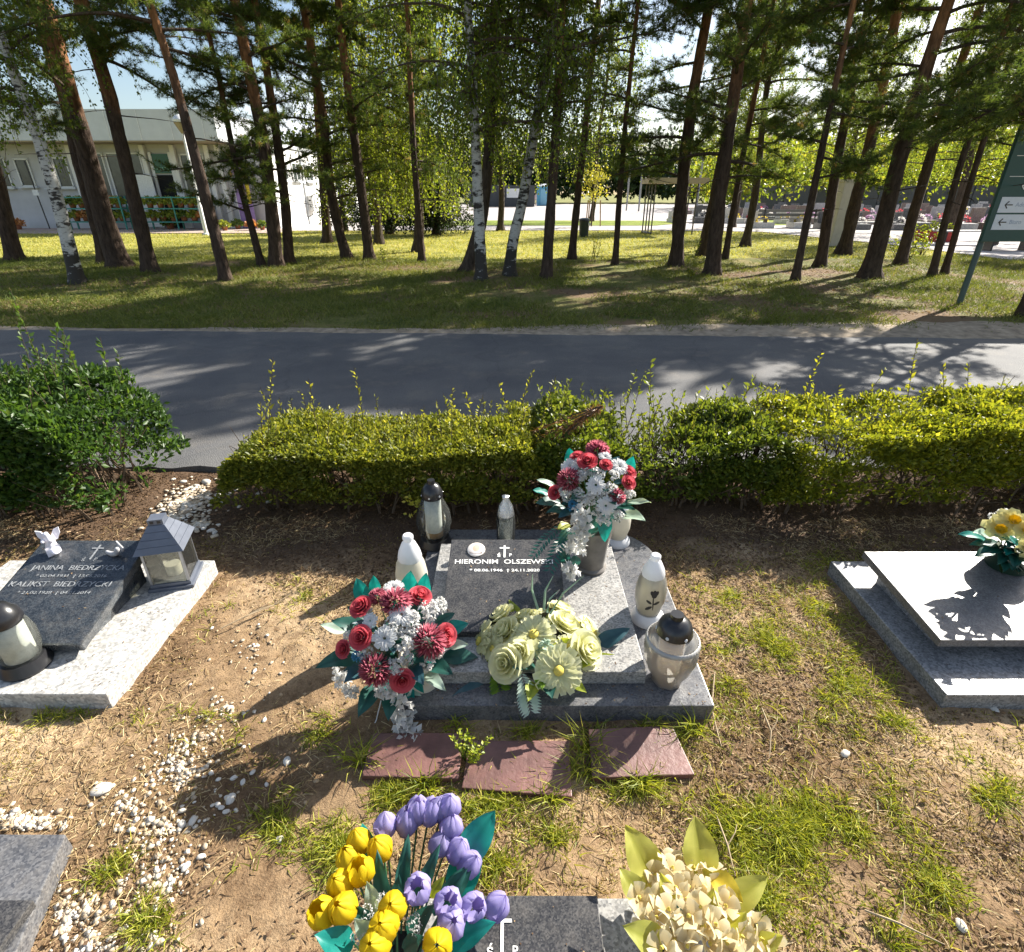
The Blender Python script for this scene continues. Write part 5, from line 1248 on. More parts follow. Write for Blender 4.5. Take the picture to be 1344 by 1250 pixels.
for a in [(748, 600, 26, 16, M_TEAL, 0.0, 0.9, (-.1, .3, 1)), (827, 611, 26, 16, M_TEAL, 0.0, 0.95, (.4, .3, 1)), (717, 633, 26, 10, M_PALEL, 0.1, 1.15, None), (710, 645, 22, 12, M_TEAL, 0.1, 1.2, None),
          (721, 658, 36, 18, M_DTEAL, 0.2, 1.1, None), (733, 668, 40, 16, M_DTEAL, 0.2, 1.05, None), (745, 672, 36, 16, M_BTEAL, 0.2, 1.0, None), (838, 658, 36, 12, M_PALEL, 0.1, 1.1, None), (829, 676, 44, 22, M_PALEL, 0.15, 1.05, None),
          (744, 700, 30, 18, M_DTEAL, 0.5, 1.1, None), (740, 736, 26, 17, M_DTEAL, 0.6, 1.25, (-.2, -.2, -1)), (755, 741, 24, 16, M_DTEAL, 0.6, 1.25, (.1, -.2, -1)), (796, 694, 40, 22, M_TEAL, 0.5, 0.95, (.2, -.3, -.8)),
          (780, 690, 40, 22, M_DTEAL, 0.5, 0.95, (0, -.3, -.9)), (760, 650, 40, 20, M_DTEAL, 0.2, 0.9, None), (800, 655, 40, 20, M_DTEAL, 0.2, 0.9, None), (780, 620, 40, 20, M_DTEAL, 0.2, 0.9, None), (740, 690, 22, 14, M_HLEAF, 0.2, 1.05, None)]:
    B.leaf(*a)
filler(B, (725, 595, 835, 690), 20, 12, [M_DTEAL, M_DTEAL, M_BTEAL], M_WHITE, 28)
for px, py, ang in [(722, 684, -2.6), (733, 690, -2.1)]:
    p, n = on_dome(px, py, K, 0.2, 1, 1.15); o = link_mesh('fern_frond', fern_mesh(0.20, 0.06), M_DTEAL, B.t); o.location = p - B.t.location - Vector((math.cos(ang), 0, 0)) * 0.08; o.rotation_euler = (R(-18), 0, ang + math.pi / 2 + math.pi)
B.done()
# ---- cream arrangement in front of the plate
K = P(712, 872, 1.50)
B = Bouquet('flower_arrangement', 'low cream and lime flower arrangement before the name plate', Vector((K.x, K.y, 0.08)), K, 0.205, 0.62)
roses(B, [(665, 832, 21), (666, 871, 23), (739, 822, 23), (765, 854, 24), (660, 812, 19), (735, 803, 17), (690, 815, 15), (683, 858, 16)], M_CREAM)
daisies(B, [(632, 843, 27), (701, 835, 29), (732, 880, 31), (776, 831, 25), (699, 805, 18), (648, 852, 18), (745, 850, 17), (756, 818, 16)], M_CREAM, M_YCORE, 0.24, 21)
sprays(B, [(716, 855, 15)], petal_mat('mint petals', (0.40, 0.55, 0.45), (0.62, 0.74, 0.62)))
for a in [(676, 801, 40, 14, M_LIME, 0.2, 1.0, None), (716, 808, 36, 16, M_LIME, 0.2, 1.0, None), (732, 846, 40, 16, M_LIME, 0.2, 1.02, None), (742, 858, 34, 14, M_LIME, 0.2, 1.02, None), (790, 862, 40, 13, M_LIME, 0.3, 1.1, None), (699, 902, 34, 20, M_LIME, 0.4, 1.0, None),
          (757, 898, 28, 14, M_LIME, 0.4, 1.0, None), (640, 822, 30, 13, M_LIME, 0.2, 1.05, None), (630, 906, 76, 34, M_BTEAL, 0.15, 1.15, None), (804, 836, 52, 22, M_BTEAL, 0.1, 1.15, None), (690, 870, 50, 24, M_DTEAL, 0.2, 0.9, None), (720, 895, 50, 24, M_DTEAL, 0.3, 0.9, None), (755, 870, 44, 22, M_LIME, 0.2, 0.9, None), (690, 850, 40, 18, M_LIME, 0.2, 0.92, None)]:
    B.leaf(*a)
filler(B, (625, 800, 795, 905), 16, 0, [M_LIME, M_LIME, M_DTEAL, M_FERN], M_WHITE, 34, (0.85, 0.98))
for px, py, mt in [(640, 892, M_FERN), (676, 905, M_PALEL)]:
    p, n = on_dome(px, py, K, 0.205, 0.62, 1.05); o = link_mesh('fern_frond', fern_mesh(0.13, 0.075), mt, B.t); o.location = p - B.t.location + Vector((0.02, 0.05, 0.03)); o.rotation_euler = (R(-25), 0, math.pi + 0.35)
m = MB()
for (x0, y0, x1, y1) in [(706, 800, 699, 754), (714, 800, 726, 756), (718, 804, 733, 775), (722, 806, 766, 756)]:
    a = P(x0, y0, 1.56); c = P(x1, y1, 1.60); m.tube([a - B.t.location, a.lerp(c, .5) + Vector((-0.012, 0, 0.01)) - B.t.location, c - B.t.location], [0.005, 0.004, 0.0008], 4)
m.build('grass_blade', M_PALEL, B.t)
m = MB(); m.lathe([(0.001, 0.0), (0.07, 0.0), (0.10, 0.045), (0.098, 0.05), (0.001, 0.045)], 22); m.build('bowl', M_BLACKP, B.t, smooth=True)
B.done()
# ---- tulips at the bottom edge
K = Vector((-0.265, 0.60, 0.10))
B = Bouquet('tulip_bouquet', 'yellow and lilac tulip bouquet at the bottom of the picture', Vector((K.x, K.y, 0.0)), K, 0.235, 0.95)
for mat, L in ((M_YEL, [(476, 1118), (504, 1124), (463, 1138), (477, 1154), (455, 1168), (431, 1206), (459, 1197), (520, 1194), (509, 1221), (499, 1240), (574, 1240)]),
               (M_LILAC, [(508, 1097), (532, 1096), (548, 1080), (561, 1081), (577, 1077), (588, 1069), (591, 1096), (575, 1119), (595, 1129), (609, 1143), (549, 1173), (585, 1191), (614, 1195), (642, 1200), (589, 1217)])):
    for px, py in L:
        pz_, n = on_dome(px, py, K, 0.235, 0.95)
        n = (n + Vector((rnd.uniform(-.25, .25), rnd.uniform(-.2, .3), 0.5))).normalized()
        me = variants(('tulip', mat.name), lambda k: tulip_mesh(0.031, k), 4)
        o = B.put('tulip', me, mat, px, py, normal=n, push=0.93)
for a in [(628, 1098, 74, 40, M_TEAL, 0.1, 1.02, (0.65, 0.7, 0.3)), (613, 1135, 90, 42, M_TEAL, 0.1, 0.98, (0.45, 0.8, 0.3)), (480, 1103, 42, 20, M_TEAL, 0.1, 1.0, (-.4, .8, .2)), (444, 1236, 60, 36, M_TEAL, 0.3, 1.0, None), (612, 1226, 80, 34, M_TEAL, 0.2, 0.95, None),
          (530, 1140, 80, 20, M_DTEAL, 0.1, 0.85, None), (560, 1150, 80, 20, M_DTEAL, 0.1, 0.85, None), (500, 1160, 80, 22, M_DTEAL, 0.1, 0.85, None), (590, 1170, 70, 24, M_DTEAL, 0.1, 0.85, None), (480, 1210, 70, 24, M_DTEAL, 0.1, 0.85, None), (550, 1210, 70, 26, M_DTEAL, 0.1, 0.8, None), (540, 1240, 70, 26, M_DTEAL, 0.1, 0.8, None),
          (520, 1180, 60, 22, M_DTEAL, 0.1, 0.8, None), (573, 1165, 30, 14, M_LIME, 0.2, 0.95, None), (490, 1185, 60, 24, M_PALEL, 0.1, 0.88, None), (480, 1222, 50, 26, M_PALEL, 0.2, 0.9, None), (600, 1160, 60, 26, M_DTEAL, 0.2, 0.9, None)]:
    B.leaf(*a)
m = MB(); m.lathe([(0.001, -0.02), (0.06, -0.02), (0.085, 0.07), (0.001, 0.07)], 18); m.build('pot', M_BLACKP, B.t, smooth=True)
sprays(B, [(500, 1180, 13), (483, 1196, 12), (541, 1208, 12), (548, 1222, 11), (563, 1192, 9), (470, 1230, 10)], M_WHITE, 0.9, 0.22, 26)
B.done()
# ---- hydrangea bouquet at the bottom edge
K = Vector((0.405, 0.60, 0.06))
B = Bouquet('hydrangea_bouquet', 'cream hydrangea bouquet with yellow-green leaves at the bottom edge', Vector((K.x, K.y, 0.0)), K, 0.22, 0.9)
def floret(k):
    r = random.Random(k); fb = FB(); n = 5
    for q in range(n):
        a0 = 2 * math.pi * q / n + r.uniform(-.15, .15); pts, tn = [], []
        for i in range(4):
            t = i / 3
            for j in range(4):
                s = 2 * j / 3 - 1; a = a0 + s * 0.62 * (1 - 0.25 * t * t); rad = 0.030 * (0.18 + 0.82 * t ** 0.8) * (1 + 0.05 * s * s)
                pts.append((rad * math.cos(a), rad * math.sin(a), 0.030 * (0.85 * t - 0.25 * t * t - 0.18 * s * s * t) + r.uniform(-.001, .001))); tn.append(min(1, 0.05 + 0.75 * t + r.uniform(0, .2)))
        fb.patch(pts, 4, 4, tn)
    return fb.mesh('floret')
pts = [(895, 1150), (877, 1160), (850, 1165), (858, 1150), (838, 1180), (848, 1195), (866, 1185), (888, 1172), (905, 1165), (925, 1155), (935, 1145), (912, 1140), (880, 1145), (900, 1185), (880, 1200), (862, 1208), (848, 1215), (890, 1215), (905, 1205), (922, 1180), (938, 1165), (945, 1180), (920, 1195), (938, 1200), (955, 1190), (968, 1180), (975, 1200), (958, 1210), (940, 1218), (920, 1220), (905, 1228), (885, 1238), (928, 1240), (950, 1235), (972, 1225), (990, 1215), (1000, 1232), (985, 1245), (1012, 1245), (962, 1248), (905, 1248), (870, 1245), (893, 1136), (884, 1128), (930, 1172)]
for px, py in pts:
    px += rnd.uniform(-4, 4); py += rnd.uniform(-4, 4)
    o = B.put('hydrangea_floret', variants('floret', floret, 5), M_HYD, px, py, push=0.92 + rnd.uniform(-.13, .08), stem=False, normal=on_dome(px, py, K, 0.22, 0.9)[1] + Vector((rnd.uniform(-.6, .6), rnd.uniform(-.6, .6), rnd.uniform(-.2, .3))))
    m = MB(); m.lathe([(0.001, 0.004), (0.005, 0.006), (0.001, 0.012)], 6); m.build('flower_centre', M_YCORE, o)
for a in [(842, 1122, 76, 46, M_HLEAF, 0.1, 1.0, (-0.5, 0.8, 0.3)), (918, 1112, 70, 46, M_HLEAF, 0.1, 1.0, (0.05, 0.9, 0.3)), (978, 1172, 78, 34, M_HLEAF, 0.15, 1.05, (0.7, 0.25, 0.1)), (830, 1162, 44, 30, M_HLEAF, 0.3, 1.0, None), (955, 1165, 44, 30, leafy('yellow leaf', [(0, (.5, .38, .02)), (1, (.66, .52, .06))], .3), 0.2, 1.05, (0.4, -.4, -.2)), (852, 1232, 60, 40, M_HLEAF, 0.4, 1.0, None),
          (880, 1180, 60, 30, M_HLEAF, 0.2, 0.85, None), (930, 1200, 60, 30, M_HLEAF, 0.2, 0.85, None), (900, 1220, 60, 30, M_DTEAL, 0.2, 0.8, None), (960, 1220, 60, 30, M_HLEAF, 0.2, 0.85, None), (1000, 1240, 60, 30, M_HLEAF, 0.2, 0.95, None)]:
    B.leaf(*a)
m = MB(); m.lathe([(0.001, -0.01), (0.07, -0.01), (0.10, 0.05), (0.001, 0.05)], 18); m.build('pot', M_BLACKP, B.t, smooth=True)
B.done()
M_YCUP = plain('deep yellow cup', (0.72, 0.50, 0.02), 0.6, 0.3, var=0.1, trans=0.4)
# ---- daffodils on the right grave
kb = G(1340, 752, 0.20)
pt = thing('flower_pot', 'dark green pot on the glossy right grave', 'pot', (2.17, 1.98, 0.193))
part_lathe('body', [(0.001, 0), (0.075, 0), (0.10, 0.11), (0.105, 0.115), (0.095, 0.117), (0.001, 0.10)], plain('dark green plastic', (0.012, 0.035, 0.022), 0.5, 0.4), pt)
K = Vector((2.13, 1.98, 0.33))
B = Bouquet('daffodil_bouquet', 'yellow daffodils with green leaves on the right grave', Vector((2.17, 1.98, 0.30)), K, 0.16)
daisies(B, [(1312, 693, 17), (1328, 683, 16), (1345, 694, 15), (1348, 720, 14)], petal_mat('pale yellow', (0.66, 0.54, 0.10), (0.8, 0.74, 0.36)), None, 0.5, 6)
for px, py in [(1312, 697), (1328, 686), (1345, 697)]:
    m = MB(); m.lathe([(0.007, 0.0), (0.012, 0.012), (0.016, 0.026), (0.021, 0.034), (0.019, 0.033), (0.011, 0.014), (0.001, 0.008)], 14, flute=0.06, nf=7, cap=False)
    B.put('daffodil_cup', m.mesh('daffodil_cup'), M_YCUP, px, py, 1.07)
sprays(B, [(1307, 679, 9), (1318, 674, 8)], M_WHITE)
filler(B, (1288, 695, 1372, 745), 26, 0, [M_DTEAL, M_DTEAL, M_TEAL, M_DARKLEAF], M_WHITE, 36, (0.8, 1.0))
for a in [(1280, 702, 44, 14, M_TEAL, 0.2, 1.2, None), (1292, 700, 34, 16, M_PALEL, 0.2, 1.1, None), (1290, 712, 36, 12, M_DTEAL, 0.3, 1.1, None), (1330, 706, 50, 12, M_TEAL, 0.4, 1.05, (0.6, -.6, -.3)), (1340, 712, 50, 12, M_TEAL, 0.4, 1.05, (0.5, -.6, -.5)), (1310, 715, 50, 22, M_DTEAL, 0.4, 0.9, None), (1335, 725, 50, 22, M_DTEAL, 0.4, 0.9, None)]:
    B.leaf(*a)
B.done()

# ================================================================== GROUND COVER
M_GRASS = leafy('green grass', [(0.0, (0.085, 0.120, 0.014)), (0.4, (0.20, 0.24, 0.022)), (0.75, (0.38, 0.38, 0.045)), (1.0, (0.52, 0.45, 0.15))], 0.35, 0.5, 0.3)
M_STRAW = leafy('dry straw', [(0.0, (0.20, 0.13, 0.065)), (0.5, (0.40, 0.29, 0.15)), (1.0, (0.60, 0.48, 0.28))], 0.15, 0.7, 0.2)
M_LITTER = leafy('dead leaves', [(0.0, (0.07, 0.042, 0.025)), (0.5, (0.17, 0.105, 0.058)), (0.85, (0.30, 0.20, 0.11)), (1.0, (0.46, 0.34, 0.20))], 0.15, 0.7, 0.2)
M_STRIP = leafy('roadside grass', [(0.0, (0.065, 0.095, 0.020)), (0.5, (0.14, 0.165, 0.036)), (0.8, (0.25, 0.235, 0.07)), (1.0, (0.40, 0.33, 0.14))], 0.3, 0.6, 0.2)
SLABS = [(-0.44, 0.72, 1.31, 2.48), (-2.45, -1.42, 1.37, 2.2), (1.52, 2.6, 1.37, 2.2), (-0.25, 0.45, -0.2, 0.79), (-2.2, G(86, 1095).x + 0.01, -0.1, G(86, 1095).y + 0.01)]
def off_slabs(x, y, pad=0.0):
    k = np.ones(x.shape, bool)
    for a, b, c, d in SLABS: k &= ~((x > a - pad) & (x < b + pad) & (y > c - pad) & (y < d + pad))
    return k
def scatter(n, x0, x1, y0, y1):
    return rng.uniform(x0, x1, n), rng.uniform(y0, y1, n)
# green tufts: where the photo shows green patches
PATCH = [(70, 930, 95, 22, 1.0), (270, 955, 40, 22, .8), (275, 795, 25, 30, .5), (190, 1215, 30, 30, .8), (150, 1140, 30, 25, .4), (450, 1120, 45, 45, .7), (520, 1045, 60, 18, .9), (640, 1060, 60, 20, .8), (700, 1045, 40, 25, .7),
         (835, 1035, 60, 20, .8), (770, 945, 35, 20, .9), (620, 965, 22, 25, .8), (500, 1000, 30, 20, .5), (540, 930, 30, 15, .6), (680, 960, 50, 12, .6), (880, 970, 40, 25, .4), (960, 780, 60, 25, .5), (1010, 850, 90, 60, .8), (1080, 790, 60, 40, .7), (1080, 900, 90, 50, .75), (1160, 940, 50, 40, .7),
         (1050, 1090, 80, 60, 1.0), (1150, 1080, 40, 60, .7), (1290, 1030, 50, 50, .8), (1320, 1000, 40, 30, .5), (960, 1090, 60, 50, .6), (990, 1180, 60, 40, .4), (650, 1140, 40, 25, .4), (730, 1100, 60, 20, .3), (1100, 740, 80, 18, .5), (1230, 1160, 50, 60, .3), (1140, 1230, 60, 25, .4), (940, 900, 40, 70, .3), (360, 1080, 40, 40, .35), (420, 960, 25, 30, .3), (400, 780, 40, 30, .25), (700, 1165, 60, 12, .4)]
gx, gy, gt = [], [], []
for cx, cy, rx, ry, d in PATCH:
    n = int(d * rx * ry * 0.20); a = rng.uniform(0, 6.283, n); r = np.abs(rng.normal(0, 0.75, n))
    for px, py in zip(cx + rx * r * np.cos(a), cy + ry * r * np.sin(a)):
        q = G(px, py); gx.append(q.x); gy.append(q.y); gt.append(d)
gx, gy, gt = np.array(gx), np.array(gy), np.array(gt)
keep = off_slabs(gx, gy) & (fbm(gx, gy, 11, 4, 31) > 0.45); gx, gy, gt = gx[keep], gy[keep], gt[keep]
per = 6; X = np.repeat(gx, per) + rng.normal(size=len(gx) * per) * 0.012; Y = np.repeat(gy, per) + rng.normal(size=len(gx) * per) * 0.012
ok = off_slabs(X, Y); X, Y = X[ok], Y[ok]
pos = np.stack([X, Y, soil_z(X, Y) - 0.004], 1); d = rng.normal(size=pos.shape); d[:, 2] = 0.55 + 0.7 * rng.random(len(pos))
L = 0.016 + 0.045 * rng.random(len(pos)) ** 1.6
o = link_mesh('soil_grass', blades_mesh('soil_grass', pos, d, L, 0.0034, 0.6, np.clip(rng.beta(2.2, 2, len(pos)), 0, 1)), M_GRASS)
tag(o, 'tufts of short green grass on the bare soil between the graves', 'grass', kind='stuff')
# sandy patches trodden bare, where little lies
BARE = [(330, 850, 90, 70), (340, 1180, 100, 90), (740, 1130, 70, 35), (300, 790, 40, 50), (470, 1090, 40, 30), (1290, 1180, 40, 40), (880, 1030, 40, 14)]
def bare(x, y):
    k = np.ones(x.shape, bool)
    for cx, cy, rx, ry in BARE:
        c = G(cx, cy); ax = abs(G(cx + rx, cy).x - c.x); ay = abs(G(cx, cy - ry).y - c.y)
        dd = ((x - c.x) / ax) ** 2 + ((y - c.y) / ay) ** 2
        k &= ~((dd < 1.3 * rng.random(x.shape) + 0.25) & (rng.random(x.shape) < 0.9))
    return k
# dry straw and litter lying on the soil
x, y = scatter(150000, -3.2, 3.6, 0.25, 2.7)
k = off_slabs(x, y) & (fbm(x, y, 3.0, 4, 33) > rng.normal(0.46, 0.05, len(x))) & bare(x, y); x, y = x[k], y[k]
pos = np.stack([x, y, soil_z(x, y) + 0.001], 1); d = rng.normal(size=pos.shape); d[:, 2] = np.abs(d[:, 2]) * 0.35 + 0.05
o = link_mesh('dry_straw', blades_mesh('dry_straw', pos, d, 0.010 + 0.045 * rng.random(len(pos)) ** 2.2, 0.0026, 0.5), M_STRAW)
tag(o, 'dry straw and needles strewn over the soil', 'straw', kind='stuff')
x, y = scatter(250000, -4.4, 4.8, 0.25, 3.3)
w = np.clip((y - 2.0) / 0.55, 0, 1)
k = off_slabs(x, y) & ((fbm(x, y, 2.2, 4, 35) + 0.25 * w) + 0.05 * np.clip((x - 0.3) / 0.6, 0, 1) > rng.normal(0.49, 0.06, len(x))) & bare(x, y); x, y = x[k], y[k]
pos = np.stack([x, y, soil_z(x, y) + 0.004], 1); d = rng.normal(size=pos.shape); d[:, 2] *= 0.25
s = np.zeros_like(pos); s[:, 2] = 1; s += rng.normal(size=pos.shape) * 0.45
o = link_mesh('leaf_litter', leaves_mesh('leaf_litter', pos, d, 0.006 + 0.022 * rng.random(len(pos)) ** 2.5, 0.004 + 0.009 * rng.random(len(pos)) ** 1.5, 0.3, np.clip(rng.beta(2, 2.2, len(pos)) - 0.2 * np.clip((pos[:, 1] - 2.1) / 0.4, 0, 1), 0, 1), side=s), M_LITTER)  # tone drops towards the hedge, part of its shade put into the litter
tag(o, 'brown dead leaves littering the soil and under the hedge', 'leaf litter', kind='stuff')
# a thin mossy felt of tiny blades over most of the soil
x, y = scatter(210000, -3.0, 3.4, 0.25, 2.5)
right = np.clip((x + 0.2) / 0.9, 0, 1)
k = off_slabs(x, y) & bare(x, y) & (fbm(x, y, 2.6, 4, 37) + 0.09 * right > rng.normal(0.50, 0.06, len(x))) & (fbm(x, y, 14, 3, 38) > 0.40); x, y = x[k], y[k]
pos = np.stack([x, y, soil_z(x, y) - 0.002], 1); d = rng.normal(size=pos.shape); d[:, 2] = 0.25 + 0.7 * rng.random(len(pos))
o = link_mesh('moss_felt', needles_mesh('moss_felt', pos, d, 0.007 + 0.016 * rng.random(len(pos)) ** 1.5, 0.0042, np.clip(rng.beta(2, 2, len(pos)) + 0.35 * (fbm(x, y, 5.0, 3, 39) - 0.45), 0, 1)),
    leafy('olive moss', [(0.0, (0.12, 0.085, 0.035)), (0.35, (0.20, 0.17, 0.045)), (0.65, (0.34, 0.31, 0.05)), (1.0, (0.50, 0.44, 0.13))], 0.25, 0.7, 0.15))
tag(o, 'thin olive and straw coloured moss felt over the soil', 'moss', kind='stuff')
# clods and crumbs of soil
def pebble_cloud(name, pos, size, flat, mat, label, cat, kind='stuff'):
    bm = bmesh.new(); bmesh.ops.create_icosphere(bm, subdivisions=1, radius=1.0); me0 = bpy.data.meshes.new('t'); bm.to_mesh(me0); bm.free()
    v0 = np.array([tuple(v.co) for v in me0.vertices]); f0 = np.array([tuple(p.vertices) for p in me0.polygons]); bpy.data.meshes.remove(me0)
    n = len(pos); a = rng.uniform(0, 6.283, n); ca, sa = np.cos(a), np.sin(a)
    sc = size[:, None, None] * np.stack([1 + 0.5 * rng.random(n), np.ones(n), flat * (0.7 + 0.5 * rng.random(n))], 1)[:, None, :]
    V = v0[None] * (1 + rng.normal(size=(n, len(v0), 1)) * 0.17) * sc
    x = V[..., 0] * ca[:, None] - V[..., 1] * sa[:, None]; y = V[..., 0] * sa[:, None] + V[..., 1] * ca[:, None]
    V = np.stack([x, y, V[..., 2]], -1) + pos[:, None, :]
    F = f0[None] + (np.arange(n) * len(v0))[:, None, None]
    o = link_mesh(name, raw_mesh(name, V.reshape(-1, 3), F.reshape(-1, 3), np.repeat(rng.random(n), len(v0))), mat, smooth=True)
    return tag(o, label, cat, kind=kind)
M_CLOD = leafy('soil crumbs', [(0, (0.16, 0.10, 0.055)), (1, (0.46, 0.33, 0.20))], 0.0, 0.95, 0.1)
x, y = scatter(14000, -3.2, 3.6, 0.25, 2.7); k = off_slabs(x, y) & (fbm(x, y, 4, 3, 41) > 0.45); x, y = x[k], y[k]
pebble_cloud('soil_crumbs', np.stack([x, y, soil_z(x, y)], 1), 0.002 + 0.006 * rng.random(len(x)) ** 3, 0.7, M_CLOD, 'loose crumbs of soil and tiny stones between the graves', 'soil crumbs')
# bits of leaf, needles and sand blown onto the stone slabs
SX, SY_, SZ_ = [], [], []
for (a, b, c, d_, zf, n) in [(-0.42, 0.70, 1.34, 1.43, lambda y: 0.076, 60), (0.49, 0.69, 1.43, 2.25, lambda y: 0.076, 60), (-0.34, 0.47, 1.44, 1.60, lambda y: 0.135, 45), (0.22, 0.47, 1.60, 2.22, lambda y: 0.135, 60), (-0.27, 0.21, 1.61, 2.09, lambda y: 0.166 + (y - 1.6) * 0.174, 26),
                          (-2.4, -1.44, 1.40, 1.55, lambda y: 0.076, 70), (-1.62, -1.44, 1.55, 2.15, lambda y: 0.076, 50), (-2.1, -1.64, 1.58, 2.06, lambda y: 0.136 + (y - 1.56) * 0.244, 26), (1.56, 2.4, 1.40, 1.54, lambda y: 0.071, 40), (1.61, 2.2, 1.57, 2.06, lambda y: 0.166 + (y - 1.555) * 0.0667, 16), (-0.12, 0.20, 0.4, 0.74, lambda y: 0.079, 26)]:
    x = rng.uniform(a, b, n); y = rng.uniform(c, d_, n); SX.append(x); SY_.append(y); SZ_.append(np.array([zf(v) for v in y]))
x, y, z = np.concatenate(SX), np.concatenate(SY_), np.concatenate(SZ_); pos = np.stack([x, y, z + 0.0012], 1); d = rng.normal(size=pos.shape); d[:, 2] *= 0.06
s = np.zeros_like(pos); s[:, 2] = 1; s += rng.normal(size=pos.shape) * 0.12
o = link_mesh('slab_litter', leaves_mesh('slab_litter', pos, d, 0.004 + 0.013 * rng.random(len(pos)) ** 2, 0.002 + 0.004 * rng.random(len(pos)), 0.12, rng.random(len(pos)), side=s), M_LITTER)
tag(o, 'specks of dry leaf and needle scattered on the stone slabs', 'leaf litter', kind='stuff')
# white decorative pebbles
M_PEB = leafy('white pebbles', [(0, (0.32, 0.24, 0.16)), (0.5, (0.50, 0.42, 0.31)), (1, (0.74, 0.69, 0.60))], 0.0, 0.6, 0.4)
def pebble_field(label, blobs, smin, smax, zoff=0.002):
    X, Y = [], []
    for cx, cy, rx, ry, n in blobs:
        a = rng.uniform(0, 6.283, n); r = np.abs(rng.normal(0, 0.55, n))
        for px, py in zip(cx + rx * r * np.cos(a), cy + ry * r * np.sin(a)):
            q = G(px, py); X.append(q.x); Y.append(q.y)
    X, Y = np.array(X), np.array(Y); k = off_slabs(X, Y); X, Y = X[k], Y[k]
    s = smin + (smax - smin) * rng.random(len(X)) ** 2.0 * 1.25
    return pebble_cloud('white_pebbles', np.stack([X, Y, soil_z(X, Y) + s * 0.10 + zoff], 1), s, 0.42, M_PEB, label, 'pebbles')
pebble_field('heap of bluish white pebbles behind the lantern by the hedge', [(243, 664, 36, 24, 560), (262, 650, 26, 18, 160), (228, 682, 30, 18, 130), (262, 690, 24, 12, 60)], 0.007, 0.016, 0.006)
pebble_field('trail of cream white pebbles running down the left foreground', [(235, 1010, 60, 55, 260), (215, 1085, 60, 50, 180), (200, 1160, 65, 60, 170), (265, 965, 55, 35, 90), (160, 1060, 60, 45, 90), (110, 1190, 45, 55, 100), (120, 1240, 50, 30, 80), (300, 930, 40, 30, 60), (330, 850, 50, 50, 60), (200, 1230, 60, 30, 80), (60, 1080, 50, 20, 60)], 0.003, 0.0085)
pebble_field('dense white pebble strip beside the bottom left slab', [(30, 1078, 45, 14, 260), (85, 1205, 14, 40, 90)], 0.004, 0.009)
# single larger stones
ico = bmesh.new(); bmesh.ops.create_icosphere(ico, subdivisions=2, radius=1.0)
stone_meshes = []
for q in range(4):
    me = bpy.data.meshes.new('stone'); ico.to_mesh(me)
    for v in me.vertices: v.co *= 1 + 0.16 * mnoise.noise(v.co * 1.3 + Vector((q * 7, 0, 0)))
    me.polygons.foreach_set('use_smooth', np.ones(len(me.polygons), dtype=bool)); me.materials.append(plain('pale stone', (0.58, 0.54, 0.47), 0.75, 0.3, var=0.18, scale=40)); stone_meshes.append(me)
def stone(label, px, py, r, group=None, flat=0.55):
    q = G(px, py); z = float(soil_z(np.array(q.x), np.array(q.y)))
    s = r * (q.y * CP + CAM_H * SP) / FPX
    o = bpy.data.objects.new('stone', rnd.choice(stone_meshes)); COL.objects.link(o); o.location = (q.x, q.y, z + s * flat * 0.35)
    o.scale = (s * 1.2, s * 0.85, s * flat); o.rotation_euler = (rnd.uniform(-.2, .2), rnd.uniform(-.2, .2), rnd.uniform(0, 6)); tag(o, label, 'stone', group)
stone('flat greenish disc-like stone among the cream pebbles', 132, 1036, 13, flat=0.3)
stone('round pale stone inside the bouquet shadow', 376, 997, 6)
stone('white stone at the bottom right in dry grass', 1262, 1213, 8)
stone('pale stone right of centre on the bare soil', 1109, 990, 6)
stone('pale stone below the right grave edge', 1304, 931, 6)
for px, py, r in [(297, 1045, 4), (306, 1019, 4), (318, 1025, 4), (302, 1047, 7), (331, 1012, 4), (290, 1059, 4), (296, 1064, 4), (238, 1080, 6), (252, 1076, 6), (365, 1100, 6), (243, 1136, 6), (263, 1123, 5), (285, 1055, 4), (349, 1027, 3)]:
    stone('white pebble lying at the rim of the dark bouquet shadow', px, py, r, 'pebbles at the rim of the bouquet shadow')
for px, py, r in [(277, 655, 4), (285, 648, 4), (300, 647, 4), (290, 659, 4), (314, 665, 3), (340, 648, 5), (352, 657, 4), (303, 619, 4), (240, 630, 4), (227, 627, 3), (270, 631, 6), (277, 697, 5), (282, 700, 4), (268, 694, 4), (310, 640, 3)]:
    stone('stray white pebble on the dark soil beside the pebble heap', px, py, r, 'stray pebbles beside the pebble heap')
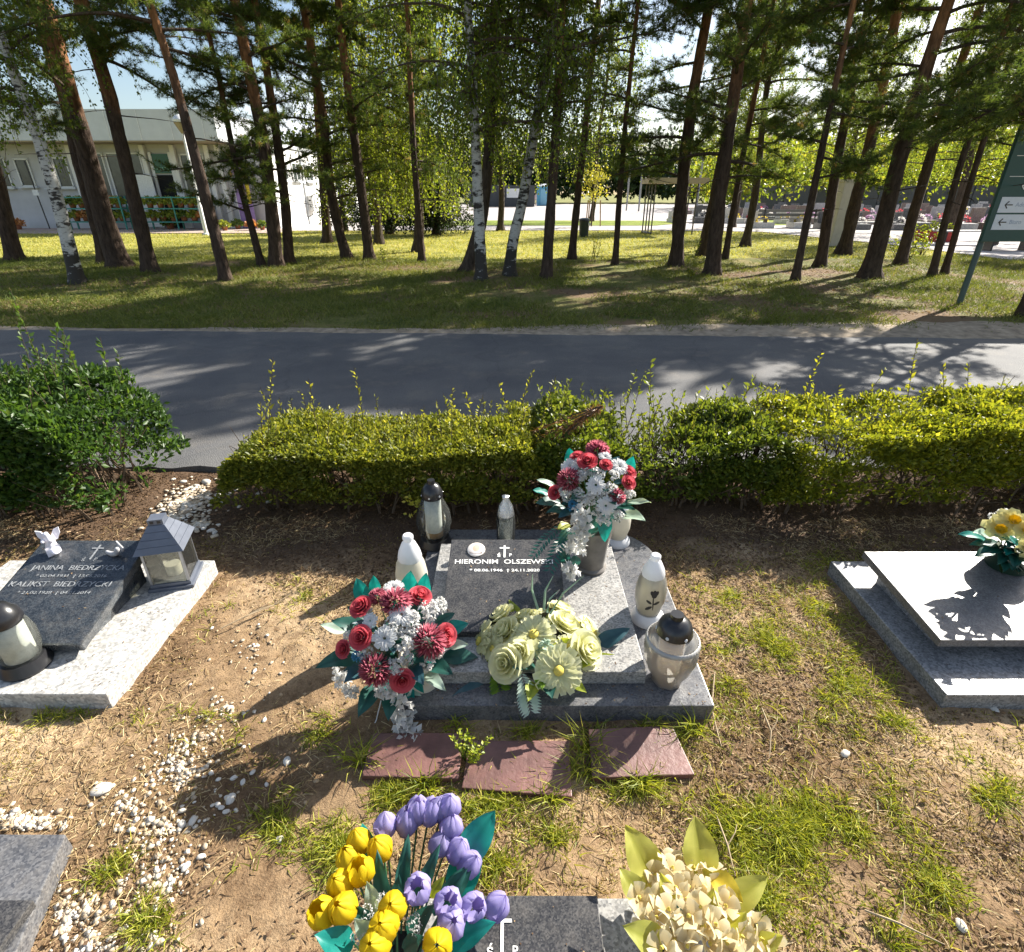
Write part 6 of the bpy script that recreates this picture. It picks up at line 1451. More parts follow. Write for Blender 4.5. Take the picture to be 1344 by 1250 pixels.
# weeds and taller grass clumps by the tiles
def weed(label, px, py, h, n, kind):
    q = G(px, py, 0.0); z = float(soil_z(np.array(q.x), np.array(q.y))); t = thing('weed', label, 'weed', (q.x, q.y, z)); m = MB(); LP, LD = [], []
    for k in range(n):
        d = Vector((rnd.uniform(-.7, .7), rnd.uniform(-.7, .5), 1)).normalized(); H = h * rnd.uniform(.5, 1.1)
        if kind == 'leafy':
            m.tube([(0, 0, -0.01), tuple(d * H)], [0.0015, 0.0008], 3, cap=False)
            for j in range(12): LP.append(tuple(d * H * rnd.uniform(.25, 1))); LD.append((rnd.gauss(0, 1), rnd.gauss(0, 1), .4))
        else: LP.append((rnd.gauss(0, .02), rnd.gauss(0, .012), -0.005)); LD.append((d.x * 1.3, d.y * 1.3, d.z))
    if kind == 'leafy':
        tag(m.build('stem', M_FERN, t), kind='stuff'); tag(link_mesh('leaves', leaves_mesh('leaves', np.array(LP), np.array(LD), 0.015, 0.009, .2), M_LIME, t), kind='stuff')
    else: tag(link_mesh('blades', blades_mesh('blades', np.array(LP), np.array(LD), h * (0.6 + 0.6 * rng.random(len(LP))), 0.0042, 0.8, np.clip(rng.beta(2, 2.2, len(LP)), 0, 1)), M_GRASS, t), kind='stuff')
weed('bright leafy weed growing between the left and middle tiles', 612, 1000, 0.15, 14, 'leafy')
weed('grass clump between the middle tile and the grave slab', 772, 985, 0.13, 60, 'grass')
weed('grass clump in the gap left of the right tile', 762, 1015, 0.10, 50, 'grass')
weed('grass clump in front of the middle tile right corner', 722, 1052, 0.09, 50, 'grass')
weed('grass clump in front of the right tile', 840, 1030, 0.08, 60, 'grass')
weed('grass clump in front of the left tile', 560, 1034, 0.09, 70, 'grass')
weed('dry grass clump beside the milky glass candle', 912, 962, 0.10, 50, 'grass')
weed('grass clump left of the left tile', 470, 1000, 0.10, 50, 'grass')
weed('grass clump under the hanging blossoms', 600, 958, 0.07, 40, 'grass')
weed('grass clump along the slab front edge', 690, 962, 0.06, 60, 'grass')
weed('grass clump by the right end of the slab front', 850, 957, 0.07, 50, 'grass')
# dry twigs
def twig(label, pts, r=0.0028):
    t = thing('twig', label, 'twig', G(*pts[0])); m = MB(); q = [G(a, b, 0.015 + 0.01 * (k % 2)) - t.location for k, (a, b) in enumerate(pts)]
    m.tube(q, [r] * (len(q) - 1) + [r * 0.4], 5); m.build('stick', plain('dry twig', (0.36, 0.28, 0.18), 0.8, 0.2, var=0.25), t)
    mid = q[len(q) // 2]; m = MB(); m.tube([mid, mid + Vector((0.03, 0.03, 0.01)), mid + Vector((0.045, 0.055, 0.008))], [r * .7, r * .5, r * .3], 4); m.build('side_twig', MATS['dry twig'], t)
twig('thin dry stalk beside the milky glass candle', [(938, 882), (934, 930), (941, 960), (947, 980)])
twig('dry twig on the bare soil right of the lantern', [(318, 812), (340, 800), (362, 793)])
twig('dark twig lying on the sandy path left of the bouquet', [(290, 825), (325, 808), (360, 794), (372, 790)])
twig('long dry stalk in the right foreground grass', [(1000, 930), (1012, 960), (1010, 995)])
twig('straw stalk beside the hydrangea bouquet', [(940, 1070), (955, 1110), (965, 1150)])
twig('thin twig lying right of the right foreground tuft', [(1135, 1195), (1180, 1212), (1240, 1240)])

# grass of the strip under the trees and of the lawn behind
x = rng.uniform(-14, 16, 230000); y = 7.3 + 9.5 * rng.random(len(x)) ** 1.25
gz = glade_h(x, y); inv = np.clip((x + 1.5) / 9, 0, 1) * 0.55 + 0.12
k = (y > road_far(x) + inv * (0.4 + 0.9 * rng.random(len(x)))) & (fbm(x, y, 0.8, 4, 51) + 0.10 * (x < -1) > rng.normal(0.45, 0.06, len(x))); x, y, gz = x[k], y[k], gz[k]
pos = np.stack([x, y, gz - 0.01], 1); d = rng.normal(size=pos.shape) * 0.6; d[:, 2] = 1
L = (0.05 + 0.10 * rng.random(len(pos)) ** 2) * (0.7 + 0.8 * fbm(x, y, 1.3, 3, 52))
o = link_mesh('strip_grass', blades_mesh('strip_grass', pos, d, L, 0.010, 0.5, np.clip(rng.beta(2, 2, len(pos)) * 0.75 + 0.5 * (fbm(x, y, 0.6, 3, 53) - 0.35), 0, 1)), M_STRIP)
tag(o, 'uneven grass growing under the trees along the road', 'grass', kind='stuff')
x = rng.uniform(-30, 30, 60000); y = rng.uniform(16.3, 31, len(x)); ln = np.abs(x) < y * 1.0
px_ = np.array([(p.x, p.y) for p in pz]); keep = np.ones(len(x), bool)
keep &= ~in_poly(x, y, [(-28, 34)] + [(p.x, p.y) for p in pz] + [(30, 16.5), (80, 20), (80, 110), (-9, 110)]); keep &= ln & (y < 30)
x, y = x[keep], y[keep]; pos = np.stack([x, y, np.zeros(len(x)) - 0.005], 1); d = rng.normal(size=pos.shape) * 0.6; d[:, 2] = 1
o = link_mesh('lawn_grass', blades_mesh('lawn_grass', pos, d, 0.05 + 0.07 * rng.random(len(pos)), 0.02, 0.5, np.clip(rng.beta(2, 2, len(pos)) + 0.12, 0, 1)), leafy('sunny grass', [(0, (0.20, 0.22, 0.04)), (0.6, (0.36, 0.35, 0.08)), (1, (0.48, 0.42, 0.14))], 0.3, 0.6, 0.2))
tag(o, 'sunlit yellow-green lawn grass behind the trees', 'grass', kind='stuff')
# needle litter under the trees
x = rng.uniform(-10, 15, 40000); y = rng.uniform(8.3, 15, len(x)); k = fbm(x, y, 0.7, 4, 57) + 0.16 * np.clip((x - 1) / 7, 0, 1) > rng.normal(0.53, 0.05, len(x)); x, y = x[k], y[k]
pos = np.stack([x, y, glade_h(x, y) + 0.012], 1); d = rng.normal(size=pos.shape); d[:, 2] *= 0.25
s = np.zeros_like(pos); s[:, 2] = 1; s += rng.normal(size=pos.shape) * 0.4
o = link_mesh('needle_litter', leaves_mesh('needle_litter', pos, d, 0.03 + 0.06 * rng.random(len(pos)), 0.018, 0.2, rng.beta(2.5, 1.8, len(pos)), side=s), M_LITTER)
tag(o, 'brown needle litter under the right hand pines', 'leaf litter', kind='stuff')

# small leafy saplings in the grass
def sapling(label, px, py, h, n=90, leaf=0.05, wide=0.25, mat=None, name='sapling'):
    b = G(px, py); b.z = float(glade_h(np.array(b.x), np.array(b.y))) if b.y < 16.5 else 0.0
    t = thing(name, label, 'plant', b); m = MB(); LP, LD = [], []
    for k in range(max(3, n // 22)):
        d = Vector((rnd.uniform(-1, 1) * wide, rnd.uniform(-1, 1) * wide, 1)).normalized(); H = h * rnd.uniform(.6, 1.1); pts = [Vector((rnd.gauss(0, wide * .12), rnd.gauss(0, wide * .12), -0.03))]
        for j in range(4): pts.append(pts[-1] + (d + Vector((rnd.uniform(-.2, .2), rnd.uniform(-.2, .2), 0))) * H / 4)
        m.tube(pts, [0.008, 0.007, 0.005, 0.004, 0.002], 4, cap=False)
        for j in range(22):
            q = pts[0].lerp(pts[-1], rnd.uniform(0.25, 1)); LP.append(tuple(q)); LD.append((rnd.gauss(0, 1), rnd.gauss(0, 1), rnd.uniform(-.2, .6)))
    m.build('stem', M_TWIG, t); tag(link_mesh('leaves', leaves_mesh('leaves', np.array(LP), np.array(LD), leaf * (0.7 + 0.6 * rng.random(len(LP))), leaf * .55, .2), mat or M_WILLOW, t), kind='stuff')
    return t
sapling('small leafy sapling in the sunlit grass left of the thin pine', 779, 345, 0.75)
sapling('low leafy sprout right of the upright pine on the left', 504, 348, 0.45, 60)
sapling('leafy sprout at the foot of the dark leaning pine', 912, 338, 0.55, 66)
sapling('tiny sprout in front of the stout pine', 905, 368, 0.25, 44)
sapling('broad leafy green bush around the pine on the right', 1186, 343, 0.95, 420, 0.075, 1.0, name='bush')
sapling('smaller leafy bush between the right hand pines', 1208, 336, 1.2, 300, 0.07, 0.7, name='bush')

# ================================================================== BEYOND THE LAWN
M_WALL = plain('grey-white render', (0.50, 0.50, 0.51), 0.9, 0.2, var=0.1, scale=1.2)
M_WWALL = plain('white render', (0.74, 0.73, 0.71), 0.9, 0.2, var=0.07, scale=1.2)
M_FASC = plain('pale metal fascia', (0.55, 0.57, 0.58), 0.6, 0.4, var=0.06, scale=2)
M_SOFFIT = plain('tan soffit', (0.36, 0.30, 0.22), 0.9, 0.2)
M_WIN = plain('dark window glass', (0.06, 0.07, 0.065), 0.08, 0.6, var=0.3, scale=3)
M_FRAME = plain('white window frame', (0.70, 0.70, 0.69), 0.5, 0.4)
M_TEALP = plain('teal painted steel', (0.03, 0.22, 0.18), 0.45, 0.5)
M_TERRA = plain('terracotta', (0.36, 0.15, 0.08), 0.85, 0.2)
M_DARKIN = plain('dark interior', (0.02, 0.02, 0.02), 0.9, 0.1)
FY = 32.0
sh = thing('shop_building', 'low white shop building with deep flat canopy behind the left pines', 'building', (-27, FY, 0)); o_ = sh.location
X1 = -12.3
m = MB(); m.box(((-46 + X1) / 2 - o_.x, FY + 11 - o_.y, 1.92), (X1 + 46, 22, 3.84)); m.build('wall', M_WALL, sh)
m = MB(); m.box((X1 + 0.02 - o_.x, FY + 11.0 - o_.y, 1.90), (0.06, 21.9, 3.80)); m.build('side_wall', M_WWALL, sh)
m = MB(); m.box(((-46.5 + X1 - 1.6) / 2 - o_.x, FY + 2.2 - o_.y, 4.52), (X1 - 1.6 + 46.5, 7.4, 1.25)); m.build('fascia', M_FASC, sh)
for k in range(22):
    x = -46 + k * 1.5
    if x > -14.2: break
    m = MB(); m.box((x - o_.x, FY - 1.512 - o_.y, 4.52), (0.03, 0.02, 1.22)); m.build('fascia_joint', M_FRAME, sh)
m = MB(); m.box(((-46.5 + X1 - 1.6) / 2 - o_.x, FY - 0.0 - o_.y, 3.868), (X1 - 1.9 + 46.5, 2.9, 0.05)); m.build('soffit', M_SOFFIT, sh)
m = MB(); m.box(((-46 + X1) / 2 - o_.x, FY + 11.2 - o_.y, 3.93), (X1 + 46.3, 22.2, 0.16)); m.build('roof', M_FASC, sh)
def window(par, x, y, z, w, h, facing='front', mull=1, open_=False):
    f = MB(); d = 0.08
    if facing == 'front':
        for a, b, c, e in ((x, z + h / 2, w + 0.1, 0.07), (x, z - h / 2, w + 0.1, 0.07)): f.box((a, y - 0.03, b), (c, d, e))
        for a in np.linspace(-w / 2, w / 2, mull + 1): f.box((x + a, y - 0.03, z), (0.06, d, h))
        wn_ = f.build('window', M_FRAME, par); g_ = MB(); g_.box((x, y - 0.012, z), (w, 0.02, h)); g_.build('pane', M_WIN, wn_)
        g_ = MB(); g_.box((x, y - 0.10, z - h / 2 - 0.07), (w + 0.3, 0.22, 0.06)); g_.build('sill', M_FASC, wn_)
    else:
        for b in (z + h / 2, z - h / 2): f.box((x + 0.06, y, b), (d, w + 0.1, 0.07))
        for a in np.linspace(-w / 2, w / 2, mull + 1): f.box((x + 0.06, y + a, z), (d, 0.06, h))
        wn_ = f.build('window', M_FRAME, par); g_ = MB(); g_.box((x + 0.062, y, z), (0.02, w, h)); g_.build('pane', M_WIN, wn_)
        g_ = MB(); g_.box((x + 0.12, y, z - h / 2 - 0.07), (0.2, w + 0.2, 0.06)); g_.build('sill', M_FASC, wn_)
    return wn_
def fx(px): return P(px, 260, FY).x
for pa, pb_, zc, hh, ml in [(-60, -10, 2.6, 1.3, 2), (5, 25, 2.6, 1.3, 1), (35, 55, 2.6, 1.2, 1), (68, 104, 2.6, 1.3, 2), (130, 152, 2.3, 2.3, 1), (154, 176, 2.3, 2.3, 1), (180, 200, 2.3, 2.3, 1), (248, 262, 2.3, 2.2, 1), (266, 280, 2.3, 2.2, 1)]:
    xa, xb = fx(pa), fx(pb_); window(sh, (xa + xb) / 2 - o_.x, FY - o_.y, zc, abs(xb - xa) - 0.12, hh, mull=ml)
# open shop door with green transom
xa, xb = fx(212), fx(237)
m = MB(); m.box(((xa + xb) / 2 - o_.x, FY - 0.02 - o_.y, 1.25), (xb - xa, 0.05, 2.5)); dr = m.build('doorway', M_DARKIN, sh)
m = MB(); m.box(((xa + xb) / 2 - o_.x, FY - 0.05 - o_.y, 3.0), (xb - xa, 0.06, 0.85)); m.build('transom', plain('green shop sign', (0.02, 0.10, 0.06), 0.4, 0.5), dr)
m = MB()
for s in (xa, xb): m.box((s - o_.x, FY - 0.06 - o_.y, 1.75), (0.14, 0.1, 3.5))
m.build('door_frame', M_FRAME, dr)
m = MB(); m.box((xa - 0.5 - o_.x, FY - 0.35 - o_.y, 1.3), (0.95, 0.06, 2.4), M=None); m.build('door_leaf', M_FRAME, dr)
for pxp in (112, 122, 205, 243, 286, 300): 
    m = MB(); m.box((fx(pxp) - o_.x, FY - 0.12 - o_.y, 1.9), (0.22, 0.2, 3.8)); m.build('pilaster', M_WWALL, sh)
for yy in (FY + 1.6, FY + 3.6, FY + 5.8, FY + 9, FY + 12): window(sh, X1 + 0.02 - o_.x, yy - o_.y, 2.75, 1.2, 0.85, 'side', 2)
m = MB(); m.box((X1 + 0.28 - o_.x, FY + 5.2 - o_.y, 1.15), (0.35, 1.1, 0.8)); m.lathe([(0.001, 0), (0.3, 0), (0.3, 0.03), (0.001, 0.03)], 16, M=Matrix.Translation((X1 + 0.47 - o_.x, FY + 5.2 - o_.y, 1.15)) @ Matrix.Rotation(math.pi / 2, 4, 'Y')); m.build('air_conditioner', plain('air conditioner shell', (0.55, 0.55, 0.53), 0.5, 0.4), sh)
m = MB(); m.tube([(X1 + 0.1 - o_.x, FY + 4.6 - o_.y, 0), (X1 + 0.1 - o_.x, FY + 4.6 - o_.y, 3.8)], 0.05, 8); m.build('drain_pipe', M_FASC, sh)
# green letters above the door are too far to read: a pale lettered strip
m = MB()
for k in range(7): m.box(((xa + xb) / 2 - 0.42 + k * 0.14 - o_.x, FY - 0.09 - o_.y, 2.78), (0.07, 0.012, 0.11))
tag(m.build('door_lettering', plain('pale green lettering', (0.30, 0.55, 0.42), 0.6, 0.3), sh), kind='stuff')
bn = thing('banner', 'purple and yellow upright banner by the shop corner', 'banner', (fx(326), FY - 0.5, 0))
m = MB(); m.box((0, 0, 1.5), (0.75, 0.05, 3.0)); m.build('cloth', plain('purple banner', (0.26, 0.18, 0.38), 0.7, 0.3, var=0.3, scale=1.5), bn)
m = MB(); m.prism([(0.18, -0.02), (0.37, -0.02), (0.37, 0.02), (0.18, 0.02)], 1.2, 3.0); ob = m.build('yellow_stripe', plain('yellow banner print', (0.65, 0.5, 0.05), 0.7, 0.3), bn, (0, -0.04, 0))
m = MB(); m.tube([(-0.4, 0, 0), (-0.4, 0, 3.1)], 0.025, 8); m.build('pole', M_FRAME, bn)
pa = thing('paved_patch', 'pinkish paved terrace in front of the shop', 'paving', (-21, FY - 2.2, 0)); pa['kind'] = 'structure'
m = MB(); m.box((0, 0, -0.02), (20, 4.0, 0.12)); m.build('slab', plain('pink paving', (0.44, 0.34, 0.30), 0.9, 0.2, var=0.15, scale=3), pa)
# plant stands and potted plants
M_POTG = [leafy('pot plant %d' % k, [(0, a), (1, b)], 0.3) for k, (a, b) in enumerate([((0.10, 0.15, 0.02), (0.36, 0.38, 0.06)), ((0.40, 0.16, 0.05), (0.60, 0.30, 0.12)), ((0.42, 0.30, 0.36), (0.65, 0.55, 0.60)), ((0.06, 0.12, 0.02), (0.20, 0.26, 0.05))])]
bush_meshes = []
for k in range(3):
    u = rng.normal(size=(170, 3)); u = unit(u) * (0.3 + 0.7 * rng.random((170, 1)) ** .5) * 0.22; u[:, 2] = np.abs(u[:, 2]) * 0.9
    bush_meshes.append((u, u + rng.normal(size=u.shape) * 0.2))
def pot_plant(label, x, y, z, k, s=1.0, group='potted flowers outside the shop'):
    t = thing('potted_plant', label, 'plant', (x, y, z), group=group); m = MB(); m.lathe([(0.001, 0), (0.08 * s, 0), (0.11 * s, 0.13 * s), (0.12 * s, 0.15 * s), (0.001, 0.13 * s)], 12); m.build('pot', M_TERRA, t, smooth=True)
    u, a = bush_meshes[k % 3]; me = leaves_mesh('blooms', u * s + np.array([0, 0, 0.14 * s]), a, 0.10 * s, 0.07 * s, .2); tag(link_mesh('blooms', me, M_POTG[k % 4], t), kind='stuff')
for si, (p0, p1, nm) in enumerate([(96, 168, 'left'), (196, 276, 'right')]):
    xa, xb = P(p0, 290, 30.6).x, P(p1, 290, 30.6).x
    st = thing('plant_stand', 'teal steel plant stand %s' % ('behind the thick orange pine' if si == 0 else 'in front of the shop door'), 'plant stand', ((xa + xb) / 2, 30.6, 0.04))
    for k, xx in enumerate(np.linspace(xa, xb, 3)):
        for yy in (-0.25, 0.25): m = MB(); m.box((xx - (xa + xb) / 2, yy, 0.75), (0.06, 0.06, 1.5)); m.build('post', M_TEALP, st)
    for zz in (0.35, 0.95): m = MB(); m.box((0, 0, zz), (xb - xa, 0.62, 0.05)); m.build('shelf', M_TEALP, st)
    m = MB(); m.box((0, -0.29, 1.45), (xb - xa, 0.05, 0.05)); m.build('rail', M_TEALP, st)
    for zi, zz in enumerate((0.415, 1.015)):
        n = 6
        for k in range(n):
            xx = xa + (xb - xa) * (k + 0.5) / n
            kd = rnd.choice([0, 0, 1, 2, 3, 0])
            pot_plant('%s pot plant, %s from left on the %s shelf of the %s teal stand' % (['lime', 'orange', 'pinkish', 'green'][kd], ORD[k], ['lower', 'upper'][zi], nm), xx, 30.6, zz, kd, 1.45, 'potted flowers on the teal stands')
for k, (px, py, kd, s) in enumerate([(292, 300, 1, 1.5), (300, 294, 3, 1.8), (303, 303, 0, 1.3), (313, 302, 3, 1.3), (335, 303, 1, 1.3), (288, 283, 1, 1.4), (345, 303, 3, 1.2)]):
    b = G(px, min(py, 303)); pot_plant('terracotta pot with %s plant on the terrace, %s from the left by the shop corner' % (['lime', 'orange', 'pinkish', 'green'][kd], ORD[sorted([288, 292, 300, 303, 313, 335, 345]).index(px)]), b.x, min(b.y, 31.2) - 0.3 * (k % 3), 0.04, kd, s, 'terracotta pots at the shop corner')
# lamp post
lb_ = G(271, 309); lp = thing('lamp_post', 'white lamp post with urn-shaped head before the shop', 'lamp post', (lb_.x, lb_.y, 0))
hz = P(233, 150, lb_.y).z
part_lathe('pole', [(0.001, 0), (0.16, 0), (0.15, 0.06), (0.085, 0.1), (0.08, 1.2), (0.055, 1.25), (0.045, hz - 0.65), (0.001, hz - 0.65)], M_FRAME, lp, 12)
part_lathe('lamp_shade', [(0.06, hz - 0.68), (0.20, hz - 0.42), (0.26, hz - 0.30), (0.001, hz - 0.29)], plain('smoked lamp bowl', (0.30, 0.24, 0.18), 0.4, 0.5), lp, 16)
part_lathe('lamp_cap', [(0.27, hz - 0.29), (0.28, hz - 0.2), (0.18, hz - 0.06), (0.001, hz)], M_FRAME, lp, 16)
# thin dark post with white tag in front of the shop wall
tp = thing('tag_post', 'thin dark post with a white tag in front of the grey shop wall', 'post', P(66, 302, 31.2)); tp.location.z = 0
m = MB(); m.tube([(0, 0, 0), (-0.1, 0, 3.1)], 0.03, 6); m.build('post', M_BLACKP, tp)
m = MB(); m.box((-0.04, -0.05, 1.7), (0.3, 0.03, 0.26)); m.build('tag', M_FRAME, tp)
# litter bin
b = G(766, 311); bn = thing('litter_bin', 'dark green litter bin on the lawn edge', 'bin', (b.x, b.y, 0))
part_lathe('body', [(0.001, 0), (0.19, 0), (0.22, 0.62), (0.001, 0.62)], plain('dark green bin', (0.02, 0.032, 0.025), 0.5, 0.4), bn, 16)
part_lathe('rim', [(0.235, 0.60), (0.25, 0.62), (0.24, 0.70), (0.12, 0.74), (0.001, 0.74)], M_BLACKP, bn, 16)
m = MB(); m.box((0.2, -0.16, 0.5), (0.1, 0.1, 0.12)); m.build('ash_tray', M_FRAME, bn)
# shelter
b = G(850, 308); sl = thing('shelter', 'small flat-roofed shelter on thin posts beyond the lawn', 'shelter', (b.x + 1.0, b.y + 0.6, 0))
zt = P(870, 240, b.y).z
for px_s in (-1.0, -0.86, 1.0):
    for q in (-0.6, 0.6): m = MB(); m.box((px_s, q, zt / 2), (0.05, 0.05, zt)); m.build('post', plain('dark shelter post', (0.10, 0.09, 0.08), 0.6, 0.4), sl)
m = MB(); m.box((0.1, 0, zt + 0.08), (2.6, 1.6, 0.22)); m.build('roof', plain('tan roof edge', (0.45, 0.36, 0.25), 0.8, 0.2), sl)
m = MB(); m.box((-0.93, 0, 0.06), (0.25, 1.3, 0.04)); m.build('foot_bar', MATS['dark shelter post'], sl)
# pale pillar
b = G(1096, 323); top = P(1117, 239, b.y).z
pi = thing('concrete_pillar', 'pale upright concrete pillar between the right hand pines', 'pillar', (b.x, b.y, 0))
m = MB(); m.box((0, 0, top / 2), (0.62, 0.45, top)); m.build('shaft', plain('pale concrete', (0.52, 0.47, 0.40), 0.85, 0.2, var=0.1, scale=3), pi, bevel=0.02)
m = MB(); m.box((0.0, 0, top + 0.04), (0.68, 0.5, 0.08)); m.build('cap', MATS['pale concrete'], pi)
m = MB(); m.box((0.18, -0.235, top - 0.28), (0.1, 0.03, 0.1)); m.build('lamp_box', M_BLACKP, pi)
# direction sign
b = G(1258, 401); SY = b.y
def sz(py): return P(1330, py, SY).z
sg = thing('direction_sign', 'dark green cemetery direction sign on a pole at the right edge', 'sign', (b.x, SY, 0))
M_SGREEN = plain('dark green enamel', (0.010, 0.060, 0.055), 0.35, 0.5, var=0.06)
zb_ = sz(317); zt_ = P(1322, 170, SY).z; xl = P(1290, 317, SY).x
m = MB(); m.tube([(0, 0, -0.1), (0, 0, zt_ + 0.05)], 0.045, 12); m.build('pole', plain('grey-green pole', (0.05, 0.085, 0.08), 0.5, 0.5), sg)
m = MB(); m.tube([(1.85, 0, -0.1), (1.85, 0, zt_ + 0.05)], 0.045, 12); m.build('pole', MATS['grey-green pole'], sg)
m = MB(); m.box((0.92, -0.06, (zb_ + zt_) / 2), (1.98, 0.05, zt_ - zb_)); bd = m.build('board', M_SGREEN, sg, bevel=0.006)
def arrow(par, x, z, w, mat, y=-0.0925):
    m = MB(); h = w * 0.42; t = w * 0.11
    m.box((x + w * 0.05, y, z), (w * 0.9, 0.004, t))
    for s in (-1, 1):
        M_ = Matrix.Translation((x - w * 0.38, y - 0.0006 * (s + 2), z)) @ Matrix.Rotation(s * R(-48), 4, 'Y')
        m.box((w * 0.24, 0, 0), (w * 0.52, 0.004, t), M=M_)
    return m.build('arrow', mat, par)
rows = [(188, M_PAINT), (220, M_PAINT), (244, M_PAINT)]
for py, mt in rows: arrow(bd, xl - b.x + 0.27, sz(py), 0.13, mt)
for py, txt in ((269, 'Administracja'), (291.5, 'Biuro')):
    z = sz(py); m = MB(); m.box((0.94, -0.088, z), (1.86, 0.008, 0.215)); pn = m.build('white_panel', plain('white enamel', (0.62, 0.66, 0.72), 0.4, 0.5, var=0.04), bd)
    arrow(pn, 0.14, z, 0.13, M_BLACKP, -0.0935)
    t = text_obj(txt, 0.085, pn, (0.25, -0.0930, z), plain('grey-blue lettering', (0.30, 0.36, 0.46), 0.6, 0.3), 0.0, None, 'lettering', 0, 'LEFT'); t.rotation_euler = (math.pi / 2, 0, 0)
for py in (205, 232): m = MB(); m.box((0.94, -0.0865, sz(py)), (1.86, 0.004, 0.008)); m.build('divider', M_PAINT, bd)
# benches and the distant cemetery
M_STONES = [granite('distant granite %d' % k, a, c, 0.25, 40, 0.4, 0.2) for k, (a, c) in enumerate([((0.06, 0.06, 0.07), (0.16, 0.16, 0.17)), ((0.28, 0.28, 0.28), (0.46, 0.45, 0.44)), ((0.52, 0.50, 0.48), (0.66, 0.64, 0.62)), ((0.16, 0.11, 0.09), (0.26, 0.20, 0.17))])]
far_flowers = [petal_mat('far bloom %d' % k, [0.6 * x for x in c], c) for k, c in enumerate([(0.75, 0.72, 0.70), (0.60, 0.10, 0.12), (0.70, 0.55, 0.10), (0.55, 0.35, 0.55)])]
grave_src = {}
def far_grave(x, y, k, s, rz, row=0, num=0):
    t = thing('distant_grave', 'distant grave with %s headstone, %s from the left in the %s row beyond the plaza' % (['dark', 'grey', 'pale', 'brown'][k], ORD[num], ORD[row]), 'grave', (x, y, 0.02), rz, 'distant graves behind the plaza')
    if k not in grave_src:
        a = MB(); a.box((0, 0, 0.18), (1.0, 2.0, 0.36)); b_ = MB(); b_.prism([(-0.42, 0.75), (0.42, 0.75), (0.42, 0.90), (-0.42, 0.90)], 0.36, 1.05)
        u = unit(rng.normal(size=(60, 3))) * 0.34; u[:, 2] = np.abs(u[:, 2])
        grave_src[k] = (a.mesh('slab'), b_.mesh('headstone'), leaves_mesh('flowers', u + np.array([0.15, 0.1, 0.36]), u, 0.12, 0.10, .2))
    A, Bm, F = grave_src[k]
    o = link_mesh('slab', A, M_STONES[k], t); o.scale = (s, s, s); o = link_mesh('headstone', Bm, M_STONES[k], t); o.scale = (s, s, s * rnd.uniform(.8, 1.2)) if False else (s, s, s)
    f = link_mesh('flowers', F, far_flowers[k], t); f.scale = (s, s, s); f['kind'] = 'stuff'
for row in range(6):
    y0 = 33 + row * 5.5; num = 0
    for k in range(18):
        x = (8.8 + row * 1.6) + k * 1.55 + rnd.uniform(-.3, .3)
        y = y0 + rnd.uniform(-.5, .5) - k * 0.25
        if row == 0 and k < 2: continue
        if y < 34 and x < 13: continue
        far_grave(x, y, rnd.choice([0, 0, 1, 1, 2, 3]), rnd.uniform(0.6, 0.95), rnd.uniform(-.25, .25), row, num); num += 1
def bench(label, px, py, w, mat, back=True, h=0.45, rz=0.0):
    b = G(px, py); t = thing('bench', label, 'bench', (b.x, b.y, 0.02), rz, None)
    for k in range(3): m = MB(); m.box((0, -0.16 + k * 0.16, h), (w, 0.13, 0.045)); m.build('seat_slat', mat, t)
    if back:
        for k in range(2): m = MB(); m.box((0, 0.28, h + 0.18 + k * 0.2), (w, 0.04, 0.13)); m.build('back_slat', mat, t)
    for s in (-1, 1):
        m = MB(); m.box((s * w * 0.4, 0, h / 2), (0.06, 0.4, h)); m.build('leg', M_BLACKP, t)
    if back:
        for s in (-1, 1): m = MB(); m.box((s * w * 0.4, 0.25, h + 0.2), (0.06, 0.05, 0.5)); m.build('back_post', M_BLACKP, t)
M_BRBR = plain('brown painted slats', (0.17, 0.06, 0.045), 0.6, 0.4)
M_PALESL = plain('pale bench slab', (0.55, 0.53, 0.50), 0.7, 0.3)
M_GREYB = plain('weathered grey slats', (0.20, 0.19, 0.17), 0.8, 0.3)
bench('red-brown bench beneath the green sign', 1318, 330, 1.5, M_BRBR)
bench('long pale bench right of the leafy bush', 1268, 322, 2.4, M_PALESL, False)
bench('pale slab bench right of the pale pillar', 1138, 306, 2.2, M_PALESL, False)
bench('long weathered bench left of the pale pillar', 1036, 300, 3.4, M_GREYB)
rf = G(1226, 318); rb = thing('flower_trough', 'red flower trough beyond the bush', 'trough', (rf.x, rf.y, 0.02))
m = MB(); m.prism([(-0.7, -0.2), (0.7, -0.2), (0.75, 0.2), (-0.75, 0.2)], 0, 0.4); m.build('box', plain('red trough', (0.42, 0.04, 0.03), 0.6, 0.4), rb, bevel=0.02)
u = unit(rng.normal(size=(120, 3))) * np.array([[0.7, 0.18, 0.2]]); u[:, 2] = np.abs(u[:, 2]) + 0.4; tag(link_mesh('blooms', leaves_mesh('blooms', u, rng.normal(size=u.shape), .14, .1, .2), M_POTG[0], rb), kind='stuff')
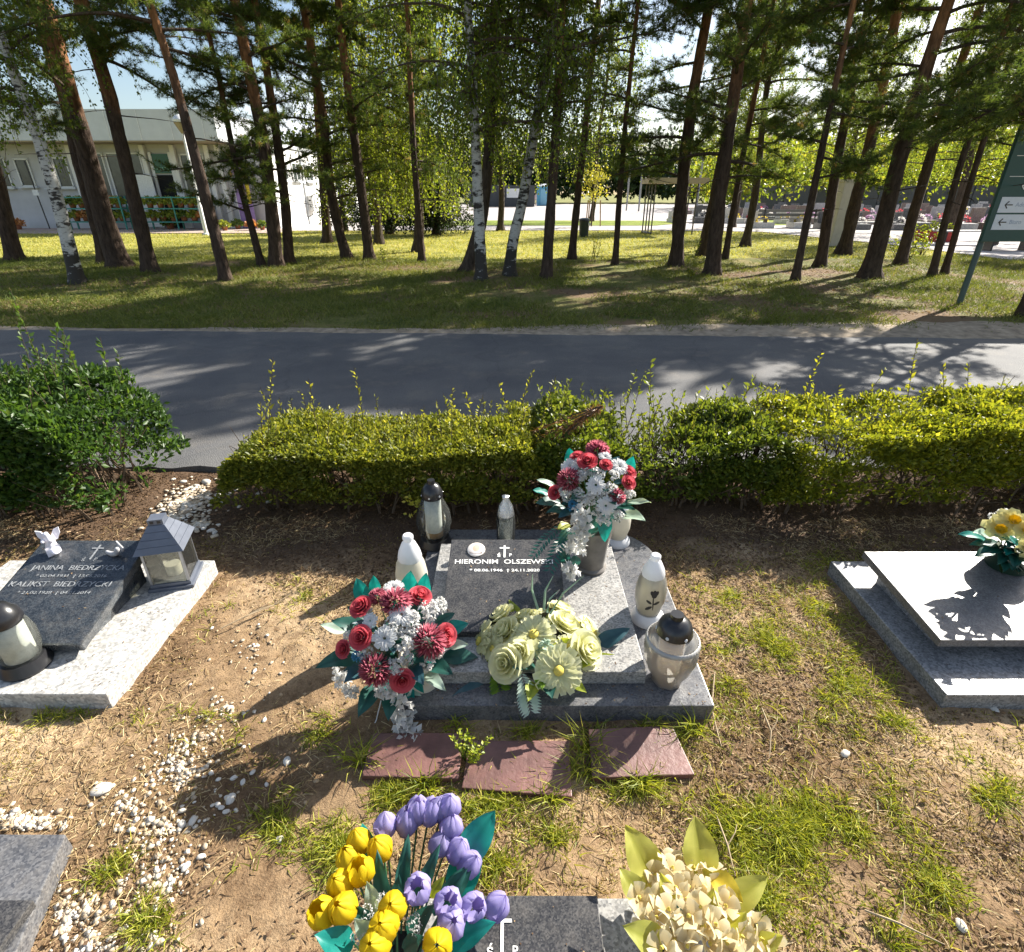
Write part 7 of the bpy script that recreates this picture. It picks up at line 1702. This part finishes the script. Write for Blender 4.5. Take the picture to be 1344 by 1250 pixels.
# staked young tree
b = G(776, 298); yt = thing('young_tree', 'young yellow-leaved tree tied to three stakes by the bin', 'tree', (b.x, b.y, 0.03))
m = MB(); m.tube([(0, 0, 0), (0.02, 0, 1.4), (0, 0, 3.0)], [0.04, 0.035, 0.015], 7); m.build('trunk', M_TWIG, yt)
for k in range(3):
    a = k * 2.094; m = MB(); m.tube([(0.5 * math.cos(a), 0.5 * math.sin(a), 0), (0.42 * math.cos(a), 0.42 * math.sin(a), 1.3)], 0.035, 6); m.build('stake', plain('stake wood', (0.32, 0.22, 0.12), 0.8, 0.2), yt)
u = rng.normal(size=(900, 3)); u = unit(u) * (rng.random((900, 1)) ** .45) * np.array([[0.95, 0.95, 1.0]]) + np.array([[0, 0, 2.2]])
u = u[fbm(u[:, 0] + u[:, 1], u[:, 2], 2.5, 3, 71) > 0.36]
tag(link_mesh('crown', leaves_mesh('crown', u, rng.normal(size=u.shape), .15, .10, .2), leafy('yellowing leaves', [(0, (0.20, 0.20, 0.03)), (1, (0.40, 0.36, 0.06))], .4), yt), kind='stuff')
# dark container with a white notice, blue cabin, people
b = G(668, 272); ct = thing('container', 'dark waste container with a white notice across the plaza', 'container', (b.x - 1, b.y, 0.02))
m = MB(); m.box((0, 0, 1.35), (9.0, 2.4, 2.6)); m.build('shell', plain('dark container', (0.05, 0.055, 0.06), 0.6, 0.4), ct)
for k in range(8): m = MB(); m.box((-4 + k * 1.12, -1.23, 1.35), (0.12, 0.06, 2.5)); m.build('rib', MATS['dark container'], ct)
m = MB(); m.box((1.6, -1.28, 1.7), (1.8, 0.04, 1.1)); m.build('notice', M_FRAME, ct)
b = G(714, 270.5); bc = thing('portable_toilet', 'blue portable toilet cabin across the plaza', 'cabin', (b.x, b.y, 0.02))
M_BLUEC = plain('blue plastic', (0.10, 0.36, 0.52), 0.5, 0.4)
m = MB(); m.box((0, 0, 1.3), (2.2, 1.8, 2.6)); m.build('wall', M_BLUEC, bc, bevel=0.05)
m = MB(); m.box((0, -0.93, 1.2), (1.2, 0.06, 2.1)); dd_ = m.build('door', plain('pale blue door', (0.22, 0.46, 0.60), 0.5, 0.4), bc); m = MB(); m.box((0.4, -0.98, 1.2), (0.1, 0.06, 0.25)); m.build('handle', M_FRAME, dd_)
m = MB(); m.lathe([(1.2, 2.6), (1.2, 2.68), (0.4, 2.95), (0.001, 2.95)], 12); m.build('roof', M_FRAME, bc)
def person(label, px, py, h, cl, legs, pose=0.0, face=0.0):
    b = G(px, py); t = thing('person', label, 'person', (b.x, b.y, 0.02), face)
    s = h / 1.75
    V = [(0, 0, 0.95), (0, 0, 1.2), (0, 0, 1.42), (0, 0, 1.52), (0, 0, 1.66), (0.09, 0, 0.9), (0.11, 0.10 * pose, 0.5), (0.11, -0.12 * pose + 0.02, 0.07), (0.11, -0.12 * pose - 0.12, 0.03), (-0.09, 0, 0.9), (-0.11, -0.12 * pose, 0.5), (-0.11, 0.14 * pose, 0.07), (-0.11, 0.14 * pose - 0.12, 0.03),
         (0.2, 0, 1.40), (0.25, -0.04, 1.12), (0.24, -0.14, 0.86), (-0.2, 0, 1.40), (-0.25, 0.03, 1.12), (-0.24, -0.04, 0.86)]
    E = [(0, 1), (1, 2), (2, 3), (3, 4), (0, 5), (5, 6), (6, 7), (7, 8), (0, 9), (9, 10), (10, 11), (11, 12), (2, 13), (13, 14), (14, 15), (2, 16), (16, 17), (17, 18)]
    Rr = [.15, .145, .15, .06, .105, .095, .07, .05, .045, .095, .07, .05, .045, .065, .05, .04, .065, .05, .04]
    o = skinned('body', [tuple(c * s for c in v) for v in V], E, [r * s for r in Rr], cl, t, 1)
    o.data.materials.append(legs); o.data.materials.append(plain('skin', (0.48, 0.30, 0.22), 0.6, 0.3))
    for p in o.data.polygons:
        z = p.center.z / s
        p.material_index = 1 if z < 0.92 and abs(p.center.x / s) < 0.19 else (2 if z > 1.47 or (z < 0.9) else 0)
    m = MB(); m.lathe([(0.112 * s, 1.66 * s), (0.115 * s, 1.72 * s), (0.08 * s, 1.78 * s), (0.001, 1.79 * s)], 12, M=Matrix.Translation((0, 0.02, 0))); m.build('hair', plain('brown hair', (0.08, 0.05, 0.03), 0.7, 0.3), t, smooth=True)
person('walking person in pale pink top across the plaza', 703, 270, 1.7, plain('pink top', (0.62, 0.40, 0.38), 0.8, 0.2), plain('beige trousers', (0.45, 0.36, 0.30), 0.8, 0.2), 1.0, 2.6)
person('person in dark clothes near the blue cabin', 696, 269.5, 1.75, plain('dark jacket', (0.08, 0.09, 0.12), 0.8, 0.2), plain('dark trousers', (0.05, 0.05, 0.07), 0.8, 0.2), 0.4, 0.4)
# long grey cemetery wall and slim posts in the far distance
wl_ = thing('boundary_wall', 'long grey wall behind the distant graves', 'wall', (34, 66, 0))
for k in range(4, 12): m = MB(); m.box((-27.5 + k * 5, 0, 1.2), (4.9, 0.3, 2.4)); m.build('panel', plain('grey wall panel', (0.12, 0.12, 0.12), 0.9, 0.2, var=0.2), wl_)
for px, py, h in ((822, 277, 4.2), (838, 278, 4.0), (913, 280, 4.5)):
    b = G(px, py); t = thing('slim_post', 'slim grey post on the plaza %s' % {822: 'left of the shelter', 838: 'nearest to the shelter roof', 913: 'right of the dark leaning pine'}[px], 'post', (b.x, b.y, 0.02)); m = MB(); m.tube([(0, 0, 0), (0, 0, h)], 0.09, 8); m.build('post', plain('grey post', (0.25, 0.25, 0.24), 0.6, 0.4), t); m = MB(); m.box((0, 0, h + 0.08), (0.3, 0.3, 0.16)); m.build('cap', MATS['grey post'], t)
